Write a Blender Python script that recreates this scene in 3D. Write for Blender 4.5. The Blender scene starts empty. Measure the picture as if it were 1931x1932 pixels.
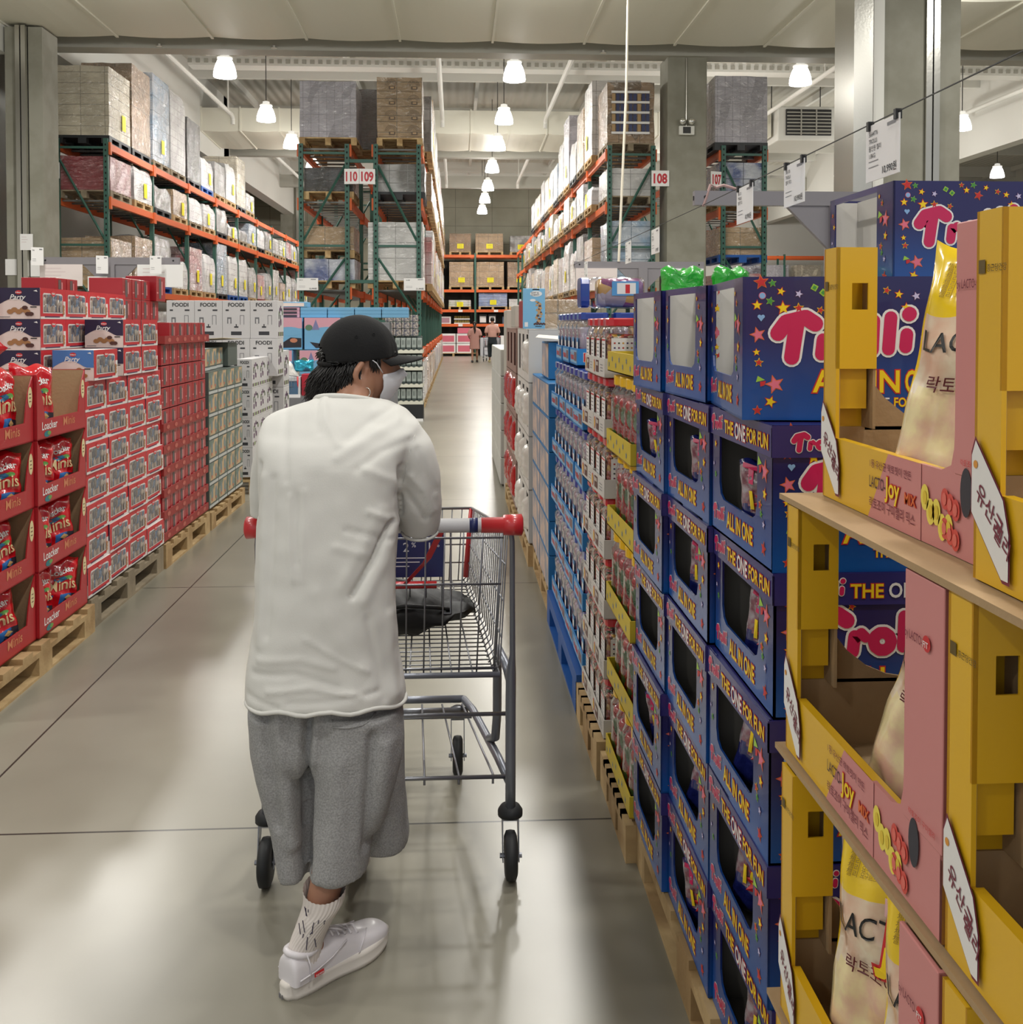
import bpy, bmesh, math, random
from math import sin, cos, tan, pi, radians, sqrt, atan2
from mathutils import Vector, Matrix
random.seed(7)
SC = bpy.context.scene
COL = SC.collection

# ---------------------------------------------------------------- camera
F = 1934.0
YAW = math.atan(105.5 / F)
PITCH = radians(1.5)
cam_d = bpy.data.cameras.new('camera')
cam = bpy.data.objects.new('camera', cam_d)
COL.objects.link(cam)
cam.location = (0, 0, 1.5)
cam.rotation_euler = (radians(90) - PITCH, 0, -YAW)
cam_d.sensor_fit = 'HORIZONTAL'
cam_d.sensor_width = 36
cam_d.lens = F / 1931 * 36
cam_d.shift_y = -(966 - 661.6) / 1931
cam_d.clip_start = 0.05
cam_d.clip_end = 200
SC.camera = cam

# ---------------------------------------------------------------- world, exposure
wd = bpy.data.worlds.new('world'); SC.world = wd; wd.use_nodes = True
wd.node_tree.nodes['Background'].inputs[0].default_value = (0.93, 0.96, 1.0, 1)
wd.node_tree.nodes['Background'].inputs[1].default_value = 0.6
SC.view_settings.view_transform = 'Standard'
SC.view_settings.look = 'None'
SC.view_settings.exposure = 0.12
SC.view_settings.gamma = 1.0
SC.view_settings.use_curve_mapping = False
SC.cycles.max_bounces = 6
SC.cycles.diffuse_bounces = 3
SC.cycles.glossy_bounces = 3
SC.cycles.transparent_max_bounces = 12
SC.cycles.sample_clamp_indirect = 4.0
LAMP_W = 105.0
LAMP_GLOW = 7.0

# ---------------------------------------------------------------- materials
def lin(c):
    r = []
    for v in c[:3]:
        v = v / 255.0
        r.append(v / 12.92 if v <= 0.04045 else ((v + 0.055) / 1.055) ** 2.4)
    return (*r, 1.0)

MATS = {}
def mat(name, col, rough=0.6, metal=0.0, coat=0.0, coat_rough=0.1, bump=0.0, bscale=20.0, mottle=0.0,
        mscale=4.0, spec=0.5, col2=None, emit=0.0, wrinkle=0.0, wscale=6.0, sub=0.0, trans=0.0):
    if name in MATS:
        return MATS[name]
    m = bpy.data.materials.new(name); m.use_nodes = True
    nt = m.node_tree; b = nt.nodes['Principled BSDF']
    c = lin(col)
    b.inputs['Base Color'].default_value = c
    b.inputs['Roughness'].default_value = rough
    b.inputs['Metallic'].default_value = metal
    b.inputs['Specular IOR Level'].default_value = spec
    if coat:
        b.inputs['Coat Weight'].default_value = coat
        b.inputs['Coat Roughness'].default_value = coat_rough
    if sub:
        b.inputs['Subsurface Weight'].default_value = sub
        b.inputs['Subsurface Radius'].default_value = (0.02, 0.008, 0.004)
    if emit:
        b.inputs['Emission Color'].default_value = c
        b.inputs['Emission Strength'].default_value = emit
    if bump or mottle or wrinkle:
        tc = nt.nodes.new('ShaderNodeTexCoord')
    if mottle:
        n = nt.nodes.new('ShaderNodeTexNoise'); n.inputs['Scale'].default_value = mscale; n.inputs['Detail'].default_value = 5
        nt.links.new(tc.outputs['Object'], n.inputs['Vector'])
        r = nt.nodes.new('ShaderNodeMixRGB'); r.blend_type = 'MIX'
        r.inputs[1].default_value = c
        r.inputs[2].default_value = lin(col2) if col2 else tuple(v * (1 - mottle) for v in c[:3]) + (1,)
        mr = nt.nodes.new('ShaderNodeMapRange'); mr.inputs[1].default_value = 0.4; mr.inputs[2].default_value = 0.62
        nt.links.new(n.outputs['Fac'], mr.inputs[0]); nt.links.new(mr.outputs[0], r.inputs[0])
        nt.links.new(r.outputs[0], b.inputs['Base Color'])
    if bump:
        n = nt.nodes.new('ShaderNodeTexNoise'); n.inputs['Scale'].default_value = bscale; n.inputs['Detail'].default_value = 3
        nt.links.new(tc.outputs['Object'], n.inputs['Vector'])
        bp = nt.nodes.new('ShaderNodeBump'); bp.inputs['Strength'].default_value = bump; bp.inputs['Distance'].default_value = 0.01
        nt.links.new(n.outputs['Fac'], bp.inputs['Height']); nt.links.new(bp.outputs[0], b.inputs['Normal'])
    if wrinkle:   # crinkled plastic film over the surface
        n = nt.nodes.new('ShaderNodeTexNoise'); n.inputs['Scale'].default_value = wscale; n.inputs['Detail'].default_value = 4
        n.inputs['Distortion'].default_value = 1.5
        nt.links.new(tc.outputs['Object'], n.inputs['Vector'])
        bp = nt.nodes.new('ShaderNodeBump'); bp.inputs['Strength'].default_value = wrinkle; bp.inputs['Distance'].default_value = 0.08
        nt.links.new(n.outputs['Fac'], bp.inputs['Height'])
        nt.links.new(bp.outputs[0], b.inputs['Coat Normal'])
    MATS[name] = m
    return m

def flat(col, rough=0.45):
    return mat('print_%02x%02x%02x_%d' % (*col, int(rough * 100)), col, rough)

def grad_mat(name, top, bot, z0, z1, rough=0.35, coat=0.0):
    """printed cardboard whose ink runs from one colour at the bottom to another at the top of the box"""
    if name in MATS: return MATS[name]
    m = bpy.data.materials.new(name); m.use_nodes = True
    nt = m.node_tree; b = nt.nodes['Principled BSDF']; b.inputs['Roughness'].default_value = rough
    b.inputs['Coat Weight'].default_value = coat
    tc = nt.nodes.new('ShaderNodeTexCoord'); sp = nt.nodes.new('ShaderNodeSeparateXYZ')
    nt.links.new(tc.outputs['Object'], sp.inputs[0])
    mr = nt.nodes.new('ShaderNodeMapRange'); mr.inputs[1].default_value = z0; mr.inputs[2].default_value = z1
    nt.links.new(sp.outputs['Z'], mr.inputs[0])
    mx = nt.nodes.new('ShaderNodeMixRGB'); mx.inputs[1].default_value = lin(bot); mx.inputs[2].default_value = lin(top)
    nt.links.new(mr.outputs[0], mx.inputs[0]); nt.links.new(mx.outputs[0], b.inputs['Base Color'])
    MATS[name] = m
    return m

def film_mat(name='clear_film', tint=(255, 255, 255), gloss=0.25, rough=0.08, wrinkle=0.6, wscale=14):
    """thin clear plastic: see-through with shiny wrinkles"""
    if name in MATS: return MATS[name]
    m = bpy.data.materials.new(name); m.use_nodes = True
    nt = m.node_tree; nt.nodes.remove(nt.nodes['Principled BSDF'])
    out = nt.nodes['Material Output']
    tr = nt.nodes.new('ShaderNodeBsdfTransparent'); tr.inputs[0].default_value = lin(tint)
    gl = nt.nodes.new('ShaderNodeBsdfGlossy'); gl.inputs['Roughness'].default_value = rough
    lw = nt.nodes.new('ShaderNodeLayerWeight'); lw.inputs[0].default_value = gloss
    mx = nt.nodes.new('ShaderNodeMixShader')
    tc = nt.nodes.new('ShaderNodeTexCoord'); n = nt.nodes.new('ShaderNodeTexNoise'); n.inputs['Scale'].default_value = wscale
    n.inputs['Distortion'].default_value = 1.0
    bp = nt.nodes.new('ShaderNodeBump'); bp.inputs['Strength'].default_value = wrinkle; bp.inputs['Distance'].default_value = 0.02
    L = nt.links.new
    L(tc.outputs['Object'], n.inputs['Vector']); L(n.outputs['Fac'], bp.inputs['Height'])
    L(bp.outputs[0], gl.inputs['Normal']); L(bp.outputs[0], lw.inputs['Normal'])
    L(lw.outputs['Facing'], mx.inputs[0]); L(tr.outputs[0], mx.inputs[1]); L(gl.outputs[0], mx.inputs[2]); L(mx.outputs[0], out.inputs[0])
    MATS[name] = m
    return m

def carton_mat(name, col, bx=0.3, bz=0.25, wrap=1.0, line=0.55, rough=0.6, col2=None, wscale=5.0, cr=0.16):
    """stacked cartons seen through stretch film: seams between cartons in the base, a crinkled clear coat on top"""
    if name in MATS: return MATS[name]
    m = bpy.data.materials.new(name); m.use_nodes = True
    nt = m.node_tree; b = nt.nodes['Principled BSDF']; b.inputs['Roughness'].default_value = rough
    L = nt.links.new
    tc = nt.nodes.new('ShaderNodeTexCoord'); sp = nt.nodes.new('ShaderNodeSeparateXYZ'); L(tc.outputs['Object'], sp.inputs[0])
    def M(op, a, v=None, c=None):
        n = nt.nodes.new('ShaderNodeMath'); n.operation = op
        if hasattr(a, 'links') or hasattr(a, 'is_linked'): L(a, n.inputs[0])
        else: n.inputs[0].default_value = a
        if v is not None:
            if hasattr(v, 'is_linked'): L(v, n.inputs[1])
            else: n.inputs[1].default_value = v
        return n.outputs[0]
    def seam(s, w):
        f = M('FRACT', M('DIVIDE', M('ADD', s, 50.0), w)); a = M('ABSOLUTE', M('SUBTRACT', f, 0.5))
        return M('GREATER_THAN', a, 0.5 - 0.011 / w * 0.6)
    s = M('MAXIMUM', M('MAXIMUM', seam(sp.outputs[0], bx), seam(sp.outputs[1], bx)), seam(sp.outputs[2], bz))
    # a per-carton tint
    sn = nt.nodes.new('ShaderNodeTexNoise'); sn.inputs['Scale'].default_value = 2.2; sn.inputs['Detail'].default_value = 2
    L(tc.outputs['Object'], sn.inputs['Vector'])
    mx0 = nt.nodes.new('ShaderNodeMixRGB'); mx0.inputs[1].default_value = lin(col)
    mx0.inputs[2].default_value = lin(col2) if col2 else tuple(v * 0.8 for v in lin(col)[:3]) + (1,)
    mr = nt.nodes.new('ShaderNodeMapRange'); mr.inputs[1].default_value = 0.42; mr.inputs[2].default_value = 0.58
    L(sn.outputs['Fac'], mr.inputs[0]); L(mr.outputs[0], mx0.inputs[0])
    mx = nt.nodes.new('ShaderNodeMixRGB'); L(mx0.outputs[0], mx.inputs[1])
    mx.inputs[2].default_value = tuple(v * (1 - line) for v in lin(col)[:3]) + (1,)
    L(s, mx.inputs[0]); L(mx.outputs[0], b.inputs['Base Color'])
    if wrap:
        b.inputs['Coat Weight'].default_value = wrap; b.inputs['Coat Roughness'].default_value = cr
        b.inputs['Coat IOR'].default_value = 1.7
        n = nt.nodes.new('ShaderNodeTexNoise'); n.inputs['Scale'].default_value = wscale; n.inputs['Detail'].default_value = 5
        n.inputs['Distortion'].default_value = 2.0
        mp = nt.nodes.new('ShaderNodeMapping'); mp.inputs['Scale'].default_value = (1, 1, 2.2); mp.inputs['Rotation'].default_value = (0.5, 0.4, 0.3)
        L(tc.outputs['Object'], mp.inputs[0]); L(mp.outputs[0], n.inputs['Vector'])
        bp = nt.nodes.new('ShaderNodeBump'); bp.inputs['Strength'].default_value = 1.0; bp.inputs['Distance'].default_value = 0.16
        L(n.outputs['Fac'], bp.inputs['Height']); L(bp.outputs[0], b.inputs['Coat Normal'])
        gl = nt.nodes.new('ShaderNodeBsdfGlossy'); gl.inputs['Roughness'].default_value = 0.24; L(bp.outputs[0], gl.inputs['Normal'])
        ms = nt.nodes.new('ShaderNodeMixShader'); ms.inputs[0].default_value = 0.36
        L(b.outputs[0], ms.inputs[1]); L(gl.outputs[0], ms.inputs[2]); L(ms.outputs[0], nt.nodes['Material Output'].inputs[0])
    MATS[name] = m
    return m

# ---------------------------------------------------------------- mesh builder
TXT = {}
def text_shape(s, off=0.0, shear=0.0):
    k = (s, off, shear)
    if k not in TXT:
        c = bpy.data.curves.new('t', 'FONT'); c.body = s; c.offset = off; c.shear = shear; c.resolution_u = 3
        o = bpy.data.objects.new('t', c); COL.objects.link(o)
        dg = bpy.context.evaluated_depsgraph_get(); me = o.evaluated_get(dg).to_mesh()
        vs = [tuple(v.co) for v in me.vertices]; fs = [tuple(p.vertices) for p in me.polygons]
        o.evaluated_get(dg).to_mesh_clear(); bpy.data.objects.remove(o); bpy.data.curves.remove(c)
        xs = [v[0] for v in vs] or [0]
        TXT[k] = (vs, fs, min(xs), max(xs))
    return TXT[k]

class MB:
    def __init__(s):
        s.v = []; s.f = []; s.m = []; s.mats = []
    def mi(s, m):
        if m not in s.mats: s.mats.append(m)
        return s.mats.index(m)
    def add(s, vs, fs, m):
        b = len(s.v); s.v.extend(tuple(v) for v in vs); k = s.mi(m)
        for f in fs:
            s.f.append(tuple(b + i for i in f)); s.m.append(k)
        return s
    def quad(s, a, b, c, d, m): return s.add([a, b, c, d], [(0, 1, 2, 3)], m)
    def poly(s, pts, m): return s.add(pts, [tuple(range(len(pts)))], m)
    def box(s, x0, x1, y0, y1, z0, z1, m, bev=0.0):
        if bev:
            return s.bbox(x0, x1, y0, y1, z0, z1, m, bev)
        v = [(x0, y0, z0), (x1, y0, z0), (x1, y1, z0), (x0, y1, z0), (x0, y0, z1), (x1, y0, z1), (x1, y1, z1), (x0, y1, z1)]
        return s.add(v, [(0, 3, 2, 1), (4, 5, 6, 7), (0, 1, 5, 4), (1, 2, 6, 5), (2, 3, 7, 6), (3, 0, 4, 7)], m)
    def bbox(s, x0, x1, y0, y1, z0, z1, m, e):
        bm = bmesh.new()
        bmesh.ops.create_cube(bm, size=1)
        for v in bm.verts:
            v.co = Vector(((x0 + x1) / 2 + v.co.x * (x1 - x0), (y0 + y1) / 2 + v.co.y * (y1 - y0), (z0 + z1) / 2 + v.co.z * (z1 - z0)))
        bmesh.ops.bevel(bm, geom=bm.edges[:], offset=e, segments=2, affect='EDGES', profile=0.5)
        return s.bm(bm, m)
    def bm(s, bm, m):
        bm.verts.ensure_lookup_table()
        for i, v in enumerate(bm.verts): v.index = i
        s.add([v.co[:] for v in bm.verts], [[v.index for v in f.verts] for f in bm.faces], m); bm.free()
        return s
    def tube(s, pts, r, m, n=8, closed=False, caps=True):
        pts = [Vector(p) for p in pts]; N = len(pts); rs = r if isinstance(r, (list, tuple)) else [r] * N
        b0 = None; vs = []
        for i, p in enumerate(pts):
            if closed: t = pts[(i + 1) % N] - pts[i - 1]
            else: t = pts[min(i + 1, N - 1)] - pts[max(i - 1, 0)]
            t = t.normalized() if t.length > 1e-9 else Vector((0, 0, 1))
            if b0 is None:
                a = Vector((0, 0, 1)) if abs(t.z) < 0.9 else Vector((1, 0, 0))
                b0 = t.cross(a).normalized()
            else:
                b0 = (b0 - t * b0.dot(t)).normalized()
            c0 = t.cross(b0)
            for k in range(n):
                a = 2 * pi * k / n
                vs.append(p + (b0 * cos(a) + c0 * sin(a)) * rs[i])
        fs = []
        for i in range(N if closed else N - 1):
            for k in range(n):
                a = i * n + k; b = i * n + (k + 1) % n; c = ((i + 1) % N) * n
                fs.append((a, b, c + (k + 1) % n, c + k))
        if caps and not closed:
            fs.append(tuple(range(n - 1, -1, -1))); fs.append(tuple((N - 1) * n + k for k in range(n)))
        return s.add(vs, fs, m)
    def lathe(s, prof, c, m, n=20, axis='Z', sx=1, sy=1):
        vs = []; fs = []
        for (r, h) in prof:
            for k in range(n):
                a = 2 * pi * k / n; x, y = r * cos(a) * sx, r * sin(a) * sy
                p = (x, y, h) if axis == 'Z' else (h, x, y) if axis == 'X' else (x, h, y)
                vs.append((c[0] + p[0], c[1] + p[1], c[2] + p[2]))
        for i in range(len(prof) - 1):
            for k in range(n):
                fs.append((i * n + k, i * n + (k + 1) % n, (i + 1) * n + (k + 1) % n, (i + 1) * n + k))
        if prof[0][0] > 1e-5: fs.append(tuple(range(n - 1, -1, -1)))
        if prof[-1][0] > 1e-5: fs.append(tuple((len(prof) - 1) * n + k for k in range(n)))
        return s.add(vs, fs, m)
    def plane_pts(s, pts2, O, U, V, m):
        O, U, V = Vector(O), Vector(U), Vector(V)
        return s.poly([O + U * a + V * b for a, b in pts2], m)
    def text(s, t, O, U, V, size, m, off=0.0, align='L', sx=1.0, width=None, shear=0.0):
        vs, fs, x0, x1 = text_shape(t, off, shear)
        O, U, V = Vector(O), Vector(U), Vector(V)
        if width: sx = width / max(1e-6, (x1 - x0) * size)
        d = {'L': 0, 'C': -(x0 + x1) / 2, 'R': -x1}[align]
        return s.add([O + U * ((v[0] + d) * size * sx) + V * (v[1] * size) for v in vs], fs, m)
    def stroke(s, pts, w, O, U, V, m, n=14):
        """fat round-ended pen stroke on a plane"""
        O, U, V = Vector(O), Vector(U), Vector(V); N_ = U.cross(V) * 0.000025
        for i, (a, b) in enumerate(pts):
            O = O + N_
            s.poly([O + U * (a + w * cos(2 * pi * k / n)) + V * (b + w * sin(2 * pi * k / n)) for k in range(n)], m)
            if i:
                a0, b0 = pts[i - 1]; L = math.hypot(a - a0, b - b0)
                if L < 1e-9: continue
                O = O + N_
                nx, ny = -(b - b0) / L * w, (a - a0) / L * w
                s.poly([O + U * x + V * y for x, y in ((a0 + nx, b0 + ny), (a0 - nx, b0 - ny), (a - nx, b - ny), (a + nx, b + ny))], m)
        return s
    def star(s, u, v, r, O, U, V, m, k=5, inner=0.45, rot=0.0):
        pts = []
        for i in range(2 * k):
            a = pi / 2 + rot + pi * i / k; q = r if i % 2 == 0 else r * inner
            pts.append((u + q * cos(a), v + q * sin(a)))
        O, U, V = Vector(O), Vector(U), Vector(V)
        c = O + U * u + V * v
        P = [O + U * a + V * b for a, b in pts]
        return s.add([c] + P, [(0, 1 + i, 1 + (i + 1) % (2 * k)) for i in range(2 * k)], m)
    def disc(s, u, v, r, O, U, V, m, n=18, ry=None):
        return s.plane_pts([(u + r * cos(2 * pi * i / n), v + (ry or r) * sin(2 * pi * i / n)) for i in range(n)], O, U, V, m)
    def rect(s, u0, u1, v0, v1, O, U, V, m):
        return s.plane_pts([(u0, v0), (u1, v0), (u1, v1), (u0, v1)], O, U, V, m)
    def mesh(s, name, smooth=False):
        me = bpy.data.meshes.new(name); me.from_pydata(s.v, [], s.f)
        for m in s.mats: me.materials.append(m)
        me.polygons.foreach_set('material_index', s.m)
        if smooth: me.polygons.foreach_set('use_smooth', [True] * len(s.f))
        me.update()
        return me
    def build(s, name, parent=None, smooth=False, loc=None):
        o = bpy.data.objects.new(name, s.mesh(name, smooth)); COL.objects.link(o)
        if parent: o.parent = parent
        if loc: o.location = loc
        return o

def tag(o, label=None, cat=None, group=None, kind=None):
    if label: o['label'] = label
    if cat: o['category'] = cat
    if group: o['group'] = group
    if kind: o['kind'] = kind
    return o
def thing(name, label, cat, loc=(0, 0, 0), rz=0.0, group=None):
    o = bpy.data.objects.new(name, None); COL.objects.link(o); o.empty_display_size = 0.05
    o.location = loc; o.rotation_euler = (0, 0, rz)
    return tag(o, label, cat, group)
KIDS = {}
def kids(o):
    return [c for c in bpy.data.objects if c.parent == o]
def dup(root, loc, rz=None, label=None, group=None, scale=None):
    if root.name not in KIDS:
        KIDS[root.name] = [(c, kids(c)) for c in kids(root)]
    r = root.copy(); COL.objects.link(r); r.location = loc
    if rz is not None: r.rotation_euler = (0, 0, rz)
    r.scale = scale if scale is not None else (1, 1, 1)
    if label: r['label'] = label
    if group: r['group'] = group
    for c, gs in KIDS[root.name]:
        d = c.copy(); COL.objects.link(d); d.parent = r
        for g in gs:
            e = g.copy(); COL.objects.link(e); e.parent = d
    return r
USED = set()
def place(root, loc, rz=0.0, label=None, group=None, scale=None):
    """first use moves the original, later uses copy it"""
    if root.name in USED:
        return dup(root, loc, rz, label, group, scale)
    if root.name not in KIDS:
        KIDS[root.name] = [(c, kids(c)) for c in kids(root)]
    USED.add(root.name)
    root.location = loc; root.rotation_euler = (0, 0, rz)
    if scale is not None: root.scale = scale
    if label: root['label'] = label
    if group: root['group'] = group
    return root
def struct(o): o['kind'] = 'structure'; return o
def P(x, y, d):
    """a pixel of the 1931x1932 frame, at depth d along the aisle, as a point of the place (aisle vanishing point 860,612)"""
    k = (x - 965.5) / F; X = d * (sin(YAW) + k * cos(YAW)) / (cos(YAW) - k * sin(YAW))
    return Vector((X, d, 1.5 - (y - 612.0) * (X * sin(YAW) + d * cos(YAW)) / F))
ORD = ['first', 'second', 'third', 'fourth', 'fifth', 'sixth', 'seventh', 'eighth', 'ninth', 'tenth', 'eleventh', 'twelfth', 'thirteenth', 'fourteenth', 'fifteenth', 'sixteenth', 'seventeenth', 'eighteenth', 'nineteenth', 'twentieth']
# ================================================================ the hall
def floor_mat():
    m = bpy.data.materials.new('polished_concrete'); m.use_nodes = True
    nt = m.node_tree; b = nt.nodes['Principled BSDF']; L = nt.links.new
    tc = nt.nodes.new('ShaderNodeTexCoord'); sp = nt.nodes.new('ShaderNodeSeparateXYZ'); L(tc.outputs['Object'], sp.inputs[0])
    n1 = nt.nodes.new('ShaderNodeTexNoise'); n1.inputs['Scale'].default_value = 0.9; n1.inputs['Detail'].default_value = 4; n1.inputs['Roughness'].default_value = 0.5
    L(tc.outputs['Object'], n1.inputs['Vector'])
    cr = nt.nodes.new('ShaderNodeValToRGB'); e = cr.color_ramp.elements
    e[0].position = 0.1; e[0].color = lin((108, 104, 91)); e[1].position = 0.9; e[1].color = lin((160, 156, 142))
    L(n1.outputs['Fac'], cr.inputs[0])
    def M(op, a, v=None):
        n = nt.nodes.new('ShaderNodeMath'); n.operation = op
        for i, q in enumerate((a, v)):
            if q is None: continue
            if hasattr(q, 'is_linked'): L(q, n.inputs[i])
            else: n.inputs[i].default_value = q
        return n.outputs[0]
    jx = M('LESS_THAN', M('ABSOLUTE', M('ADD', sp.outputs[0], 1.51)), 0.004)
    fy = M('FRACT', M('DIVIDE', M('ADD', sp.outputs[1], 2.84 * 20 - 3.05 + 1.42), 2.84))
    jy = M('LESS_THAN', M('ABSOLUTE', M('SUBTRACT', fy, 0.5)), 0.0016)
    j = M('MAXIMUM', jx, jy)
    mx = nt.nodes.new('ShaderNodeMixRGB'); mx.inputs[2].default_value = lin((52, 50, 46))
    L(j, mx.inputs[0]); L(cr.outputs[0], mx.inputs[1]); L(mx.outputs[0], b.inputs['Base Color'])
    n2 = nt.nodes.new('ShaderNodeTexNoise'); n2.inputs['Scale'].default_value = 2.3; n2.inputs['Detail'].default_value = 4
    L(tc.outputs['Object'], n2.inputs['Vector'])
    mr = nt.nodes.new('ShaderNodeMapRange'); mr.inputs[1].default_value = 0.0; mr.inputs[2].default_value = 1.0; mr.inputs[3].default_value = 0.17; mr.inputs[4].default_value = 0.40
    L(n2.outputs['Fac'], mr.inputs[0]); b.inputs['Roughness'].default_value = 0.28
    n3 = nt.nodes.new('ShaderNodeTexNoise'); n3.inputs['Scale'].default_value = 7; n3.inputs['Detail'].default_value = 2
    L(tc.outputs['Object'], n3.inputs['Vector'])
    bp = nt.nodes.new('ShaderNodeBump'); bp.inputs['Strength'].default_value = 0.0
    b.inputs['Specular IOR Level'].default_value = 0.6
    return m
struct(MB().box(-22, 26, -9, 52, -0.2, 0, floor_mat()).build('floor'))

CONC = mat('raw_concrete', (148, 146, 133), 0.75, bump=0.2, bscale=9, mottle=0.2, mscale=2.6, col2=(136, 134, 120))
def concrete_wall_mat():
    m = bpy.data.materials.new('board_concrete'); m.use_nodes = True
    nt = m.node_tree; b = nt.nodes['Principled BSDF']; L = nt.links.new
    b.inputs['Roughness'].default_value = 0.8
    tc = nt.nodes.new('ShaderNodeTexCoord')
    n1 = nt.nodes.new('ShaderNodeTexNoise'); n1.inputs['Scale'].default_value = 0.8; n1.inputs['Detail'].default_value = 6
    L(tc.outputs['Object'], n1.inputs['Vector'])
    cr = nt.nodes.new('ShaderNodeValToRGB'); e = cr.color_ramp.elements
    e[0].position = 0.35; e[0].color = lin((150, 147, 130)); e[1].position = 0.65; e[1].color = lin((166, 163, 146)); L(n1.outputs['Fac'], cr.inputs[0])
    mp = nt.nodes.new('ShaderNodeMapping'); mp.inputs['Rotation'].default_value = (radians(90), 0, 0)
    L(tc.outputs['Object'], mp.inputs[0])
    br = nt.nodes.new('ShaderNodeTexBrick'); br.offset = 0; br.inputs['Scale'].default_value = 1.0
    br.inputs['Brick Width'].default_value = 1.8; br.inputs['Row Height'].default_value = 0.9; br.inputs['Mortar Size'].default_value = 0.012
    br.inputs['Color1'].default_value = br.inputs['Color2'].default_value = (1, 1, 1, 1); br.inputs['Mortar'].default_value = (0.55, 0.55, 0.55, 1)
    L(mp.outputs[0], br.inputs['Vector'])
    mu = nt.nodes.new('ShaderNodeMixRGB'); mu.blend_type = 'MULTIPLY'; mu.inputs[0].default_value = 1
    L(cr.outputs[0], mu.inputs[1]); L(br.outputs['Color'], mu.inputs[2])
    vo = nt.nodes.new('ShaderNodeTexVoronoi'); vo.inputs['Scale'].default_value = 1.1; vo.inputs['Randomness'].default_value = 0.0
    L(mp.outputs[0], vo.inputs['Vector'])
    L(mu.outputs[0], b.inputs['Base Color'])
    return m
WHITE = mat('white_paint', (222, 221, 214), 0.7)
WALLW = mat('white_wall_paint', (214, 213, 206), 0.75, bump=0.05)
DUCT = mat('painted_duct_sheet', (226, 223, 208), 0.55, bump=0.12, bscale=3)
BEAMG = mat('grey_painted_steel', (168, 166, 156), 0.6)
STEEL = mat('brushed_steel', (190, 188, 180), 0.28, 0.9, bump=0.1, bscale=30)
DARKM = mat('dark_metal', (60, 60, 60), 0.5, 0.4)
def deck_mat():
    m = bpy.data.materials.new('roof_deck'); m.use_nodes = True
    nt = m.node_tree; b = nt.nodes['Principled BSDF']; L = nt.links.new
    b.inputs['Base Color'].default_value = lin((196, 193, 182)); b.inputs['Roughness'].default_value = 0.7
    tc = nt.nodes.new('ShaderNodeTexCoord'); w = nt.nodes.new('ShaderNodeTexWave'); w.bands_direction = 'X'; w.inputs['Scale'].default_value = 1.1
    L(tc.outputs['Object'], w.inputs['Vector'])
    bp = nt.nodes.new('ShaderNodeBump'); bp.inputs['Strength'].default_value = 0.6; bp.inputs['Distance'].default_value = 0.05
    L(w.outputs['Fac'], bp.inputs['Height']); L(bp.outputs[0], b.inputs['Normal'])
    return m
struct(MB().box(-22, 26, -9, 52, 8.7, 8.9, deck_mat()).build('ceiling'))
struct(MB().box(-22, 26, 50.5, 50.8, 0, 8.7, concrete_wall_mat()).build('wall_back'))
struct(MB().box(11, 26, 50.3, 50.5, 0, 8.7, WALLW).build('wall_back_white'))
struct(MB().box(-10.3, -10, -9, 50.5, 0, 8.7, WALLW).build('wall_left'))
struct(MB().box(25.7, 26, -9, 50.5, 0, 8.7, WALLW).build('wall_right'))
# drop walls along the column lines
struct(MB().box(-7.75, -7.3, -6, 17.3, 5.9, 8.7, WALLW).build('wall_left_drop'))
struct(MB().box(-7.75, -7.3, 18.1, 50.4, 6.45, 8.7, WALLW).build('wall_left_drop'))
struct(MB().box(15.0, 15.4, 6, 50.2, 6.4, 8.7, WALLW).build('wall_right_drop'))
# big cross beam over the first column line and a second further back
struct(MB().box(-7.3, 15, 18.3, 18.7, 6.3, 7.3, BEAMG).build('trim_cross_beam'))
struct(MB().box(-7.3, 12.0, 33.75, 34.1, 6.95, 7.3, BEAMG).build('trim_cross_beam'))
struct(MB().box(-7.3, 15, 43.2, 43.5, 7.2, 7.7, BEAMG).build('trim_cross_beam'))
for i, y in enumerate((21.2, 23.6, 26.2, 28.8, 34.5, 37.2, 40, 46, 48.5)):
    struct(MB().box(-10, 25.7, y - 0.07, y + 0.07, 8.25, 8.7, WHITE).build('trim_joist'))
for x in (-10 + 3.55 * k for k in range(11)):
    struct(MB().box(x - 0.05, x + 0.05, 18.7, 50.5, 8.5, 8.7, WHITE).build('trim_purlin'))
# ribbed cable tray hanging under the joists
mb = MB()
mb.box(-6.6, 15, 25.9, 26.0, 7.93, 8.12, WHITE); mb.box(-6.6, 15, 25.9, 26.4, 7.9, 7.93, WHITE)
for k in range(108):
    x = -6.6 + 0.2 * k
    mb.box(x, x + 0.1, 25.87, 25.9, 7.96, 8.06, BEAMG)
tag(mb.build('cable_tray'), 'long perforated white tray hanging across the ceiling above the lamps', 'cable tray')

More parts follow.
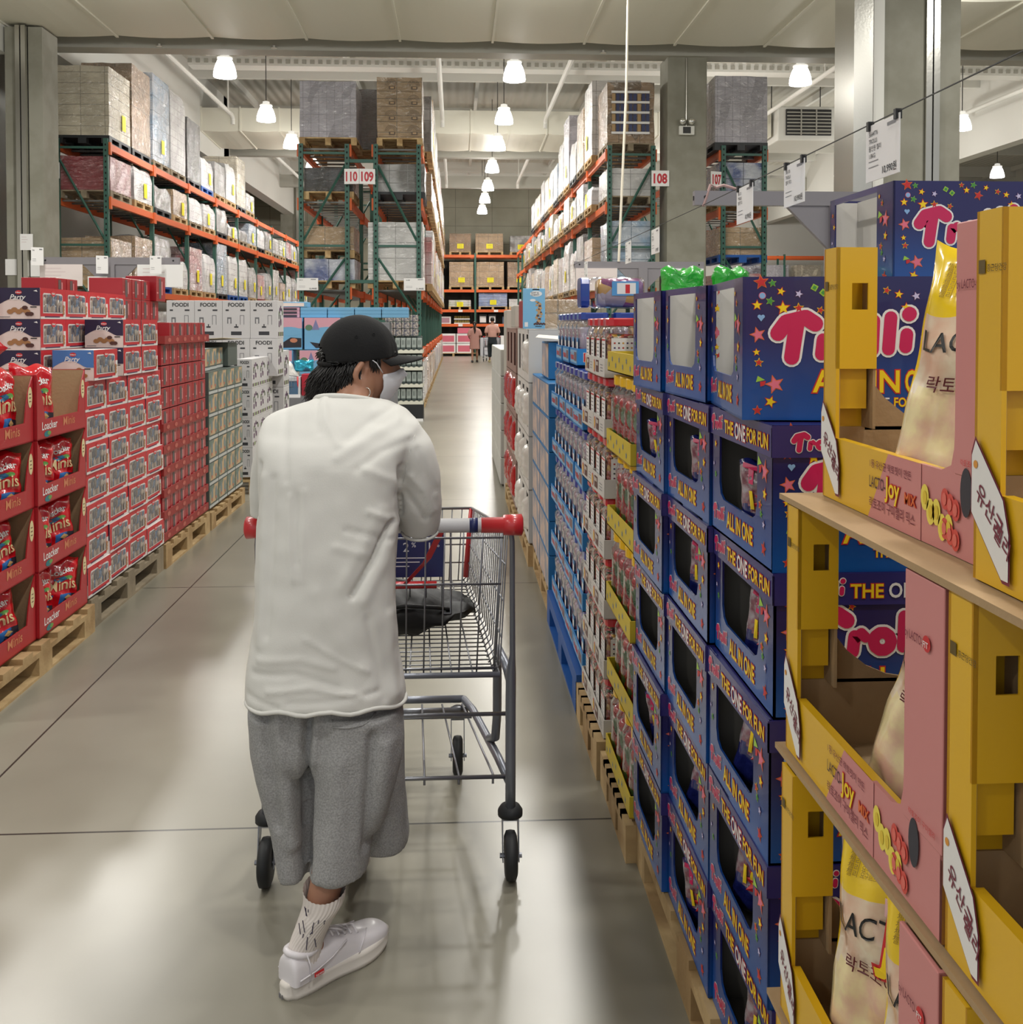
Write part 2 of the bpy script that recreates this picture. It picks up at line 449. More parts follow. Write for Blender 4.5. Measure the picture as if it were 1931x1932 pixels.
def duct(y0, y1, z0, z1, x0, x1, label, step=1.25, taper=0.0):
    t = thing('air_duct', label, 'air duct', ((x0 + x1) / 2, (y0 + y1) / 2, z0), group=None)
    ox, oy, oz = t.location
    mb = MB()
    A = [(y0, z0 + taper), (y0, z1), (y1, z1), (y1, z0)]
    vs = []; fs = []
    n = max(2, int((x1 - x0) / step))
    m_ = 6
    for i in range(n * m_ + 1):
        x = x0 + (x1 - x0) * i / (n * m_)
        k = (i % m_) / m_
        sag = 0.035 * sin(pi * k)
        for (y, z) in A:
            zz = z - sag if z in (z0, z0 + taper) else z
            vs.append((x - ox, y - oy, zz - oz))
    for i in range(n * m_):
        for k in range(4):
            a = i * 4 + k; b = i * 4 + (k + 1) % 4
            fs.append((a, a + 4, b + 4, b))
    mb.add(vs, fs, DUCT)
    mb.build('duct_body', t)
    fl = MB()
    for i in range(n + 1):
        x = x0 + (x1 - x0) * i / n - ox; w = 0.02; e = 0.03
        fl.add([(x - w, y0 - e - oy, z0 + taper - e - oz), (x - w, y0 - e - oy, z1 + e - oz), (x - w, y1 + e - oy, z1 + e - oz), (x - w, y1 + e - oy, z0 - e - oz),
                (x + w, y0 - e - oy, z0 + taper - e - oz), (x + w, y0 - e - oy, z1 + e - oz), (x + w, y1 + e - oy, z1 + e - oz), (x + w, y1 + e - oy, z0 - e - oz)],
               [(0, 1, 2, 3), (7, 6, 5, 4), (0, 4, 5, 1), (1, 5, 6, 2), (2, 6, 7, 3), (3, 7, 4, 0)], DUCT)
    tag(fl.build('duct_seam', t), kind='stuff')
    return t
duct(15.1, 17.75, 6.36, 7.5, -7.28, 14.9, 'wide cream sheet metal duct spanning the hall in front of the grey cross beam', 1.55)
duct(30.0, 32.4, 6.95, 7.7, -7.28, 9.3, 'white ribbed duct crossing the hall behind the second pair of lamps', 1.1, 0.1)
# air handling box with a slatted grille on the second duct
t = thing('ventilation_unit', 'boxy white ventilation unit with a dark slatted grille near the ceiling', 'ventilation unit', (10.25, 30.2, 6.9))
mb = MB(); mb.box(-0.85, 0.95, -0.6, 1.6, -0.05, 0.95, WHITE, 0.04); mb.build('casing', t)
mb = MB(); mb.box(-0.62, 0.72, -0.66, -0.605, 0.1, 0.85, DARKM); mb.build('grille_opening', t)
mb = MB()
for k in range(7): mb.box(-0.6, 0.7, -0.7, -0.67, 0.14 + k * 0.1, 0.17 + k * 0.1, BEAMG)
for k in range(2): mb.box(-0.2 + k * 0.45, -0.17 + k * 0.45, -0.71, -0.665, 0.1, 0.85, BEAMG)
mb.build('grille_slats', t)
mb = MB()
for x in (-0.7, 0.8): mb.tube([(x, 0.5, 0.95), (x, 0.5, 1.82)], 0.015, DARKM, 6)
mb.build('hanger_rods', t)
# sprinkler pipes that run away along the hall
for i, (x, d0, d1, lab) in enumerate(((-6.3, 21.5, 29.6, 'white sprinkler pipe above the rack numbered 111'), (-0.37, 22, 29.7, 'white sprinkler pipe over the gap beside the brown cartons of rack 109'),
                      (2.6, 22, 29.7, 'white sprinkler pipe over the top loads of rack 108'), (8.75, 23, 29.7, 'white sprinkler pipe beside the slatted ventilation unit'),
                      (-6.3, 34, 42.9, 'white sprinkler pipe beyond the ribbed duct, above rack 111'), (-0.37, 34, 42.9, 'white sprinkler pipe beyond the ribbed duct, beside rack 109'), (2.6, 34, 42.9, 'white sprinkler pipe beyond the ribbed duct, above rack 108'), (14.3, 21.5, 29.0, 'white sprinkler pipe past the paired concrete columns'))):
    mb = MB(); mb.tube([(x, d0, 7.4), (x, d1 - 0.2, 7.4), (x, d1 - 0.08, 7.37), (x, d1, 7.3), (x, d1, 7.15)], 0.06, WHITE, 10)
    mb.tube([(x, d1 - 0.6, 7.4), (x, d1 - 0.6, 8.68)], 0.025, WHITE, 6); mb.tube([(x, d0 + 1, 7.4), (x, d0 + 1, 8.68)], 0.02, WHITE, 6)
    tag(mb.build('sprinkler_pipe', smooth=False), lab, 'pipe', 'sprinkler pipes under the roof')

# columns
def column(name, boxes):
    mb = MB()
    for b in boxes: mb.box(*b, CONC, 0.02)
    return struct(mb.build(name))
column('trim_column_near_rack', [(3.82, 4.54, 18.4, 19.1, 0, 6.35)])
t = struct(MB().box(5.13, 6.05, 13.0, 13.6, 0, 8.7, CONC).build('trim_column_paired'))
struct(MB().box(6.22, 6.52, 13.0, 13.6, 0, 8.7, CONC).build('trim_column_paired'))
CORN = [(5.14, 5.34, 'beside the hanging price cards'),]
mb = MB(); mb.box(5.09, 5.34, 12.93, 12.99, 0, 8.6, STEEL); mb.box(5.09, 5.13, 12.99, 13.6, 0, 8.6, STEEL); struct(mb.build('trim_corner_guard'))
mb = MB(); mb.box(6.05, 6.13, 12.95, 12.99, 0, 8.6, STEEL); mb.box(6.15, 6.23, 12.95, 12.99, 0, 8.6, STEEL); mb.box(6.06, 6.21, 13.05, 13.5, 0, 8.6, DARKM); struct(mb.build('trim_joint_cover'))
mb = MB(); mb.box(5.36, 5.5, 12.96, 13.0, 0, 8.6, WHITE); struct(mb.build('trim_paint_strip'))
# the paired column at the other side of the hall
struct(MB().box(-7.27, -7.08, 17.1, 17.7, 0, 6.3, CONC).build('trim_column_far_side'))
struct(MB().box(-6.90, -6.68, 17.1, 17.75, 0, 6.3, CONC).build('trim_column_far_side'))
mb = MB(); mb.box(-7.07, -7.0, 17.0, 17.1, 0, 6.3, STEEL); mb.box(-6.98, -6.91, 17.0, 17.1, 0, 6.3, STEEL); mb.box(-7.08, -6.9, 17.15, 17.6, 0, 6.3, DARKM); struct(mb.build('trim_joint_cover'))
struct(MB().box(-7.9, -7.3, 33.0, 33.7, 0, 8.7, CONC).build('trim_column_far_side'))
struct(MB().box(-7.9, -7.2, 47.0, 47.6, 0, 8.7, CONC).build('trim_column_far_side'))
mb = MB(); mb.box(-7.19, -7.05, 46.9, 47.0, 0, 8.6, STEEL); struct(mb.build('trim_joint_cover'))

# ---------------------------------------------------------------- high bay lamps
SHADE = mat('glowing_acrylic_shade', (255, 252, 244), 0.4, emit=LAMP_GLOW)
GLOW2 = mat('lamp_collar_white', (240, 238, 230), 0.5, emit=0.6)
def make_lamp():
    t = thing('high_bay_lamp', 'lamp', 'ceiling lamp')
    mb = MB()
    pr = [(0.11, 0.40), (0.16, 0.36), (0.2, 0.27), (0.235, 0.15), (0.25, 0.03), (0.245, 0.0), (0.235, 0.03), (0.22, 0.15), (0.185, 0.27), (0.145, 0.36), (0.1, 0.39)]
    mb.lathe(pr, (0, 0, 0), SHADE, 28); mb.build('lamp_shade', t, True)
    mb = MB(); mb.lathe([(0.0, 0.395), (0.115, 0.395), (0.165, 0.40), (0.165, 0.435), (0.11, 0.46), (0.09, 0.47), (0.09, 0.52), (0.03, 0.54), (0.0, 0.54)], (0, 0, 0), GLOW2, 24); mb.build('lamp_collar', t, True)
    mb = MB(); mb.tube([(0, 0, 0.54), (0, 0, 2.64)], 0.012, DARKM, 6); mb.build('suspension_rod', t)
    return t
LAMP = make_lamp()
lx = {-4.53: 'row over the aisle of rack 110', 1.18: 'row over the main aisle', 7.0: 'row past the single concrete column', 12.7: 'row past the paired columns', 18.0: 'row by the far side wall'}
ys = [20.6, 25.0, 28.8, 33.0, 37.5, 41.3, 45.4]
vis = {-4.53: ys[:3] + [33.0], 1.18: ys, 7.0: [20.6], 12.7: [25.2, 33.3], 18.0: [33.3]}
def area(name, x, y, z, size, w, col=(1.0, 0.975, 0.925), spread=160):
    ld = bpy.data.lights.new(name, 'AREA'); ld.shape = 'DISK'; ld.size = size; ld.energy = w; ld.color = col; ld.spread = radians(spread)
    o = bpy.data.objects.new(name, ld); COL.objects.link(o); o.location = (x, y, z); return o
def bulb(x, y, z, w):
    ld = bpy.data.lights.new('lamp_and_fill_point', 'POINT'); ld.shadow_soft_size = 0.12; ld.energy = w; ld.color = (1.0, 0.975, 0.925)
    o = bpy.data.objects.new('lamp_and_fill_point', ld); COL.objects.link(o); o.location = (x, y, z); return o
for x in (-4.53, 1.18, 7.0, 12.7, 18.0):
    for i, y in enumerate(ys):
        if y in vis[x] or any(abs(y - q) < 0.4 for q in vis[x]):
            yy = [q for q in vis[x] if abs(y - q) < 0.4][0]
            place(LAMP, (x, yy, 6.36), 0, scale=(0.9, 0.9, 0.88), label= 'glowing bell lamp, %s in the %s' % (ORD[vis[x].index(yy)], lx[x]), group='bell shaped ceiling lamps')
        if x < 15: area('lamp_and_fill_light', x, y, 6.42, 0.4, LAMP_W * 1.0); bulb(x, y, 6.2, LAMP_W * 0.7)
for x in (-4.53, 1.18, 7.0):  # unseen rows without fixtures, added to light the front of the hall
    for y, kk in ((14.0, 1.5), (10.5, 1.2), (7.0, 0.95), (3.5, 0.75), (0.0, 0.7), (-3.5, 0.6)):
        area('lamp_and_fill_light', x, y, 6.3, 0.45, LAMP_W * kk * (0.85 if x != 7.0 else 0.5)); bulb(x, y, 6.1, LAMP_W * 0.4 * kk)
# ================================================================ pallet racks and their loads
GREEN = mat('rack_green_paint', (52, 92, 80), 0.5)
ORANGE = mat('rack_orange_paint', (214, 98, 44), 0.5)
HOLE = mat('dark_slot', (20, 24, 22), 0.9)
WIRE = mat('galvanised_wire', (120, 120, 116), 0.45, 0.5)
WOOD = mat('pallet_wood', (196, 168, 122), 0.8, bump=0.4, bscale=25, mottle=0.3, mscale=5, col2=(160, 130, 88))
WOODG = mat('grey_pallet_wood', (150, 136, 112), 0.85, bump=0.4, bscale=25, mottle=0.3, mscale=5)
BLKP = mat('black_plastic_pallet', (34, 36, 38), 0.5)
BLUP = mat('blue_plastic_pallet', (20, 82, 158), 0.5)
REDP = mat('red_pallet', (130, 40, 36), 0.6)
YTAG = mat('yellow_paper', (240, 226, 30), 0.6)
WPAP = mat('white_paper', (232, 230, 228), 0.6)
REDINK = flat((186, 38, 52)); BLACK = flat((20, 20, 22)); GREYINK = flat((120, 120, 124))

def upright(mb, x, y, z1, w=0.08, slots=True, face=-1):
    mb.box(x - w / 2, x + w / 2, y - 0.035, y + 0.035, 0, z1, GREEN)
    if slots:
        z = 0.15
        while z < z1 - 0.05:
            mb.box(x - 0.012, x + 0.012, y + face * 0.037 - 0.002, y + face * 0.037 + 0.002, z, z + 0.035, HOLE); z += 0.1
def make_rack(name, label, x0, x1, y0, nb, bay, levels, top, deck_levels=None, slot=True, ybrace=(0, 1), gone=()):
    """an upright frame every bay, a pair of beams per level and bay, wire decks across"""
    t = thing(name, label, 'pallet rack', (x0, y0, 0))
    W = x1 - x0
    for i in range(nb + 1):
        mb = MB(); y = i * bay
        upright(mb, 0, y, top, slots=slot and i == 0); upright(mb, W, y, top, slots=slot and i == 0)
        zs = [0.2, 1.55, 2.9, top - 0.16]
        for z in zs: mb.box(0.04, W - 0.04, y - 0.015, y + 0.015, z - 0.02, z + 0.02, GREEN)
        for k in range(len(zs) - 1):
            a, b = (0.04, W - 0.04) if ybrace[0] else (W - 0.04, 0.04)
            mb.tube([(a, y, zs[k] + 0.1), (b, y, zs[k + 1] - 0.22)], 0.022, GREEN, 4)
        mb.build('upright_frame', t)
    for li, z in enumerate(levels):
        for side, x in enumerate((0, W)):
            for i in range(nb):
                if (li, i) in gone: continue
                mb = MB(); a = i * bay + 0.03; b = (i + 1) * bay - 0.03
                s = -1 if side == 0 else 1
                mb.box(x - 0.03 + s * 0.03, x + 0.03 + s * 0.03, a, b, z - 0.12, z, ORANGE)
                mb.box(x - 0.045 + s * 0.03, x + 0.045 + s * 0.03, a - 0.02, a + 0.05, z - 0.2, z + 0.02, ORANGE)
                mb.box(x - 0.045 + s * 0.03, x + 0.045 + s * 0.03, b - 0.05, b + 0.02, z - 0.2, z + 0.02, ORANGE)
                mb.build('beam', t)
        mb = MB()
        for i in range(nb):
            if (li, i) in gone: continue
            n = 6
            for k in range(n):
                y = i * bay + 0.25 + k * (bay - 0.5) / (n - 1)
                mb.box(0, W, y - 0.03, y + 0.03, z - 0.05, z - 0.02, WIRE)
        tag(mb.build('deck_support', t), kind='stuff')
    return t

# ---- pallets
def pallet_mb(w, l, m=None, h=0.14, plastic=False):
    m = m or WOOD; mb = MB()
    if plastic:
        mb.box(-w / 2, w / 2, -l / 2, l / 2, h - 0.045, h, m)
        for x in (-w / 2 + 0.07, 0, w / 2 - 0.07):
            for y in (-l / 2 + 0.07, 0, l / 2 - 0.07):
                mb.box(x - 0.07, x + 0.07, y - 0.07, y + 0.07, 0.02, h - 0.045, m)
        for x in (-w / 2 + 0.07, 0, w / 2 - 0.07): mb.box(x - 0.07, x + 0.07, -l / 2, l / 2, 0, 0.02, m)
        return mb
    n = 7
    for k in range(n):
        y = -l / 2 + (l - 0.1) * k / (n - 1)
        mb.box(-w / 2, w / 2, y, y + 0.1, h - 0.022, h, m)
    for x in (-w / 2, -0.05, w / 2 - 0.1):
        mb.box(x, x + 0.1, -l / 2, l / 2, h - 0.044, h - 0.022, m)
        for y in (-l / 2, -0.07, l / 2 - 0.14): mb.box(x, x + 0.1, y, y + 0.14, 0.022, h - 0.044, m)
        mb.box(x, x + 0.1, -l / 2, l / 2, 0, 0.022, m)
    return mb
PALM = {}
def pallet_mesh(kind, w=0.92, l=1.15):
    k = (kind, w, l)
    if k not in PALM:
        m = {'wood': WOOD, 'grey': WOODG, 'black': BLKP, 'blue': BLUP, 'red': REDP}[kind]
        PALM[k] = pallet_mb(w, l, m, plastic=kind in ('black', 'blue', 'red')).mesh('pallet')
    return PALM[k]
C = {
 'beige': carton_mat('beige_cartons', (232, 220, 192), 0.42, 0.19),
 'brown': carton_mat('brown_cartons', (168, 136, 102), 0.38, 0.42),
 'tan': carton_mat('tan_cartons', (190, 158, 118), 0.45, 0.3),
 'white': carton_mat('white_cartons', (228, 226, 224), 0.4, 0.28),
 'white2': carton_mat('white_wrapped_goods', (238, 238, 238), 0.25, 0.16, line=0.35, wscale=8),
 'grey': carton_mat('grey_wrapped_goods', (200, 200, 200), 0.33, 0.22, wscale=8, col2=(120, 118, 116)),
 'blue': carton_mat('pale_blue_cartons', (142, 172, 200), 0.5, 0.3, col2=(190, 200, 212)),
 'pink': carton_mat('pink_red_cartons', (196, 110, 112), 0.4, 0.22, col2=(214, 190, 190)),
 'red': carton_mat('red_cartons_wrapped', (150, 28, 46), 0.5, 0.4, line=0.3, col2=(140, 24, 40)),
 'lilac': carton_mat('lilac_grey_cartons', (206, 202, 214), 0.14, 0.3, line=0.35, cr=0.25),
 'dark': carton_mat('dark_wrapped_goods', (52, 52, 56), 0.4, 0.2, wscale=9, col2=(90, 90, 96)),
 'bluewhite': carton_mat('blue_and_white_cartons', (70, 90, 150), 0.5, 0.45, col2=(200, 204, 216)),
 'palegreen': carton_mat('green_and_white_bags', (196, 206, 180), 0.6, 0.1, col2=(230, 230, 226)),
 'bluebag': carton_mat('blue_folded_bags', (120, 148, 196), 1.0, 0.13, col2=(150, 172, 210)),
 'yellow': carton_mat('yellow_cartons', (222, 172, 60), 0.3, 0.12, col2=(236, 220, 170)),
 'navy': carton_mat('navy_printed_cartons', (40, 44, 70), 0.3, 0.16, col2=(150, 150, 160)),
}
random.seed(11)
def load_mesh(w, l, h, m, cloudy=0.012, soft=False):
    """a wrapped block: grid surface with small bulges so the film catches light unevenly"""
    mb = MB(); nx, ny, nz = 5, 5, max(3, int(h / 0.22))
    pts = {}; vs = []; fs = []
    def V(i, j, k):
        key = (i, j, k)
        if key not in pts:
            x, y, z = -w / 2 + w * i / nx, -l / 2 + l * j / ny, h * k / nz
            edge = (i in (0, nx)) + (j in (0, ny)) + (k in (0, nz))
            a = cloudy * (1 if edge == 1 else 0.6)
            if soft and k == nz:
                z -= random.uniform(0, 0.09)
                if edge > 1: x *= 0.92; y *= 0.92
            pts[key] = len(vs); vs.append((x + random.uniform(-a, a), y + random.uniform(-a, a), z + (random.uniform(-a, a) if k else 0)))
        return pts[key]
    for i in range(nx):
        for j in range(ny):
            fs.append((V(i, j, nz), V(i + 1, j, nz), V(i + 1, j + 1, nz), V(i, j + 1, nz)))
            fs.append((V(i, j, 0), V(i, j + 1, 0), V(i + 1, j + 1, 0), V(i + 1, j, 0)))
    for k in range(nz):
        for i in range(nx):
            fs.append((V(i, 0, k), V(i + 1, 0, k), V(i + 1, 0, k + 1), V(i, 0, k + 1)))
            fs.append((V(i, ny, k), V(i, ny, k + 1), V(i + 1, ny, k + 1), V(i + 1, ny, k)))
        for j in range(ny):
            fs.append((V(0, j, k), V(0, j, k + 1), V(0, j + 1, k + 1), V(0, j + 1, k)))
            fs.append((V(nx, j, k), V(nx, j + 1, k), V(nx, j + 1, k + 1), V(nx, j, k + 1)))
    mb.add(vs, fs, m)
    return mb
NICE = {'beige': 'beige flat cartons', 'brown': 'brown cartons', 'tan': 'tan cartons', 'white': 'white cartons', 'white2': 'white film covered goods', 'grey': 'grey film covered goods',
        'blue': 'pale blue cartons', 'pink': 'pinkish red cartons', 'red': 'dark red cartons', 'lilac': 'lilac grey cartons', 'dark': 'dark goods', 'bluewhite': 'blue and white cartons',
        'palegreen': 'green and white bags', 'bluebag': 'blue folded bags', 'yellow': 'yellow cartons', 'navy': 'navy printed cartons'}
def load(kind, x, y, z, w, l, h, label, group, pal='wood', tagside=None, soft=False, back=False, tz=None):
    t = thing('wrapped_pallet_load', label, 'pallet load', (x, y, z), 0, group)
    p = bpy.data.objects.new('pallet', pallet_mesh(pal, round(w, 2), round(l, 2))); COL.objects.link(p); p.parent = t
    load_mesh(w - 0.02, l - 0.02, h, C[kind], soft=soft).build('wrapped_goods', t, loc=(0, 0, 0.142))
    if tagside:
        mb = MB(); s = tagside; tz = tz or min(h * 0.35, 0.35) + 0.14
        ty = random.uniform(-0.25, 0.15)
        if s in (1, -1):
            X = s * (w / 2 + 0.008)
            mb.add([(X, ty, tz - 0.14), (X, ty + 0.2, tz - 0.14), (X, ty + 0.2, tz + 0.14), (X, ty, tz + 0.14), (X + s * 0.004, ty, tz - 0.14), (X + s * 0.004, ty + 0.2, tz - 0.14), (X + s * 0.004, ty + 0.2, tz + 0.14), (X + s * 0.004, ty, tz + 0.14)],
                   [(0, 1, 2, 3), (7, 6, 5, 4)], YTAG)
        else:
            mb.rect(-0.14, 0.16, tz - 0.1, tz + 0.12, (0, -l / 2 - 0.012, 0), (1, 0, 0), (0, 0, 1), YTAG)
            for q in range(3): mb.rect(-0.1, 0.12, tz - 0.06 + q * 0.06, tz - 0.045 + q * 0.06, (0, -l / 2 - 0.014, 0), (1, 0, 0), (0, 0, 1), flat((150, 140, 30)))
        tag(mb.build('yellow_label', t), 'yellow paper label')
    return t
Z4, Z3, Z2 = 4.7, 3.74, 2.14
R111 = make_rack('pallet_rack', 'green and orange pallet rack carrying the sign 111', -7.025, -6.177, 18.6, 11, 2.71, (2.14, 3.74, 4.7, 1.02), 4.78, gone={(2, 9), (2, 10)})
R110 = make_rack('pallet_rack', 'green pallet rack under the lilac grey cartons, numbered 110', -2.76, -1.94, 18.6, 3, 2.71, (2.14, 3.74, 4.7), 4.72, ybrace=(1, 0))
R109 = make_rack('pallet_rack', 'green pallet rack under the brown printed cartons, numbered 109', -1.43, -0.66, 18.6, 10, 2.71, (2.14, 3.74, 4.7, 1.02), 4.72, ybrace=(0, 1))
R108 = make_rack('pallet_rack', 'green and orange pallet rack beside the single concrete column, numbered 108', 2.8, 3.6, 18.6, 10, 2.71, (2.14, 3.7, 4.66, 1.02), 4.74, ybrace=(1, 0))
R107 = make_rack('pallet_rack', 'green pallet rack numbered 107 behind the hanging price cards', 4.87, 5.63, 18.5, 3, 2.71, (2.14, 3.6, 4.66), 4.74, ybrace=(0, 0))
# braces between the back to back racks
mb = MB()
for z in (4.42, 2.26): mb.box(-1.9, -1.47, 18.58, 18.62, z - 0.03, z + 0.03, GREEN)
mb.build('spacer_bar', R110)
for o in bpy.data.objects:
    if o.name.startswith('spacer_bar'): o.location = (2.76, -18.6, 0)
# ---- loads of rack 111
cx = -6.60
def level_label(kind, lev, i, rack):
    rack = {'rack 111': 'the outer wall rack', 'rack 109 seen edge on': 'the middle rack', 'rack 108': 'the column rack'}.get(rack, rack)
    return 'wrapped %s, %s on the %s shelf of %s' % (NICE[kind], ORD[i], lev, rack)
y = 18.6
tops = [('beige', 1.22, 'black'), ('brown', 1.6, 'black'), ('blue', 1.75, 'white'), ('white2', 2.0, 'grey'), ('dark', 1.4, 'black'), ('white2', 0.75, 'blue'), ('grey', 0.8, 'wood'), ('white2', 1.0, 'wood'), ('beige', 1.35, 'black'), ('white', 0.5, 'wood')]
for i, (k, h, p) in enumerate(tops):
    yy = 18.6 + 0.62 + 1.3 * i + 0.06 * (i // 2)
    if i == 8: w = 1.0
    load(k, cx, yy, Z4, 0.95, 1.2, min(h, 1.75), level_label(k, 'top', i, 'rack 111'), 'loads on the top shelf of rack 111', 'grey' if p == 'white' else p, tagside=1 if i in (0, 2, 5, 7, 9) else None, soft=k == 'white2')
mids = ['red', 'white2', 'grey', 'tan', 'white2', 'white2', 'grey', 'white2', 'grey', 'blue', 'white2', 'grey', 'white', 'palegreen', 'pink', 'white2', 'grey', 'white', 'tan', 'white2']
random.seed(5)
for i, k in enumerate(mids):
    yy = 18.6 + 0.66 + 1.355 * i; h = (0.6, 0.68, 0.5, 0.55, 0.6)[i % 5] if i not in (7, 8) else 0.35
    load(k, cx, yy, Z3, 0.95, 1.18, h, level_label(k, 'middle', i, 'rack 111'), 'loads on the middle shelf of rack 111', ('grey', 'wood', 'black', 'wood')[i % 4], tagside=1 if i % 2 else None, soft=k in ('white2', 'grey'))
lows = ['tan', 'tan', 'grey', 'white2', 'pink', 'white2', 'blue', 'white2', 'white2', 'grey', 'pink', 'grey', 'white', 'tan', 'white2', 'grey', 'pink', 'white2']
for i, k in enumerate(lows):
    yy = 18.6 + 0.66 + 1.355 * i; h = (0.75, 0.9, 1.05, 0.65, 1.0, 0.95, 1.3, 1.1, 1.1, 0.95)[i % 10]
    load(k, cx, yy, Z2, 0.95, 1.16, h, level_label(k, 'lower', i, 'rack 111'), 'loads on the lower shelf of rack 111', ('wood', 'black', 'blue', 'wood', 'wood', 'wood', 'black', 'blue', 'blue', 'wood', 'red')[i % 11], tagside=1 if i > 2 else None, soft=k in ('white2', 'grey'))
# ---- racks 110 / 109 end loads
load('lilac', -2.28, 19.2, Z4, 1.02, 1.2, 1.0, 'film wrapped lilac grey cartons on top of rack 110', 'end loads of racks 110 and 109', 'wood')
load('dark', -2.1, 20.5, Z4, 1.2, 1.2, 1.15, 'sagging dark wrapped load behind the lilac grey cartons on rack 110', 'end loads of racks 110 and 109', 'wood')
t = load('tan', -1.0, 19.2, Z4, 0.82, 1.2, 1.08, 'brown cartons with arched printed logos on top of rack 109', 'end loads of racks 110 and 109', 'wood')
mb = MB(); INK = flat((92, 76, 60))
for r in range(4):
    for c in range(2):
        O = (-0.39 + c * 0.4, -0.605, 0.16 + r * 0.27)
        for rad in (0.11, 0.085, 0.06):
            for k in range(10):
                a = pi * k / 9; b2 = pi * (k + 1) / 9
                if k < 9:
                    for w_ in (0.006,): mb.plane_pts([(0.24 + (rad - w_) * cos(a), 0.1 + (rad - w_) * sin(a)), (0.24 + rad * cos(a), 0.1 + rad * sin(a)), (0.24 + rad * cos(b2), 0.1 + rad * sin(b2)), (0.24 + (rad - w_) * cos(b2), 0.1 + (rad - w_) * sin(b2))], O, (1, 0, 0), (0, 0, 1), INK)
        mb.rect(0.2, 0.31, 0.035, 0.09, O, (1, 0, 0), (0, 0, 1), INK); mb.rect(0.225, 0.29, 0.05, 0.08, (O[0], O[1] - 0.002, O[2]), (1, 0, 0), (0, 0, 1), flat((176, 146, 108)))
        mb.rect(0.01, 0.38, 0.0, 0.006, O, (1, 0, 0), (0, 0, 1), INK)
mb.build('printed_logos', t)
load('dark', -2.28, 19.2, Z3, 0.9, 1.1, 0.42, 'dark film wrapped goods behind the brace of rack 110', 'end loads of racks 110 and 109', 'wood')
load('grey', -1.02, 19.2, Z3, 0.95, 1.1, 0.5, 'grey wrapped crate behind the sign reading 109', 'end loads of racks 110 and 109', 'black')
load('tan', -2.3, 19.25, Z2 + 0.55, 0.95, 1.15, 0.42, 'brown wrapped cartons above the blue and white ones in rack 110', 'end loads of racks 110 and 109', 'wood')
load('bluewhite', -2.28, 19.2, Z2, 0.95, 1.15, 0.38, 'blue and white wrapped cartons low in rack 110', 'end loads of racks 110 and 109', 'wood')
load('white', -1.08, 19.2, Z2, 1.0, 1.2, 1.05, 'plain white cartons under film low in rack 109', 'end loads of racks 110 and 109', 'wood')
random.seed(8)
for li, (Z, nm) in enumerate(((Z4, 'top'), (Z3, 'middle'), (Z2, 'lower'))):
    for i in range(1, 17):
        k = random.choice(['white2', 'grey', 'white2', 'tan', 'grey', 'pink'])
        h = random.uniform(0.9, 1.35) if li == 0 else random.uniform(0.45, 0.6) if li == 1 else random.uniform(0.85, 1.15)
        load(k, -0.98, 19.26 + 1.355 * i, Z, 1.05, 1.16, h, level_label(k, nm, i, 'rack 109 seen edge on'), 'loads facing the main aisle on rack 109', 'wood', tagside=1 if random.random() < 0.4 else None)
# ---- rack 108
t = load('brown', 3.2, 19.25, 4.66, 0.88, 1.2, 1.1, 'bottles stacked between white trays in a brown frame on rack 108', 'loads on the top shelf of rack 108', 'grey')
mb = MB()
for r in range(5): mb.box(-0.36, 0.34, -0.62, -0.6, 0.3 + r * 0.185, 0.34 + r * 0.185, WPAP)
mb.build('white_trays', t)
mb = MB(); NAV = mat('navy_glossy_bottles', (38, 48, 92), 0.25, coat=1)
for r in range(4):
    for c in range(9): mb.box(-0.35 + c * 0.078, -0.29 + c * 0.078, -0.615, -0.6, 0.345 + r * 0.185, 0.475 + r * 0.185, NAV if c % 3 else mat('tan_bottle_gap', (170, 140, 100), 0.6))
tag(mb.build('bottles', t), kind='stuff')
tops = [('white', 1.45), ('tan', 1.2), ('white2', 0.85), ('lilac', 1.6), ('white2', 1.3), ('blue', 0.9), ('white2', 1.0), ('beige', 0.9), ('grey', 1.0), ('tan', 0.8), ('white2', 0.9), ('white', 0.8)]
for i, (k, h) in enumerate(tops):
    load(k, 3.15, 20.6 + 1.355 * i, 4.66, 0.98, 1.16, h, level_label(k, 'top', i + 1, 'rack 108'), 'loads on the top shelf of rack 108', ('wood', 'grey', 'black')[i % 3], tagside=-1 if i % 3 == 0 else None, soft=k == 'white2')
load('white', 3.2, 19.25, 3.7, 0.86, 1.16, 0.5, 'white cartons printed with small dark logos in the middle of rack 108', 'loads on the middle shelf of rack 108', 'grey')
mids = ['white2', 'grey', 'white2', 'beige', 'tan', 'white2', 'beige', 'grey', 'white2', 'white', 'beige', 'grey', 'white2', 'tan', 'white']
for i, k in enumerate(mids):
    load(k, 3.15, 20.6 + 1.355 * i, 3.7, 0.98, 1.14, random.uniform(0.4, 0.7), level_label(k, 'middle', i + 1, 'rack 108'), 'loads on the middle shelf of rack 108', ('wood', 'grey')[i % 2], tagside=-1 if i % 2 == 0 else None, soft=k == 'white2')
load('blue', 3.22, 19.25, Z2, 0.84, 1.16, 1.1, 'pale blue and white packs under film low in rack 108', 'loads on the lower shelf of rack 108', 'wood')
lows = ['tan', 'dark', 'white2', 'white2', 'grey', 'beige', 'white2', 'tan', 'white2', 'grey', 'white', 'beige', 'grey', 'white2']
for i, k in enumerate(lows):
    load(k, 3.15, 20.6 + 1.355 * i, Z2, 0.98, 1.14, random.uniform(0.8, 1.2), level_label(k, 'lower', i + 1, 'rack 108'), 'loads on the lower shelf of rack 108', ('wood', 'grey')[i % 2], tagside=-1 if i % 3 == 0 else None, soft=k == 'white2')
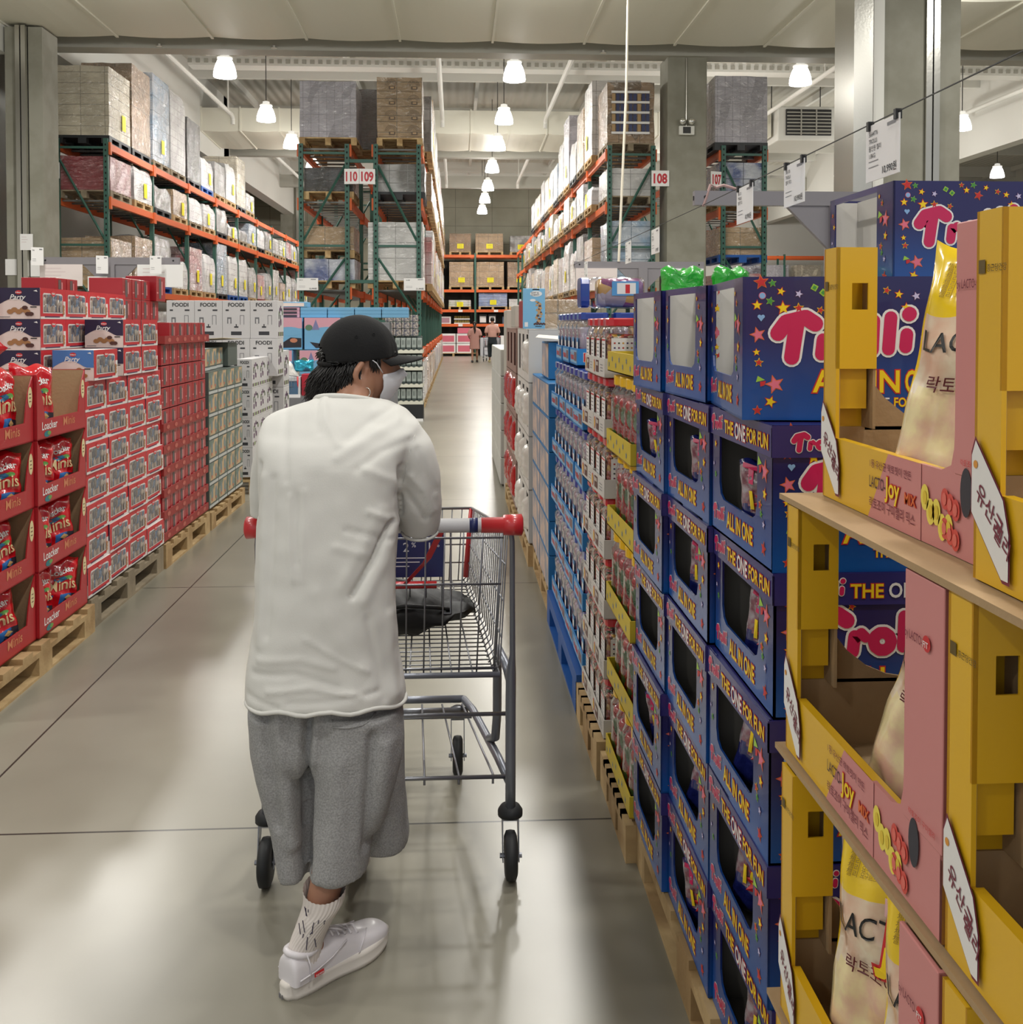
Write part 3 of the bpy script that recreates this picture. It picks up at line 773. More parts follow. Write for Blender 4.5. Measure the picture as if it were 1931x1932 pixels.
# ---- rack 107
load('lilac', 5.2, 19.1, 4.66, 0.98, 1.2, 1.2, 'white lilac cartons three high on top of rack 107', 'end loads of rack 107', 'black')
load('bluewhite', 5.25, 19.1, 3.6, 0.9, 1.16, 0.7, 'blue and white picture cartons behind the sign reading 107', 'end loads of rack 107', 'wood')
load('tan', 5.25, 19.1, 2.62, 0.9, 1.16, 0.5, 'tan cartons on a blue pallet under the blue picture cartons in rack 107', 'end loads of rack 107', 'blue')
load('pink', 5.25, 19.1, 1.55, 0.86, 1.16, 0.72, 'red and white printed cartons low in rack 107', 'end loads of rack 107', 'wood')
# ---- numbers on the racks
def number_sign(txt, x, y, z, w, h, rz, label, tilt=0):
    t = thing('aisle_number_sign', label, 'sign', (x, y, z), rz)
    mb = MB(); mb.box(0, w, -0.01, 0.01, -h / 2, h / 2, WPAP); mb.build('sign_board', t)
    mb = MB(); mb.text(txt, (w / 2, -0.013, -h * 0.3), (1, 0, 0), (0, 0, 1), h * 0.85, REDINK, 0.035, 'C', width=w * 0.78); mb.build('number', t)
    return t
number_sign('111', -7.38, 18.5, 4.2, 0.42, 0.28, 0.06, 'white sign with the red number 111 hung on the rack by the concrete column')
number_sign('110', -1.98, 18.52, 4.13, 0.27, 0.27, -0.18, 'white number sign folded at the lilac carton rack, reading 110')
number_sign('109', -1.71, 18.47, 4.13, 0.28, 0.27, 0.18, 'white number sign folded at the brown carton rack, reading 109')
number_sign('108', 3.53, 18.38, 4.12, 0.32, 0.28, 0.0, 'white sign with the red number 108 between the rack and the column')
number_sign('107', 4.62, 18.4, 4.12, 0.24, 0.28, 0.35, 'white sign with the red number 107 beyond the concrete column')
# ---- price boards on the end of racks 110 and 109
def price_sheet(name, label, loc, rz, w, h, price='', lines=4, board=None, blank=False, tex=None, grp=None, clips=False):
    t = thing(name, label, 'price card', loc, rz, grp)
    mb = MB(); mb.box(0, w, -0.002, 0.002, -h, 0, board or WPAP); mb.build('card', t)
    if not blank:
        mb = MB(); O = (0, -0.004, 0); U = (1, 0, 0); V = (0, 0, 1)
        L_ = tex or ['564476', 'TROLLI', 'ALL IN ONE']
        for i, s in enumerate(L_): mb.text(s, (w * 0.1, -0.004, -h * (0.2 + 0.13 * i)), U, V, h * 0.11, BLACK, 0.006)
        mb.rect(w * 0.66, w * 0.9, -h * 0.14, -h * 0.08, O, U, V, GREYINK)
        for i in range(2): mb.rect(w * 0.1, w * 0.4, -h * (0.66 + 0.1 * i), -h * (0.645 + 0.1 * i), O, U, V, GREYINK)
        if price: mb.text(price, (w * 0.93, -0.004, -h * 0.92), U, V, h * 0.17, BLACK, 0.012, 'R')
        mb.build('printed_text', t)
    if clips:
        for q in (0.08, 0.9):
            mb = MB(); mb.box(w * q, w * q + 0.02, -0.012, 0.012, -0.02, 0.016, BLACK); mb.build('binder_clip', t)
    return t
price_sheet('price_sheet', 'white price sheet on the rack end under the lilac cartons', (-2.84, 18.556, 2.32), 0, 0.38, 0.22, '22,990원', tex=['564210'])
price_sheet('price_sheet', 'white price sheet on the rack end under the brown cartons', (-0.93, 18.556, 2.32), 0, 0.38, 0.22, '21,490원', tex=['561884'])
# ---- rack along the back wall
RB = thing('pallet_rack', 'orange beamed rack across the far end of the aisle under the concrete wall', 'pallet rack', (0, 48.0, 0))
for i, x in enumerate((-6.4, -3.65, 0.92 - 1.83, 0.92, 3.6)):
    pass
ups = [-1.85, 0.92, 3.69, 6.46, 12.9, 15.6, 18.4]
for x in ups:
    mb = MB(); upright(mb, x, 0, 4.8, 0.09, False); upright(mb, x, 1.0, 4.8, 0.09, False); mb.build('upright_frame', RB)
for a, b in zip(ups, ups[1:]):
    if b - a > 4: continue
    for z in (4.72, 3.1, 2.17, 1.5):
        mb = MB(); mb.box(a + 0.05, b - 0.05, -0.06, 0.0, z - 0.13, z, ORANGE); mb.box(a + 0.05, b - 0.05, 1.0, 1.06, z - 0.13, z, ORANGE)
        mb.build('beam', RB)
        if z < 2.5:
            mb = MB()
            for q in (0.35, 0.75): mb.rect(a + (b - a) * q - 0.1, a + (b - a) * q + 0.1, z - 0.12, z - 0.01, (0, -0.065, 0), (1, 0, 0), (0, 0, 1), WPAP)
            tag(mb.build('shelf_price_card', RB), kind='stuff')
mb = MB(); mb.box(-1.85, 6.46, 0.9, 0.95, 0, 3.05, mat('dark_rack_backing', (40, 38, 34), 0.9)); mb.box(-1.85, 6.46, 0.95, 1.0, 3.05, 4.5, mat('dark_rack_backing', (40, 38, 34), 0.9)); mb.build('backing_panel', RB)
def bl(k, x, z, w, h, lab, pal='wood', tg=-2):
    load(k, x, 48.45, z, w, 0.9, h, lab, 'loads on the rack at the far wall', pal, tagside=tg, tz=0.14 + min(h * 0.3, 0.3))
bl('brown', -0.98 + 0.05, 4.72, 0.9, 0.85, 'brown cartons on the top far shelf, beside rack 109')
bl('brown', 0.22, 4.72, 1.02, 0.85, 'brown cartons with a red sticker on the top far shelf')
bl('tan', 1.58, 4.72, 1.3, 0.85, 'tan cartons with red print, widest on the top far shelf')
bl('grey', 3.05, 4.72, 1.0, 0.75, 'white and grey boxes on the top far shelf by rack 108')
bl('brown', -1.05, 3.1, 1.0, 0.95, 'brown cartons on the second far shelf, beside rack 109')
bl('tan', 0.27, 3.1, 1.15, 1.15, 'brown cartons with white slips on the second far shelf')
bl('tan', 1.62, 3.1, 1.3, 1.15, 'brown cartons with a small green sticker on the second far shelf')
bl('brown', 3.0, 3.1, 1.15, 1.15, 'plain brown cartons on the second far shelf by rack 108')
bl('lilac', -1.1, 2.17, 0.9, 0.3, 'low lilac packs on the third far shelf, beside rack 109')
bl('palegreen', 0.2, 2.17, 1.05, 0.3, 'low green and white bags on the third far shelf')
bl('bluebag', 1.75, 2.17, 1.35, 0.62, 'stack of blue folded packs on the third far shelf')
bl('white2', 3.1, 2.17, 1.2, 0.35, 'white padded packs on the third far shelf by rack 108')
bl('white2', 5.2, 2.17, 1.2, 0.6, 'white packs on the third far shelf hidden past rack 108', tg=None)
bl('navy', 14.0, 4.72 - 1.6, 0.95, 1.0, 'navy printed cartons on the far rack behind rack 107', 'black')
bl('lilac', 15.2, 3.1, 1.25, 1.05, 'white cartons with jagged edges on the far rack past rack 107', 'black')
bl('beige', 16.8, 3.1, 1.2, 1.05, 'beige white cartons on the far rack beside the grey sign post', 'black', None)
bl('grey', 15.1, 2.17, 1.1, 0.45, 'white film covered packs under the white cartons of the far rack')
bl('blue', 16.9, 2.17, 1.3, 0.4, 'pale blue packs under the beige cartons of the far rack')
# small goods on the low shelf and the floor of the far rack
PINK = mat('pink_box', (206, 104, 122), 0.5); PURP = mat('purple_box', (92, 50, 96), 0.5); MAG = mat('magenta_box', (200, 60, 130), 0.5)
def simple_box(name, label, cat, x, y, z, w, l, h, m, grp=None, face=None, band=None, rz=0):
    t = thing(name, label, cat, (x, y, z), rz, grp)
    mb = MB(); mb.box(-w / 2, w / 2, -l / 2, l / 2, 0, h, m, min(0.008, h * 0.1)); mb.build('box_body', t)
    if face or band:
        mb = MB()
        if face: mb.rect(-w * 0.4, w * 0.4, h * 0.15, h * 0.8, (0, -l / 2 - 0.003, 0), (1, 0, 0), (0, 0, 1), face)
        if band: mb.rect(-w / 2, w / 2, 0, h * 0.16, (0, -l / 2 - 0.005, 0), (1, 0, 0), (0, 0, 1), band)
        mb.build('printed_front', t)
    return t
for r in range(2):
    simple_box('pink_carton', 'magenta and purple carton at the foot of the far rack, %s' % ('on the floor' if not r else 'upper of two'), 'box', -0.98, 48.0, 0.14 + r * 0.56, 0.6, 0.6, 0.54, PURP, 'pink cartons under the far rack', MAG, MAG)
    for c in range(2):
        simple_box('pink_carton', 'pink carton with white corners, %s, %s beside the purple cartons' % ('on its pallet' if not r else 'upper row', ORD[c]), 'box', -0.35 + 0.74 * c, 48.0, 0.14 + r * 0.46, 0.7, 0.6, 0.44, WPAP, 'pink cartons under the far rack', PINK, None)
simple_box('pink_carton', 'plain pink carton on top behind the woman in pink', 'box', 0.39, 48.1, 1.06, 0.6, 0.5, 0.25, PINK, 'pink cartons under the far rack')
o = bpy.data.objects.new('pallet', pallet_mesh('wood', 2.3, 0.9)); COL.objects.link(o); o.location = (0.0 - 0.1, 48.0, 0); tag(o, 'wooden pallet under the pink cartons at the far rack', 'pallet')
simple_box('blanket_pack', 'pinkish blanket pack in a white case on the low far shelf', 'pack', -0.55, 48.3, 1.5, 0.66, 0.4, 0.34, WPAP, None, mat('dusty_pink', (170, 130, 140), 0.7))
for r in range(2):
    t = thing('jar_tray', 'white tray of yellow jars, %s of two on the low far shelf' % ('lower', 'upper')[r], 'tray', (0.3, 48.3, 1.5 + 0.2 * r))
    MB().box(-0.37, 0.37, -0.2, 0.2, 0, 0.05, WPAP).build('tray', t)
    mb = MB()
    for k in range(9): mb.lathe([(0.03, 0.05), (0.03, 0.14), (0.02, 0.17)], (-0.32 + k * 0.08, -0.15, 0), mat('amber_jar', (150, 130, 60), 0.3, coat=1), 8)
    tag(mb.build('jars', t), kind='stuff')
for k in range(2): simple_box('black_and_white_pack', 'black topped white pack, %s of two behind the man in pink' % ORD[k], 'pack', 1.28 + 0.44 * k, 48.3, 1.5, 0.36, 0.4, 0.44, BLACK, None, WPAP)
simple_box('storage_bin', 'grey blue bin leaning on the low far shelf', 'bin', 2.45, 48.3, 1.5, 0.5, 0.4, 0.34, mat('slate_blue', (84, 96, 112), 0.5))
simple_box('white_carton', 'tall white carton at the foot of the far rack past the man in pink', 'box', 2.35, 47.9, 0.0, 0.5, 0.6, 0.95, WPAP)
simple_box('white_carton', 'low white carton seen through the far shopping cart', 'box', 1.6, 48.1, 0.0, 0.9, 0.6, 0.85, mat('pale_grey_card', (190, 192, 198), 0.5))
# ================================================================ displays along the near side of the aisle (x > 0)
WOODN = WOOD
YEL = mat('yellow_card', (226, 178, 28), 0.38, coat=0.3, coat_rough=0.3)
PNK = mat('pink_card', (208, 136, 134), 0.45, coat=0.2, coat_rough=0.3)
KRAFT = mat('kraft_card', (172, 144, 108), 0.85, bump=0.15, bscale=60)
CARDW = mat('white_card_inside', (214, 210, 202), 0.8)
SHADEC = mat('shaded_card_inside', (120, 116, 108), 0.85)  # lining colour darkened to stand for the unlit inside of closed boxes
BLUEG = grad_mat('night_blue_to_blue_print', (30, 28, 92), (4, 84, 164), 0.0, 0.15, 0.32, 0.3)
NAVY = mat('night_blue_print', (44, 40, 112), 0.35, coat=0.4)
HOTP = flat((206, 34, 92), 0.3); WHT = flat((240, 238, 236), 0.4); YLW = flat((250, 214, 30), 0.4); RDP = flat((206, 44, 50), 0.4)
PKS = flat((232, 116, 140), 0.4); GRN = flat((70, 150, 70), 0.4); LIM = flat((160, 204, 70), 0.4); SKY = flat((142, 184, 232), 0.4); ORG = flat((226, 110, 50), 0.4); LAV = flat((208, 200, 236), 0.4)
UA, UC, VZ = (0, -1, 0), (1, 0, 0), (0, 0, 1)   # aisle face runs towards the camera; the end face runs away from the aisle

def off(O, n, e):
    return (O[0] + n[0] * e, O[1] + n[1] * e, O[2] + n[2] * e)
def logo(mb, O, U, V, h, n, e0=0.0008):
    """the bubble word on the box, drawn with fat round strokes"""
    s = h
    L_ = [[[(0.10, 0.62), (0.25, 0.83), (0.62, 0.92), (0.80, 0.80)], 0.15], [[(0.46, 0.85), (0.40, 0.45), (0.36, 0.16)], 0.145],
          [[(0.92, 0.22), (0.95, 0.50)], 0.12], [[(0.95, 0.45), (1.08, 0.56), (1.16, 0.48)], 0.10],
          [[(1.48 + 0.17 * cos(a), 0.40 + 0.17 * sin(a)) for a in [2 * pi * k / 10 for k in range(11)]], 0.11],
          [[(1.88, 0.30), (1.90, 0.86)], 0.12], [[(2.18, 0.32), (2.22, 0.92)], 0.12], [[(2.50, 0.36), (2.52, 0.60)], 0.12], [[(2.56, 0.98), (2.57, 0.99)], 0.135]]
    for pts, w in L_: mb.stroke([(a * s, b * s) for a, b in pts], (w + 0.045) * s, off(O, n, e0), U, V, WHT)
    for pts, w in L_: mb.stroke([(a * s, b * s) for a, b in pts], w * s, off(O, n, e0 * 2), U, V, HOTP)
def outlined(mb, txt, O, U, V, size, n, c1, c2, w=None, o1=0.02, o2=0.06, e=0.0007, align='L', sx=1.0):
    if w:
        vs, fs, x0, x1 = text_shape(txt, o1); sx = w / ((x1 - x0) * size)
    mb.text(txt, off(O, n, e), U, V, size, c2, o2, align, sx); mb.text(txt, off(O, n, e * 2), U, V, size, c1, o1, align, sx)
STARS = [(433, 572, 40, 'R'), (498, 607, 22, 'G'), (548, 655, 25, 'Y'), (650, 670, 25, 'L'), (440, 680, 19, 'C'), (485, 712, 24, 'G'), (410, 735, 30, 'Y'), (560, 752, 40, 'Y'), (650, 752, 28, 'O'), (775, 765, 22, 'O'),
         (740, 633, 22, 'D'), (790, 662, 22, 'D'), (434, 808, 22, 'H'), (415, 908, 42, 'P'), (408, 1010, 22, 'Y'), (422, 1070, 25, 'O'), (432, 1185, 26, 'K'), (515, 1198, 50, 'P'), (490, 1300, 35, 'Y'), (415, 1350, 27, 'R'),
         (865, 590, 20, 'O'), (905, 640, 26, 'Y'), (960, 600, 24, 'G'), (1000, 680, 34, 'R'), (1060, 620, 22, 'Y'), (1153, 650, 22, 'O'), (1222, 673, 25, 'Y'), (1320, 683, 27, 'L'), (1265, 750, 28, 'Y')]
def stars(mb, lst, O, U, V, n, k=1.0, conv=True):
    for zx, zy, r, c in lst:
        if conv:
            u = (1300 + zx / 3.06 - 1407) / 1137 * k; v = (800 - (340 + zy / 3.06)) / 1137 * k; r = r / 3.06 / 1137 * k
        else: u, v = zx, zy
        v = min(v, 0.232); rot = ((zx * 7 + zy * 3) % 10) / 10 * 0.7 - 0.35
        A, B = off(O, n, 0.0006), off(O, n, 0.0012)
        if c in 'RGYLOP':
            inner = {'R': RDP, 'G': GRN, 'Y': YLW, 'L': LAV, 'O': RDP, 'P': PKS}[c]; outer = {'R': ORG, 'G': LIM, 'Y': RDP, 'L': PURP, 'O': YLW, 'P': ORG}[c]
            mb.star(u, v, r * 1.18, A, U, V, outer, rot=rot); mb.star(u, v, r * 0.92, B, U, V, inner, rot=rot)
        elif c == 'C': mb.disc(u, v, r * 1.1, A, U, V, PKS); mb.disc(u, v, r * 0.9, B, U, V, SKY)
        elif c == 'D':
            mb.star(u, v, r * 1.1, A, U, V, LIM, 4, 0.71, rot); mb.star(u, v, r * 0.6, B, U, V, GRN, 4, 0.71, rot)
        elif c == 'H':
            mb.disc(u - r * 0.45, v + r * 0.3, r * 0.5, A, U, V, SKY); mb.disc(u + r * 0.45, v + r * 0.3, r * 0.5, B, U, V, SKY)
            mb.plane_pts([(u - r * 0.92, v + r * 0.15), (u, v - r), (u + r * 0.92, v + r * 0.15)], off(O, n, 0.0009), U, V, SKY)
        elif c == 'K':
            mb.plane_pts([(u - r, v), (u + r, v + r * 0.5), (u - r * 0.6, v + r * 1.4)], A, U, V, LIM)
            mb.plane_pts([(u, v - r), (u + r * 0.9, v - r * 0.7), (u + r * 1.2, v + r * 0.3), (u - r * 0.1, v + r * 0.1)], B, U, V, RDP)
TL, TW, TH = 0.385, 0.335, 0.241
def make_candy_box(opened):
    t = thing('candy_display_box', 'box', 'display box')
    e = 0.004; mb = MB(); M_ = BLUEG
    # end walls and rear wall
    mb.box(0, TW, 0, e, 0, TH, M_); mb.box(0, TW, TL - e, TL, 0, TH, M_); mb.box(TW - e, TW, 0, TL, 0, TH, M_); mb.box(0, TW, 0, TL, 0, e, M_)
    # aisle wall with its window
    wl, wr = (0.032, 0.09) if opened else (0.055, 0.085); lip = 0.068
    mb.box(0, e, 0, TL, 0, lip, M_); mb.box(0, e, 0, wr, lip, TH, M_); mb.box(0, e, TL - wl, TL, lip, TH, M_)
    if opened: mb.box(0, e, wr, TL - wl, TH - 0.014, TH, NAVY)
    c = 0.03
    for a, s in ((wr, 1), (TL - wl, -1)):
        mb.add([(0, a, lip), (0, a + s * c, lip), (0, a + s * c * 0.3, lip + c * 0.3), (0, a, lip + c), (e, a, lip), (e, a + s * c, lip), (e, a + s * c * 0.3, lip + c * 0.3), (e, a, lip + c)],
               [(0, 1, 2, 3), (7, 6, 5, 4), (1, 5, 6, 2), (2, 6, 7, 3)], M_)
    mb.build('printed_box', t)
    q = CARDW if opened else SHADEC
    mb = MB(); f = 0.0055
    mb.box(f, TW - f, f - 0.001, f, f, TH - f, q); mb.box(f, TW - f, TL - f, TL - f + 0.001, f, TH - f, q); mb.box(TW - f, TW - f + 0.001, f, TL - f, f, TH - f, q); mb.box(f, TW - f, f, TL - f, f, f + 0.001, q)
    if opened: mb.box(0.07, 0.074, f, TL - f, f, TH - 0.004, CARDW)
    mb.build('card_lining', t)
    mb = MB()
    OA = (0, TL, 0); nA = (-1, 0, 0)
    logo(mb, (0, TL - 0.015, 0.022), UA, VZ, 0.030, nA, 0.0006)
    outlined(mb, 'ALL IN ONE', (0, TL - 0.115, 0.022), UA, VZ, 0.042, nA, YLW, RDP, w=0.165)
    stars(mb, [(0.31, 0.215, 0.006, 'Y'), (0.325, 0.198, 0.007, 'O'), (0.315, 0.165, 0.012, 'K'), (0.345, 0.16, 0.018, 'P'), (0.345, 0.122, 0.011, 'Y'), (0.32, 0.10, 0.009, 'O'), (0.325, 0.085, 0.007, 'G'), (0.34, 0.07, 0.008, 'L'),
               (0.02, 0.2, 0.006, 'O'), (0.03, 0.17, 0.008, 'Y'), (0.018, 0.13, 0.006, 'L'), (0.03, 0.11, 0.007, 'G'), (0.34, 0.03, 0.012, 'R')], OA, UA, VZ, nA, conv=False)
    OC = (0, 0, 0); nC = (0, -1, 0)
    stars(mb, STARS, OC, UC, VZ, nC)
    logo(mb, (0.050, 0, 0.092), UC, VZ, 0.0875, nC)
    outlined(mb, 'ALL IN', (0.118, 0, 0.048), UC, VZ, 0.052, nC, YLW, RDP, w=0.143)
    outlined(mb, 'ONE', (0.268, 0, 0.048), UC, VZ, 0.052, nC, YLW, RDP, w=0.06, align='L')
    outlined(mb, 'THE', (0.168, 0, 0.024), UC, VZ, 0.021, nC, YLW, RDP, w=0.034); outlined(mb, 'ONE', (0.209, 0, 0.024), UC, VZ, 0.021, nC, WHT, NAVY, w=0.034); outlined(mb, 'FOR FUN', (0.25, 0, 0.024), UC, VZ, 0.021, nC, YLW, RDP, w=0.066)
    tag(mb.build('printed_design', t), kind='stuff')
    if not opened:
        mb = MB(); g = 0.003; z0 = 0.188
        mb.box(-g, TW + g, -g, TL + g, TH - 0.0045, TH - 0.001, NAVY); mb.box(-g, 0, -g, TL + g, z0, TH - 0.0045, NAVY); mb.box(-g, TW + g, -g, 0, z0, TH - 0.0045, NAVY); mb.box(-g, TW + g, TL, TL + g, z0, TH - 0.0045, NAVY)
        o = mb.build('lid', t)
        mb = MB()
        logo(mb, (-g, TL - 0.01, 0.197), UA, VZ, 0.030, nA, 0.0006)
        outlined(mb, 'THE', (-g, TL - 0.105, 0.2), UA, VZ, 0.034, nA, YLW, RDP, w=0.06); outlined(mb, 'ONE', (-g, TL - 0.175, 0.197), UA, VZ, 0.04, nA, WHT, RDP, w=0.066); outlined(mb, 'FOR FUN', (-g, TL - 0.25, 0.2), UA, VZ, 0.034, nA, YLW, RDP, w=0.12)
        logo(mb, (0.03, -g, 0.196), UC, VZ, 0.032, nC); outlined(mb, 'THE', (0.125, -g, 0.2), UC, VZ, 0.032, nC, YLW, RDP, w=0.055); outlined(mb, 'ONE', (0.188, -g, 0.2), UC, VZ, 0.034, nC, WHT, NAVY, w=0.06); outlined(mb, 'FOR FUN', (0.255, -g, 0.2), UC, VZ, 0.032, nC, YLW, RDP, w=0.075)
        tag(mb.build('lid_lettering', o), kind='stuff')
    return t
CLOSED = make_candy_box(False); OPEN = make_candy_box(True)
gx = 0.514; ycol = [1.63, 2.022, 2.412]
where = ['the camera end', 'the middle of the stack', 'the yellow trays']
for c in range(3):
    for r in range(5):
        jx = random.uniform(-0.006, 0.006); jr = random.uniform(-0.012, 0.012)
        place(CLOSED, (gx - 0.01 * c + jx, ycol[c], 0.131 + TH * r), jr, 'blue star covered candy box, %s up, column at %s' % (ORD[r], where[c]), 'blue candy boxes stacked by the aisle')
place(OPEN, (0.482, 1.70, 0.131 + TH * 5 + 0.002), -0.11, 'opened blue star covered candy box on top at the camera end', 'opened blue candy boxes')
place(OPEN, (0.512, 2.075, 0.131 + TH * 5 + 0.002), 0.05, 'opened blue star covered candy box on top in the middle', 'opened blue candy boxes', scale=(1, 0.85, 1))
place(OPEN, (0.488, 2.42, 0.131 + TH * 5 + 0.002), 0.06, 'opened blue star covered candy box on top by the yellow trays', 'opened blue candy boxes', scale=(1, 0.72, 1))
for r in range(6):
    place(CLOSED, (0.93, 2.2, 0.131 + TH * r), 0, 'blue candy box in the second row back, %s up' % ORD[r], 'blue candy boxes in the second row')
place(OPEN, (0.972, 2.235, 0.131 + TH * 6), 0.0, 'highest opened blue candy box, in the second row above the rest', 'opened blue candy boxes')
def floor_pallet(kind, x, y, w, l, label, z=0):
    o = bpy.data.objects.new('pallet', pallet_mesh(kind, w, l)); COL.objects.link(o); o.location = (x, y, z - 0.012); o.scale = (1, 1, 1)
    return tag(o, label, 'pallet')
floor_pallet('wood', 1.02, 2.2, 1.04, 1.22, 'wooden pallet under the blue candy boxes')

# ---- crinkled bags
def bag_fn(w, h, t, seed, crimp=0.03, lean=0.0, bulge=0.0):
    rnd = random.Random(seed)
    ph = [rnd.uniform(0, 6.28) for _ in range(8)]
    def f(u, v, side):     # u,v in 0..1, side -1 front / 1 back
        eu = max(0.0, 1 - abs(2 * u - 1) ** 3.0); ev = max(0.0, 1 - abs(2 * v - 1) ** 5) * (1.0 - bulge * (v - 0.35))
        d = t / 2 * (eu ** 0.6) * (ev ** 0.7)
        wr = 0.045 * t * (sin(9 * u + 14 * v + ph[0]) + 0.7 * sin(17 * u - 9 * v + ph[1]) + 0.6 * sin(5 * u + 31 * v + ph[2]) + 0.5 * sin(29 * u + 7 * v + ph[3]))
        d += wr * min(1, eu * 2) * min(1, ev * 2)
        x = (u - 0.5) * w * (1 - 0.05 * sin(pi * v) + 0.012 * sin(20 * v + ph[4])); z = h * v + 0.008 * sin(11 * u + ph[5]) * v
        return (x, side * d + lean * v * h, z)
    return f
def make_bag(name, label, cat, w, h, t, matfn, seed, decal=None, nu=22, nv=30, **k):
    root = thing(name, label, cat); f = bag_fn(w, h, t, seed, **k)
    mb = MB()
    for side in (-1, 1):
        vs = [f(i / nu, j / nv, side) for j in range(nv + 1) for i in range(nu + 1)]
        byM = {}
        for j in range(nv):
            for i in range(nu):
                a = j * (nu + 1) + i; q = (a, a + 1, a + nu + 2, a + nu + 1)
                byM.setdefault(matfn((i + 0.5) / nu, (j + 0.5) / nv, side), []).append(q if side < 0 else q[::-1])
        b = len(mb.v); mb.v.extend(vs)
        for m, fs in byM.items():
            kk = mb.mi(m)
            for q in fs: mb.f.append(tuple(b + i for i in q)); mb.m.append(kk)
    mb.build('bag_film', root, True)
    if decal:
        mb = MB(); decal(mb, f, w, h); mb.build('bag_print', root)
    return root
def map_text(mb, txt, u0, v0, size, f, w, h, m, offs=0.01, e=0.0015, rot=0.0, align='L', e2=0):
    vs, fs, x0, x1 = text_shape(txt, offs); out = []
    d = {'L': 0, 'C': -(x0 + x1) / 2}[align]
    for v in vs:
        a, b = (v[0] + d) * size, v[1] * size
        a, b = a * cos(rot) - b * sin(rot), a * sin(rot) + b * cos(rot)
        p = f(min(0.97, max(0.03, u0 + a / w)), v0 + b / h, -1); out.append((p[0], p[1] - e - e2, p[2]))
    mb.add(out, fs, m)
def map_poly(mb, pts, f, w, h, m, e=0.001):
    cu = sum(p[0] for p in pts) / len(pts); cv = sum(p[1] for p in pts) / len(pts)
    P_ = [(cu, cv)] + list(pts); V_ = []
    for u, v in P_:
        p = f(u, v, -1); V_.append((p[0], p[1] - e, p[2]))
    n = len(pts); mb.add(V_, [(0, 1 + i, 1 + (i + 1) % n) for i in range(n)], m)
BLUF = mat('blue_candy_film', (28, 34, 96), 0.22, coat=1, bump=0.6, bscale=26)
CLRF = mat('clear_bag_with_sweets', (150, 140, 146), 0.25, coat=1, bump=0.8, bscale=30, mottle=0.6, mscale=34, col2=(120, 60, 76))
def bagm(u, v, s): return BLUF if v < 0.42 + 0.05 * sin(20 * u) or v > 0.92 else CLRF
def bag_decal(mb, f, w, h):
    pts = []
    for i in range(20):
        a = 2 * pi * i / 20; r = 0.30 if i % 2 == 0 else 0.2; pts.append((0.5 + r * cos(a), 0.47 + r * 0.7 * sin(a)))
    map_poly(mb, pts, f, w, h, RDP, 0.003)
    map_text(mb, '100g', 0.5, 0.44, 0.055, f, w, h, YLW, 0.03, 0.0055, 0.1, 'C')
    map_text(mb, 'Trolli', 0.5, 0.72, 0.06, f, w, h, HOTP, 0.05, 0.0045, 0.0, 'C')
CB = make_bag('candy_bag', 'bag', 'candy bag', 0.16, 0.19, 0.05, bagm, 3, bag_decal)
spots = [(0, 0, 0.05, 0.02, 'first', 'camera end'), (0, 1, 0.12, -0.1, 'second', 'camera end'), (0, 2, 0.12, 0.2, 'third', 'camera end'), (0, 3, 0.06, -0.15, 'fourth', 'camera end'), (0, 4, 0.05, 0.1, 'fifth', 'camera end'),
         (1, 0, 0.08, 0.1, 'first', 'middle column'), (1, 1, 0.12, 0.3, 'second', 'middle column'), (1, 3, 0.1, -0.2, 'fourth', 'middle column'), (1, 4, 0.05, 0.3, 'fifth', 'middle column'),
         (2, 0, 0.08, 0.1, 'first', 'column by the yellow trays'), (2, 1, 0.1, 0, 'second', 'column by the yellow trays'), (2, 3, 0.03, 0.2, 'fourth', 'column by the yellow trays'), (2, 4, 0.12, 0.2, 'fifth', 'column by the yellow trays')]
for c, r, dy, rr, a, b in spots:
    o = place(CB, (gx + 0.062, ycol[c] + 0.12 + dy, 0.131 + TH * r + 0.01), 0, 'shiny sweets bag inside the %s blue box up, %s' % (a, b), 'sweets bags in the blue boxes', scale=(0.85, 1, 0.78 if r != 2 else 0.88))
    o.rotation_euler = (radians(-8), radians(random.uniform(-14, 14)), radians(-36) + rr * 0.3)
o = place(CB, (1.06, 2.36, 0.131 + TH * 6 + 0.015), 0, 'sweets bag with a lime corner in the highest opened blue box', 'sweets bags in the blue boxes'); o.rotation_euler = (radians(-12), radians(20), radians(-65))

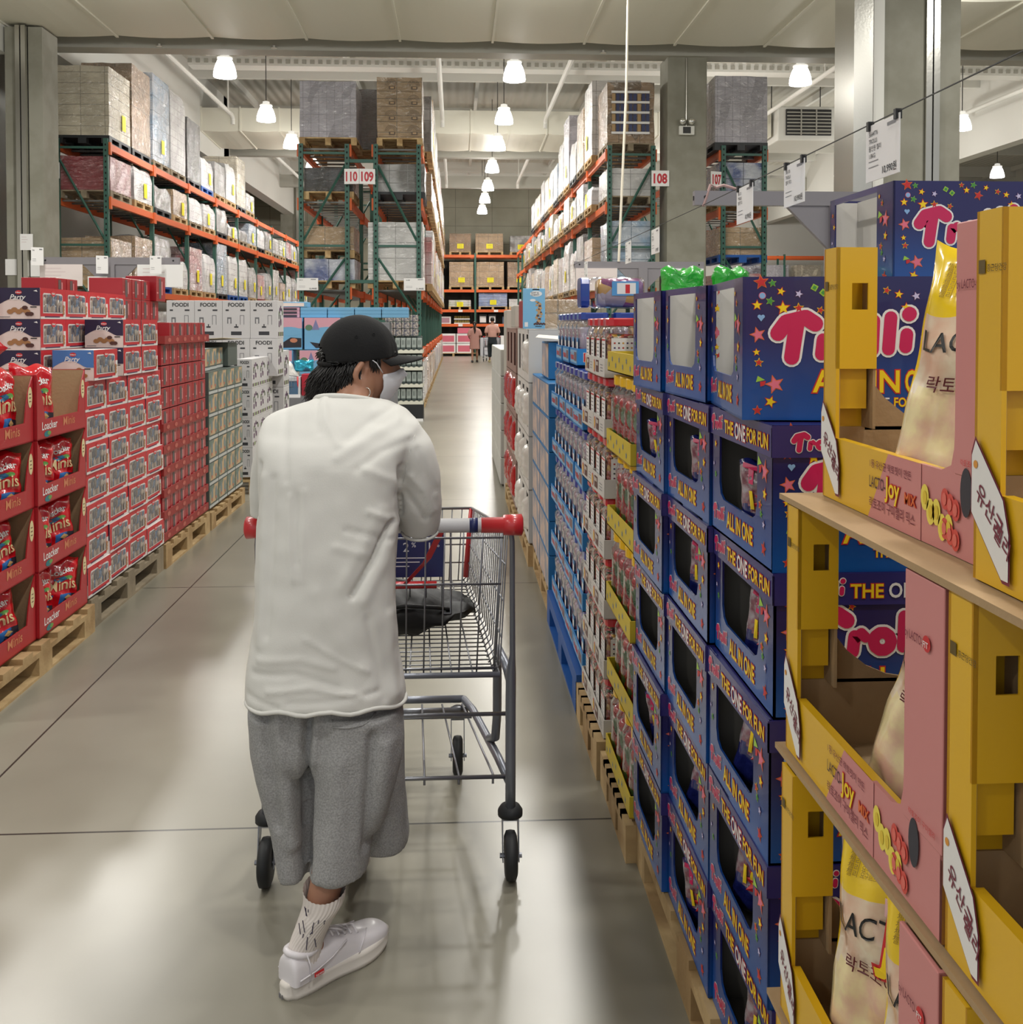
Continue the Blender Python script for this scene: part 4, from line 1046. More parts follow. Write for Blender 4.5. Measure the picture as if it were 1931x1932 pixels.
# ---- yellow and pink jelly displays nearest the camera
YL, YW, YH = 0.48, 0.36, 0.355
def make_jelly_box():
    t = thing('jelly_display_box', 'box', 'display box'); e = 0.005
    nA = (-1, 0, 0); OA = (0, YL, 0)
    mb = MB(); lip = 0.088
    mb.box(0, e, 0.17, YL, 0, lip, YEL); mb.box(0, YW, YL - e, YL, 0, 0.10, YEL); mb.box(YW - e, YW, 0, YL, 0, 0.30, YEL); mb.box(0, YW, 0, e, 0, 0.10, YEL)
    mb.box(e, 0.012, 0.10, YL - 0.05, lip - 0.006, lip, YEL)
    mb.add([(0, 0.17, 0), (0, 0.17, lip), (0, 0.235, lip), (0, 0.30, 0)], [(0, 1, 2, 3)], YEL)
    mb.build('yellow_tray', t)
    mb = MB(); mb.box(0, e, 0, 0.17, 0, lip, PNK)
    mb.add([(-0.0008, 0.165, 0), (-0.0008, 0.315, 0), (-0.0008, 0.255, lip), (-0.0008, 0.165, lip)], [(0, 3, 2, 1)], PNK)
    mb.build('pink_print_panel', t)
    # far corner post, hollow, with a hand hole
    mb = MB(); a, b = YL - 0.048, YL
    mb.box(0, e, a, b, lip, YH, YEL); mb.box(0, 0.058, b - e, b, 0.1, YH, YEL)
    z0 = 0.185; hx0, hx1, hz0, hz1 = 0.022, 0.045, 0.268, 0.305
    for q in ((0, hx0, z0, YH), (hx1, 0.058, z0, YH), (hx0, hx1, hz1, YH), (hx0, hx1, z0, hz0)): mb.box(q[0], q[1], a, a + e * 0.6, q[2], q[3], YEL)
    mb.box(0.008, 0.05, a + 0.016, a + 0.02, 0.128, z0 + 0.02, YEL)
    mb.build('corner_post', t)
    mb = MB(); mb.box(e, e + 0.002, a + 0.003, b - e, 0.0, YH - 0.004, KRAFT); mb.box(0.054, 0.058, a + 0.003, b - e, 0.1, YH - 0.004, KRAFT)
    mb.box(e, YW - e, e, YL - e, 0.001, 0.004, KRAFT); mb.box(e, YW - e, YL - e - 0.003, YL - e, 0, 0.10, KRAFT)
    n = 10                                            # end wall rising in a curve towards its corners
    for k in range(n):
        x0 = 0.058 + (YW - 0.07) * k / n; x1 = 0.058 + (YW - 0.07) * (k + 1) / n
        f = lambda x: 0.10 + 0.075 * abs((x - 0.21) / 0.15) ** 3
        mb.add([(x0, YL - 0.008, 0.095), (x1, YL - 0.008, 0.095), (x1, YL - 0.008, f(x1)), (x0, YL - 0.008, f(x0)), (x0, YL - 0.003, 0.095), (x1, YL - 0.003, 0.095), (x1, YL - 0.003, f(x1)), (x0, YL - 0.003, f(x0))],
               [(0, 1, 2, 3), (7, 6, 5, 4), (3, 2, 6, 7)], KRAFT)
    mb.box(YW - e - 0.003, YW - e, e, YL - e, 0, 0.30, KRAFT); mb.build('card_lining', t)
    # camera end post, pink on the aisle side
    mb = MB(); mb.box(-0.001, e, 0, 0.088, lip, YH, PNK, 0.0015); mb.box(0, 0.055, 0, e, lip, YH, PNK)
    mb.add([(0, 0.088, lip), (0, 0.118, lip), (0, 0.096, lip + 0.008), (0, 0.09, lip + 0.026), (0, 0.088, lip + 0.05)], [(0, 4, 3, 2, 1)], PNK)
    mb.build('pink_post', t)
    mb = MB(); mb.box(e, 0.05, 0.084, 0.087, 0.1, YH, KRAFT); mb.build('post_backing', t)
    # print
    mb = MB(); PLUM = flat((120, 40, 60))
    T = lambda s, y, z, size, m, o=0.006, w=None, e_=0.0018: mb.text(s, (-e_, y, z), UA, VZ, size, m, o, width=w)
    T('1등 유산균 락토핏이 만든', 0.31, 0.066, 0.0115, PLUM, 0.003)
    T('LACTO-', 0.31, 0.040, 0.021, flat((70, 40, 44)), 0.004, 0.048); 
    outlined(mb, 'Joy', (-0.001, 0.258, 0.036), UA, VZ, 0.034, nA, YLW, RDP, w=0.042, o1=0.02, o2=0.06)
    outlined(mb, 'MIX', (-0.001, 0.206, 0.036), UA, VZ, 0.018, nA, ORG, RDP, w=0.03)
    T('락토조이 구미젤리 믹스', 0.31, 0.014, 0.016, PLUM, 0.003, 0.13)
    O = (-0.002, 0.165, 0)
    rj = random.Random(4)
    for k in range(5):
        u, v = 0.012 + 0.014 * k, 0.052 - 0.008 * (k % 2) - 0.006 * k
        mb.disc(u, v, 0.010, O, UA, VZ, flat((240, 220, 90)), 14, 0.015); mb.disc(u + 0.001, v, 0.005, (-0.0026, 0.165, 0), UA, VZ, flat((226, 196, 60)), 10, 0.008)
    for k in range(6):
        u, v = 0.06 + 0.012 * (k % 3), 0.058 - 0.02 * (k // 3) - 0.004 * k
        mb.disc(u, v, 0.009, (-0.0022, 0.165, 0), UA, VZ, flat((214, 80, 70)), 12, 0.012); mb.disc(u, v, 0.005, (-0.003, 0.165, 0), UA, VZ, flat((226, 112, 100)), 10, 0.007)
    mb.disc(0.105, 0.072, 0.012, O, UA, VZ, flat((52, 52, 62)), 20, 0.026)
    mb.text('by LACTO-', (-0.0035, 0.082, 0.285), UA, VZ, 0.0135, PLUM, 0.004, width=0.04); mb.disc(0.0, 0.0, 0.0085, (-0.003, 0.033, 0.29), UA, VZ, RDP); mb.text('FIT', (-0.0042, 0.033, 0.286), UA, VZ, 0.009, WHT, 0.01, 'C')
    mb.text('락토조이 구미젤리', (-0.0035, 0.07, 0.1), UA, VZ, 0.008, RDP, 0.0)
    KINK = flat((96, 78, 30))
    mb.rect(0.006, 0.018, 0.295, 0.308, (-0.0012, YL, 0), UA, VZ, KINK); mb.text('종근당건강', (-0.0014, YL - 0.021, 0.297), UA, VZ, 0.0078, KINK, 0.004)
    mb.build('printed_lettering', t)
    # hang tag shaped sticker at the far end of the lip
    mb = MB(); g = -0.0035
    ring = [(0.004, 0.128), (0.012, 0.146), (0.022, 0.146), (0.032, 0.128), (0.040, 0.020), (0.028, 0.010), (0.012, 0.03)]
    def tagpoly(s, e_, m):
        cu = sum(a for a, b in ring) / 7; cv = sum(b for a, b in ring) / 7
        mb.poly([(e_, YL - 0.004 - (cu + (a - cu) * s), cv + (b - cv) * s) for a, b in ring], m)
    pts = [(0.003, 0.120), (0.010, 0.135), (0.060, 0.085), (0.070, 0.055), (0.070, 0.012), (0.058, 0.012), (0.003, 0.065)]
    cu = sum(a for a, b in pts) / 7; cv = sum(b for a, b in pts) / 7
    for s, e_, m in ((1.06, g, PLUM), (1.0, g - 0.0006, WPAP)):
        mb.poly([(e_, YL - (cu + (a - cu) * s), cv + (b - cv) * s) for a, b in pts], m)
    s2 = 0.70710678
    mb.disc(0.0, 0.0, 0.004, (g - 0.0012, YL - 0.011, 0.112), UA, VZ, flat((220, 150, 60)), 12)
    mb.text('유산균', (g - 0.0014, YL - 0.012, 0.082), (0, -0.80, -0.6), (0, -0.35, 0.94), 0.021, PLUM, 0.012)
    mb.text('젤리', (g - 0.0014, YL - 0.044, 0.052), (0, -0.80, -0.6), (0, -0.35, 0.94), 0.019, PLUM, 0.012)
    mb.build('hang_tag_sticker', t)
    return t
JB = make_jelly_box()
rows = [(0.145, 0.465, 0.965, 'lowest'), (0.515, 0.468, 0.955, 'second from the floor'), (0.885, 0.48, 0.975, 'third from the floor'), (1.252, 0.532, 0.975, 'topmost')]
for z, x, y, nm in rows:
    place(JB, (x, y, z), 0, 'yellow and pink jelly box beside the blue candy boxes, %s' % nm, 'jelly boxes beside the blue candy boxes')
    place(JB, (x - (0.028 if z > 1.2 else 0), y - 0.487, z + 0.001), 0, 'yellow jelly box cut by the picture edge, %s' % nm, 'jelly boxes at the picture edge')
for i, (z, x) in enumerate(((0.502, 0.462), (0.872, 0.472), (1.242, 0.476))):
    mb = MB(); mb.box(0, 0.42, 0, 0.92, 0, 0.008, KRAFT); mb.box(0.002, 0.418, 0.002, 0.918, 0.001, 0.007, mat('card_edge', (206, 190, 160), 0.9))
    n = 14
    tag(mb.build('cardboard_sheet', loc=(x, 0.56, z + 0.001)), 'kraft cardboard sheet under the %s layer of yellow jelly boxes' % ORD[i + 1], 'cardboard sheet', 'sheets between the jelly boxes')
floor_pallet('wood', 0.92, 1.0, 0.92, 0.98, 'wooden pallet under the yellow jelly boxes').scale = (1, 1, 1)
CREAM = mat('cream_bag_film', (238, 226, 200), 0.25, coat=1, mottle=0.25, mscale=16, col2=(226, 186, 160)); YF = mat('yellow_bag_film', (246, 208, 20), 0.22, coat=1)
PINKF = mat('pinkish_bag_film', (226, 180, 160), 0.25, coat=1, mottle=0.4, mscale=22, col2=(240, 222, 170))
PKL = flat((238, 190, 196)); DKR = flat((96, 26, 36))
def jm(u, v, s): return YF if (v > 0.74 - 0.03 * abs(u - 0.5) or u < 0.05 or u > 0.95) else CREAM if v > 0.42 + 0.06 * sin(5 * u) else PINKF
def jd(mb, f, w, h):
    map_poly(mb, [(0.42, 0.69), (0.9, 0.69), (0.9, 0.76), (0.42, 0.76)], f, w, h, PKL, 0.002); map_text(mb, '유산균 함유', 0.46, 0.705, 0.018, f, w, h, HOTP, 0.0, 0.004)
    map_text(mb, 'LACTO-', 0.06, 0.60, 0.036, f, w, h, BLACK, 0.006, 0.003)
    map_text(mb, 'Joy', 0.44, 0.54, 0.075, f, w, h, RDP, 0.075, 0.004); map_text(mb, 'Joy', 0.44, 0.54, 0.075, f, w, h, YLW, 0.03, 0.0055)
    map_text(mb, 'MIX', 0.62, 0.47, 0.036, f, w, h, RDP, 0.06, 0.004); map_text(mb, 'MIX', 0.62, 0.47, 0.036, f, w, h, YLW, 0.02, 0.0055)
    map_text(mb, '락토조이 구미젤리', 0.16, 0.46, 0.022, f, w, h, DKR, 0.006, 0.004, -0.05); map_text(mb, '복숭아맛', 0.5, 0.39, 0.018, f, w, h, flat((150, 110, 100)), 0.002, 0.004)
    for k in range(6): map_text(mb, '젤리 요구르트맛 · 복숭아맛 함유', 0.12, 0.92 - 0.022 * k, 0.0085, f, w, h, flat((150, 120, 20)), 0.0, 0.003)
JG = make_bag('jelly_bag', 'bag', 'jelly bag', 0.20, 0.33, 0.085, jm, 9, jd, bulge=0.5)
def jbag(x, y, z, rx, ry, rz, lab, sc=None):
    o = place(JG, (x, y, z), 0, lab, 'jelly bags in the yellow boxes', scale=sc or (1, 1, 1)); o.rotation_euler = (radians(rx), radians(ry), radians(rz)); return o
jbag(0.605, 1.19, 1.262, -4, 10, -48, 'yellow topped jelly bag standing in the topmost yellow box')
jbag(0.565, 1.18, 0.894, -4, 14, -62, 'jelly bag slumped beside the pink post of the third yellow box', (1, 1, 0.95))
jbag(0.555, 1.24, 0.526, -3, 2, -52, 'jelly bag facing the aisle in the second yellow box')
jbag(0.560, 1.09, 0.526, -3, 0, -52, 'jelly bag half behind the pink post of the second yellow box')
jbag(0.60, 1.36, 0.526, -2, -3, -74, 'jelly bag seen edge on at the far end of the second yellow box')
jbag(0.62, 0.80, 0.896, -3, 6, -40, 'orange shaded jelly bag in the third yellow box at the picture edge')
simple_box('teal_snack_box', 'slim teal box behind the pink post of the third yellow box', 'box', 0.655, 1.10, 0.893, 0.03, 0.1, 0.22, mat('teal_print', (12, 86, 124), 0.4))

# ---- jars in trays
def sq_lathe(mb, prof, m, n=24, p=4.0, c=(0, 0)):
    vs = []; fs = []
    for r, z in prof:
        for k in range(n):
            a = 2 * pi * k / n; q = (abs(cos(a)) ** p + abs(sin(a)) ** p) ** (-1 / p)
            vs.append((c[0] + r * q * cos(a), c[1] + r * q * sin(a), z))
    for i in range(len(prof) - 1):
        for k in range(n): fs.append((i * n + k, i * n + (k + 1) % n, (i + 1) * n + (k + 1) % n, (i + 1) * n + k))
    fs.append(tuple(range(n - 1, -1, -1))); fs.append(tuple((len(prof) - 1) * n + k for k in range(n)))
    return mb.add(vs, fs, m)
def bean_mat(name, cols, scale, rough=0.3, bump=0.7, seedshift=0.0):
    m = bpy.data.materials.new(name); m.use_nodes = True
    nt = m.node_tree; b = nt.nodes['Principled BSDF']; L = nt.links.new; b.inputs['Roughness'].default_value = rough; b.inputs['Coat Weight'].default_value = 0.5
    tc = nt.nodes.new('ShaderNodeTexCoord'); v = nt.nodes.new('ShaderNodeTexVoronoi'); v.inputs['Scale'].default_value = scale
    L(tc.outputs['Object'], v.inputs['Vector'])
    sp = nt.nodes.new('ShaderNodeSeparateColor'); L(v.outputs['Color'], sp.inputs[0])
    cr = nt.nodes.new('ShaderNodeValToRGB'); cr.color_ramp.interpolation = 'CONSTANT'; el = cr.color_ramp.elements
    el[0].position = 0; el[0].color = lin(cols[0]); el[1].position = 1.0 / len(cols); el[1].color = lin(cols[1])
    for i, c in enumerate(cols[2:]): q = el.new((i + 2) / len(cols)); q.color = lin(c)
    L(sp.outputs[0], cr.inputs[0])
    mu = nt.nodes.new('ShaderNodeMixRGB'); mu.blend_type = 'MULTIPLY'; mu.inputs[0].default_value = 0.0
    L(cr.outputs[0], b.inputs['Base Color'])
    bp = nt.nodes.new('ShaderNodeBump'); bp.invert = True; bp.inputs['Strength'].default_value = bump; bp.inputs['Distance'].default_value = 0.02
    L(v.outputs['Distance'], bp.inputs['Height']); L(bp.outputs[0], b.inputs['Normal'])
    return m
BEANS = bean_mat('jelly_beans', [(150, 40, 40), (196, 150, 60), (60, 80, 50), (200, 190, 160), (120, 60, 70), (90, 50, 40), (170, 90, 50), (180, 60, 60)], 62)
WRAPS = bean_mat('wrapped_taffy', [(130, 60, 110), (130, 90, 140), (190, 150, 90), (180, 172, 186), (160, 150, 168), (110, 60, 96), (150, 144, 156)], 16, 0.25, 1.0)
REDC = bean_mat('red_green_candies', [(160, 26, 40), (130, 20, 34), (40, 90, 50), (190, 50, 60), (200, 160, 120), (150, 30, 60)], 24, 0.25, 1.0)
FILM = film_mat('jar_plastic', gloss=0.3, rough=0.06, wrinkle=0.4, wscale=20)
REDL = mat('red_lid', (196, 26, 38), 0.35, coat=0.5); BLUL = mat('blue_lid', (30, 62, 150), 0.3, coat=0.6); YELL = mat('yellow_lid', (240, 190, 20), 0.35, coat=0.5)
def make_jar(kind):
    if kind == 'taffy':
        r, h, p, cont, lid = 0.066, 0.215, 5.0, WRAPS, BLUL
    elif kind == 'bean': r, h, p, cont, lid = 0.056, 0.19, 5.0, BEANS, REDL
    else: r, h, p, cont, lid = 0.056, 0.232, 2.0, REDC, YELL
    t = thing(kind + '_jar', 'jar', 'jar')
    mb = MB(); sq_lathe(mb, [(r * 0.88, 0.004), (r * 0.94, 0.02), (r * 0.94, h * 0.66), (r * 0.8, h * 0.72)], cont, 20, p); mb.build('sweets', t, True)
    mb = MB(); sq_lathe(mb, [(r * 0.92, 0.0), (r, 0.012), (r, h * 0.35), (r * 0.975, h * 0.37), (r * 0.975, h * 0.62), (r, h * 0.64), (r, h * 0.76), (r * 0.84, h * 0.84), (r * 0.8, h * 0.88)], FILM, 24, p); mb.build('clear_body', t, True)
    mb = MB(); k = 0.92 if kind != 'candy' else 0.84
    sq_lathe(mb, [(r * k, h * 0.86), (r * (k + 0.04), h * 0.87), (r * (k + 0.04), h * 0.98), (r * k, h)], lid, 24, p); mb.build('lid', t)
    if kind != 'candy':
        mb = MB(); E = r * 1.005; UU = ((0, -1, 0), (1, 0, 0)); 
        O1 = (-E, r * 0.7, 0.02); O2 = (-r * 0.7, -E, 0.02)
        if kind == 'bean':
            for O, U, n in ((O1, UA, (-1, 0, 0)), (O2, UC, (0, -1, 0))):
                mb.rect(0, r * 1.4, 0, h * 0.55, O, U, VZ, WPAP)
                D_ = [flat(c) for c in ((180, 60, 50), (60, 70, 60), (200, 150, 60), (60, 60, 110), (120, 50, 90))]
                if U == UC:
                    for a in range(5):
                        for b_ in range(6): mb.rect(0.008 + a * 0.014, 0.014 + a * 0.014, 0.008 + b_ * 0.0155, 0.013 + b_ * 0.0155, off(O, n, 0.0006), U, VZ, D_[(a + b_ * 2) % 5])
                else:
                    mb.rect(0.004, r * 1.3, h * 0.5, h * 0.53, off(O, n, 0.0006), U, VZ, RDP); mb.text('JELLY', off(O, n, 0.0006), U, VZ, 0.018, REDINK, 0.01)
                    for b_ in range(5): mb.rect(0.01, 0.06 - 0.006 * (b_ % 2), 0.03 + b_ * 0.013, 0.033 + b_ * 0.013, off(O, n, 0.0006), U, VZ, GREYINK)
        else:
            LB = flat((84, 150, 206))
            for O, U, n in ((O1, UA, (-1, 0, 0)), (O2, UC, (0, -1, 0))):
                mb.rect(r * 0.5, r * 1.4, 0, h * 0.42, O, U, VZ, LB); mb.rect(r * 0.6, r * 1.3, 0.01, h * 0.34, off(O, n, 0.0006), U, VZ, WPAP); mb.rect(r * 0.65, r * 1.2, 0.03, 0.045, off(O, n, 0.0012), U, VZ, RDP)
        mb.build('paper_label', t)
    return t
JT, JBN, JC = make_jar('taffy'), make_jar('bean'), make_jar('candy')
def make_tray(name, w, l, h, m, inner, deco):
    t = thing(name, 'tray', 'cardboard tray'); e = 0.004
    mb = MB(); mb.box(0, w, 0, l, 0, 0.003, inner); mb.box(0, e, 0, l, 0, h, m); mb.box(w - e, w, 0, l, 0, h, m); mb.box(e, w - e, 0, e, 0, h, m); mb.box(e, w - e, l - e, l, 0, h, m)
    mb.build('tray_wall', t); mb = MB(); deco(mb, w, l, h); mb.build('tray_print', t)
    return t
YT = mat('yellow_tray_card', (206, 180, 40), 0.5); WT = mat('white_tray_card', (206, 202, 196), 0.6); BT = mat('blue_tray_card', (40, 130, 200), 0.45)
def dy(mb, w, l, h):
    BI = flat((110, 130, 150))
    for k in range(7): mb.star(0.03 + l * 0.13 * k, h * (0.35 + 0.3 * (k % 2)), 0.012, (-0.0008, l, 0), UA, VZ, BI, 6)
    mb.star(w * 0.7, h * 0.6, 0.01, (0, -0.0008, 0), UC, VZ, BI, 6)
def dw(mb, w, l, h):
    O = (-0.0008, l, 0); BR = flat((90, 50, 46))
    mb.rect(l * 0.28, l * 0.52, h * 0.2, h * 0.85, O, UA, VZ, BR); mb.rect(l * 0.31, l * 0.49, h * 0.55, h * 0.75, (-0.0014, l, 0), UA, VZ, flat((190, 180, 170)))
    mb.disc(l * 0.14, h * 0.5, 0.018, O, UA, VZ, RDP, 16, 0.022); mb.disc(l * 0.14, h * 0.5, 0.013, (-0.0014, l, 0), UA, VZ, flat((230, 190, 80)), 16, 0.017)
    for k in range(3): mb.rect(l * 0.66, l * 0.86, h * (0.3 + 0.16 * k), h * (0.34 + 0.16 * k), O, UA, VZ, GREYINK)
def db(mb, w, l, h):
    O = (-0.0008, l, 0); mb.rect(0.015, l - 0.015, h * 0.12, h * 0.88, O, UA, VZ, flat((132, 178, 214))); mb.text('Frooties', (-0.0014, l - 0.03, h * 0.3), UA, VZ, 0.04, RDP, 0.03, width=l * 0.45)
    mb.rect(l * 0.62, l * 0.9, h * 0.25, h * 0.78, (-0.0014, l, 0), UA, VZ, flat((120, 84, 90)))
    mb.text('Frooties', (0.025, -0.001, h * 0.25), UC, VZ, 0.048, WHT, 0.07); mb.text('Frooties', (0.025, -0.0018, h * 0.25), UC, VZ, 0.048, RDP, 0.03)
TY = make_tray('yellow_jar_tray', 0.26, 0.45, 0.062, YT, KRAFT, dy); TW_ = make_tray('white_jar_tray', 0.27, 0.268, 0.062, WT, KRAFT, dw); TB = make_tray('blue_jar_tray', 0.3, 0.305, 0.07, BT, BT, db)
floor_pallet('wood', 0.48 + 0.45, 3.04, 0.92, 0.5, 'wooden pallet under the yellow trays of candy jars').scale = (1, 1, 0.85)
for r in range(6):
    z = 0.12 + 0.2462 * r; x = 0.482 + (0.012 if r % 2 else 0)
    place(TY, (x, 2.8, z), 0.02 * (r % 2), 'yellow cardboard tray of tall candy jars, %s from the floor' % ORD[r] if r < 5 else 'empty yellow cardboard tray on top of the candy jars', 'yellow trays of candy jars')
    if r < 5:
        for k in range(4):
            place(JC, (x + 0.064, 2.858 + 0.111 * k, z + 0.004), 0, 'yellow lidded candy jar, %s yellow tray up, %s from the blue boxes' % (ORD[r], ORD[k]), 'yellow lidded jars of red sweets')
        place(JC, (x + 0.185, 2.858, z + 0.004), 0, 'yellow lidded candy jar, %s yellow tray up, behind the first' % ORD[r], 'yellow lidded jars of red sweets')
floor_pallet('wood', 0.48 + 0.46, 3.6, 0.96, 0.58, 'wooden pallet under the white trays of jelly bean jars')
for r in range(7):
    z = 0.14 + 0.1975 * r
    for c in range(2):
        y = 3.3 + 0.272 * c
        place(TW_, (0.482, y, z), random.uniform(-0.03, 0.03), 'white printed tray of jelly bean jars, %s up, %s' % (ORD[r], ('beside the yellow trays', 'beside the blue trays')[c]), 'white trays of jelly bean jars')
        for k in range(2):
            place(JBN, (0.482 + 0.063, y + 0.066 + 0.13 * k, z + 0.004), 0, 'red lidded jelly bean jar, %s white tray up, %s in the row' % (ORD[r], ORD[c * 2 + k]), 'red lidded jelly bean jars')
    n = 3 if r == 6 else 1
    for k in range(n):
        place(JBN, (0.482 + 0.063 + 0.122 * (k + 1), 3.366, z + 0.004), 0, 'red lidded jelly bean jar, %s white tray up, %s back from the aisle' % (ORD[r], ORD[k + 1]), 'red lidded jelly bean jars')
floor_pallet('blue', 0.48 + 0.46, 4.5, 0.96, 1.26, 'blue plastic pallet under the blue trays of wrapped sweets').scale = (1, 1, 1.2)
for r in range(6):
    z = 0.17 + 0.2315 * r; xs = 0.482 if r < 5 else 0.50; y0 = 3.86 if r < 5 else 4.2
    for c in range(4 if r < 5 else 3):
        y = y0 + 0.309 * c
        place(TB, (xs, y, z), random.uniform(-0.02, 0.02), 'blue printed tray of wrapped sweets, %s up, %s from the white trays' % (ORD[r], ORD[c]), 'blue trays of wrapped sweets')
        for k in range(2):
            place(JT, (xs + 0.074, y + 0.078 + 0.148 * k, z + 0.004), 0, 'blue lidded jar of wrapped sweets, %s blue tray up, %s in the row' % (ORD[r], ORD[c * 2 + k]), 'blue lidded jars of wrapped sweets')
    if r == 5:
        for k in range(3): place(JT, (xs + 0.074 + 0.146 * (k + 1), y0 + 0.078, z + 0.004), 0, 'blue lidded jar of wrapped sweets on the topmost tray, %s back from the aisle' % ORD[k + 1], 'blue lidded jars of wrapped sweets')
mb = MB(); mb.box(0.3, 0.8, 0, 0.9, 0, 0.003, BT); 
mb = MB(); mb.box(0, 0.46, 0, 0.62, 0, 1.15, BT, 0.005); tag(mb.build('blue_carton', loc=(0.80, 4.2, 0.17)), 'plain blue carton block behind the top blue tray', 'carton')
mb = MB(); mb.box(0, 0.46, 0, 0.5, 0, 1.18, WT, 0.005); tag(mb.build('white_carton', loc=(0.78, 3.3, 0.13)), 'white carton block behind the jelly bean jars', 'carton')
o = place(JT, (0.60, 4.28, 1.33 + 0.215 + 0.068), 0, 'big jar of purple wrapped sweets lying on its side on the other jars', 'blue lidded jars of wrapped sweets', scale=(1.0, 1.0, 1.25)); o.rotation_euler = (0, radians(90), 0); o.location = (0.79, 4.32, 1.331 + 0.215 + 0.085); o.rotation_euler = (0, radians(-90), 0)

# green tufted bags standing on a white carton behind the opened candy boxes
simple_box('white_carton', 'white carton behind the opened candy boxes, under the green bags', 'box', 0.74, 3.05, 0.13, 0.34, 0.42, 1.44, WT)
GRF = mat('green_foil', (40, 170, 50), 0.25, coat=1, bump=0.8, bscale=18)
GB = make_bag('green_candy_bag', 'bag', 'candy bag', 0.13, 0.09, 0.07, lambda u, v, s: GRF, 5, None, 16, 14)
for i, (x, y) in enumerate(((0.66, 2.96), (0.80, 2.95), (0.71, 3.1), (0.86, 3.1))):
    o = place(GB, (x, y, 1.572), 0.5 * i, 'shiny green bag on the white carton behind the candy boxes, %s' % ('first', 'second', 'third', 'fourth')[i], 'green bags behind the candy boxes')

# ---- printed cartons, white slotted cartons and red lined cartons further along
TEAL = mat('teal_print_card', (36, 110, 164), 0.5)
def pic_mat(name, c1, c2, scale=14, pos=(0.45, 0.55)):
    m = bpy.data.materials.new(name); m.use_nodes = True
    nt = m.node_tree; b = nt.nodes['Principled BSDF']; L = nt.links.new; b.inputs['Roughness'].default_value = 0.5
    tc = nt.nodes.new('ShaderNodeTexCoord'); n = nt.nodes.new('ShaderNodeTexNoise'); n.inputs['Scale'].default_value = scale; n.inputs['Detail'].default_value = 3
    L(tc.outputs['Object'], n.inputs['Vector']); mr = nt.nodes.new('ShaderNodeMapRange'); mr.inputs[1].default_value = pos[0]; mr.inputs[2].default_value = pos[1]; L(n.outputs['Fac'], mr.inputs[0])
    mx = nt.nodes.new('ShaderNodeMixRGB'); mx.inputs[1].default_value = lin(c1); mx.inputs[2].default_value = lin(c2); L(mr.outputs[0], mx.inputs[0]); L(mx.outputs[0], b.inputs['Base Color'])
    return m
PINKP = pic_mat('pale_pink_picture_print', (204, 180, 166), (150, 150, 160), 9)
def make_pcarton():
    t = thing('printed_carton', 'c', 'carton'); mb = MB(); mb.box(0, 0.5, 0, 0.54, 0, 0.174, TEAL, 0.004); mb.build('carton_body', t)
    mb = MB(); mb.rect(0.01, 0.53, 0.008, 0.166, (-0.0008, 0.54, 0), UA, VZ, PINKP); mb.rect(0.12, 0.46, 0.02, 0.15, (0, -0.0008, 0), UC, VZ, flat((70, 70, 110))); mb.rect(0.2, 0.44, 0.12, 0.135, (0, -0.0014, 0), UC, VZ, RDP)
    mb.build('carton_print', t); return t
PC = make_pcarton()
floor_pallet('wood', 0.49 + 0.385, 5.73, 0.8, 1.14, 'wooden pallet under the pink and teal printed cartons')
for r in range(6):
    for c in range(2): place(PC, (0.472, 5.18 + 0.55 * c, 0.14 + 0.1765 * r), 0, 'pink and teal printed carton, %s up, %s' % (ORD[r], ('beside the blue trays', 'beside the white slotted cartons')[c]), 'pink and teal printed cartons')
t = thing('opened_printed_carton', 'opened teal carton with a white flap on top of the printed cartons', 'carton', (0.50, 5.5, 1.2))
mb = MB(); mb.box(0, 0.4, 0, 0.42, 0, 0.2, TEAL, 0.004); mb.rect(0.01, 0.41, 0.01, 0.19, (-0.001, 0.42, 0), UA, VZ, PINKP); mb.rect(0.08, 0.36, 0.02, 0.16, (0, -0.001, 0), UC, VZ, flat((70, 60, 90))); mb.build('carton_body', t)
mb = MB(); mb.add([(-0.07, 0.0, 0.225), (0.3, -0.12, 0.19), (0.42, 0.4, 0.205), (-0.02, 0.42, 0.235), (-0.07, 0.0, 0.228), (0.3, -0.12, 0.193), (0.42, 0.4, 0.208), (-0.02, 0.42, 0.238)], [(0, 3, 2, 1), (4, 5, 6, 7), (0, 1, 5, 4), (1, 2, 6, 5), (3, 0, 4, 7)], CARDW); mb.build('lid_flap', t)
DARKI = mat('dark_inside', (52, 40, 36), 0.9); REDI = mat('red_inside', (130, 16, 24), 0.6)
WHB = mat('white_foil_bag', (220, 216, 208), 0.3, coat=0.8, bump=0.7, bscale=14); RDB = mat('red_foil_bag', (176, 24, 30), 0.25, coat=1, bump=0.7, bscale=14)
def make_slot(name, m, inner, w, h, l=0.37):
    t = thing(name, 'c', 'carton'); e = 0.006; mb = MB()
    mb.box(0, e, 0, l, 0, h * 0.16, m); mb.box(0, e, 0, l, h * 0.9, h, m); mb.box(0, e, 0, l * 0.13, h * 0.16, h * 0.9, m); mb.box(0, e, l * 0.62, l, h * 0.16, h * 0.9, m)
    mb.box(e, w, 0, e, 0, h, m); mb.box(e, w, l - e, l, 0, h, m); mb.box(w - e, w, e, l - e, 0, h, m); mb.box(0, w, 0, l, h - 0.004, h, m); mb.box(0, w, 0, l, 0, 0.004, m)
    mb.build('carton_body', t)
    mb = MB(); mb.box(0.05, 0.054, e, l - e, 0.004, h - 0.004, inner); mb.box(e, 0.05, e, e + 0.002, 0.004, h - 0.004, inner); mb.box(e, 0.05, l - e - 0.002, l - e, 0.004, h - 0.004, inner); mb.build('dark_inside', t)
    return t
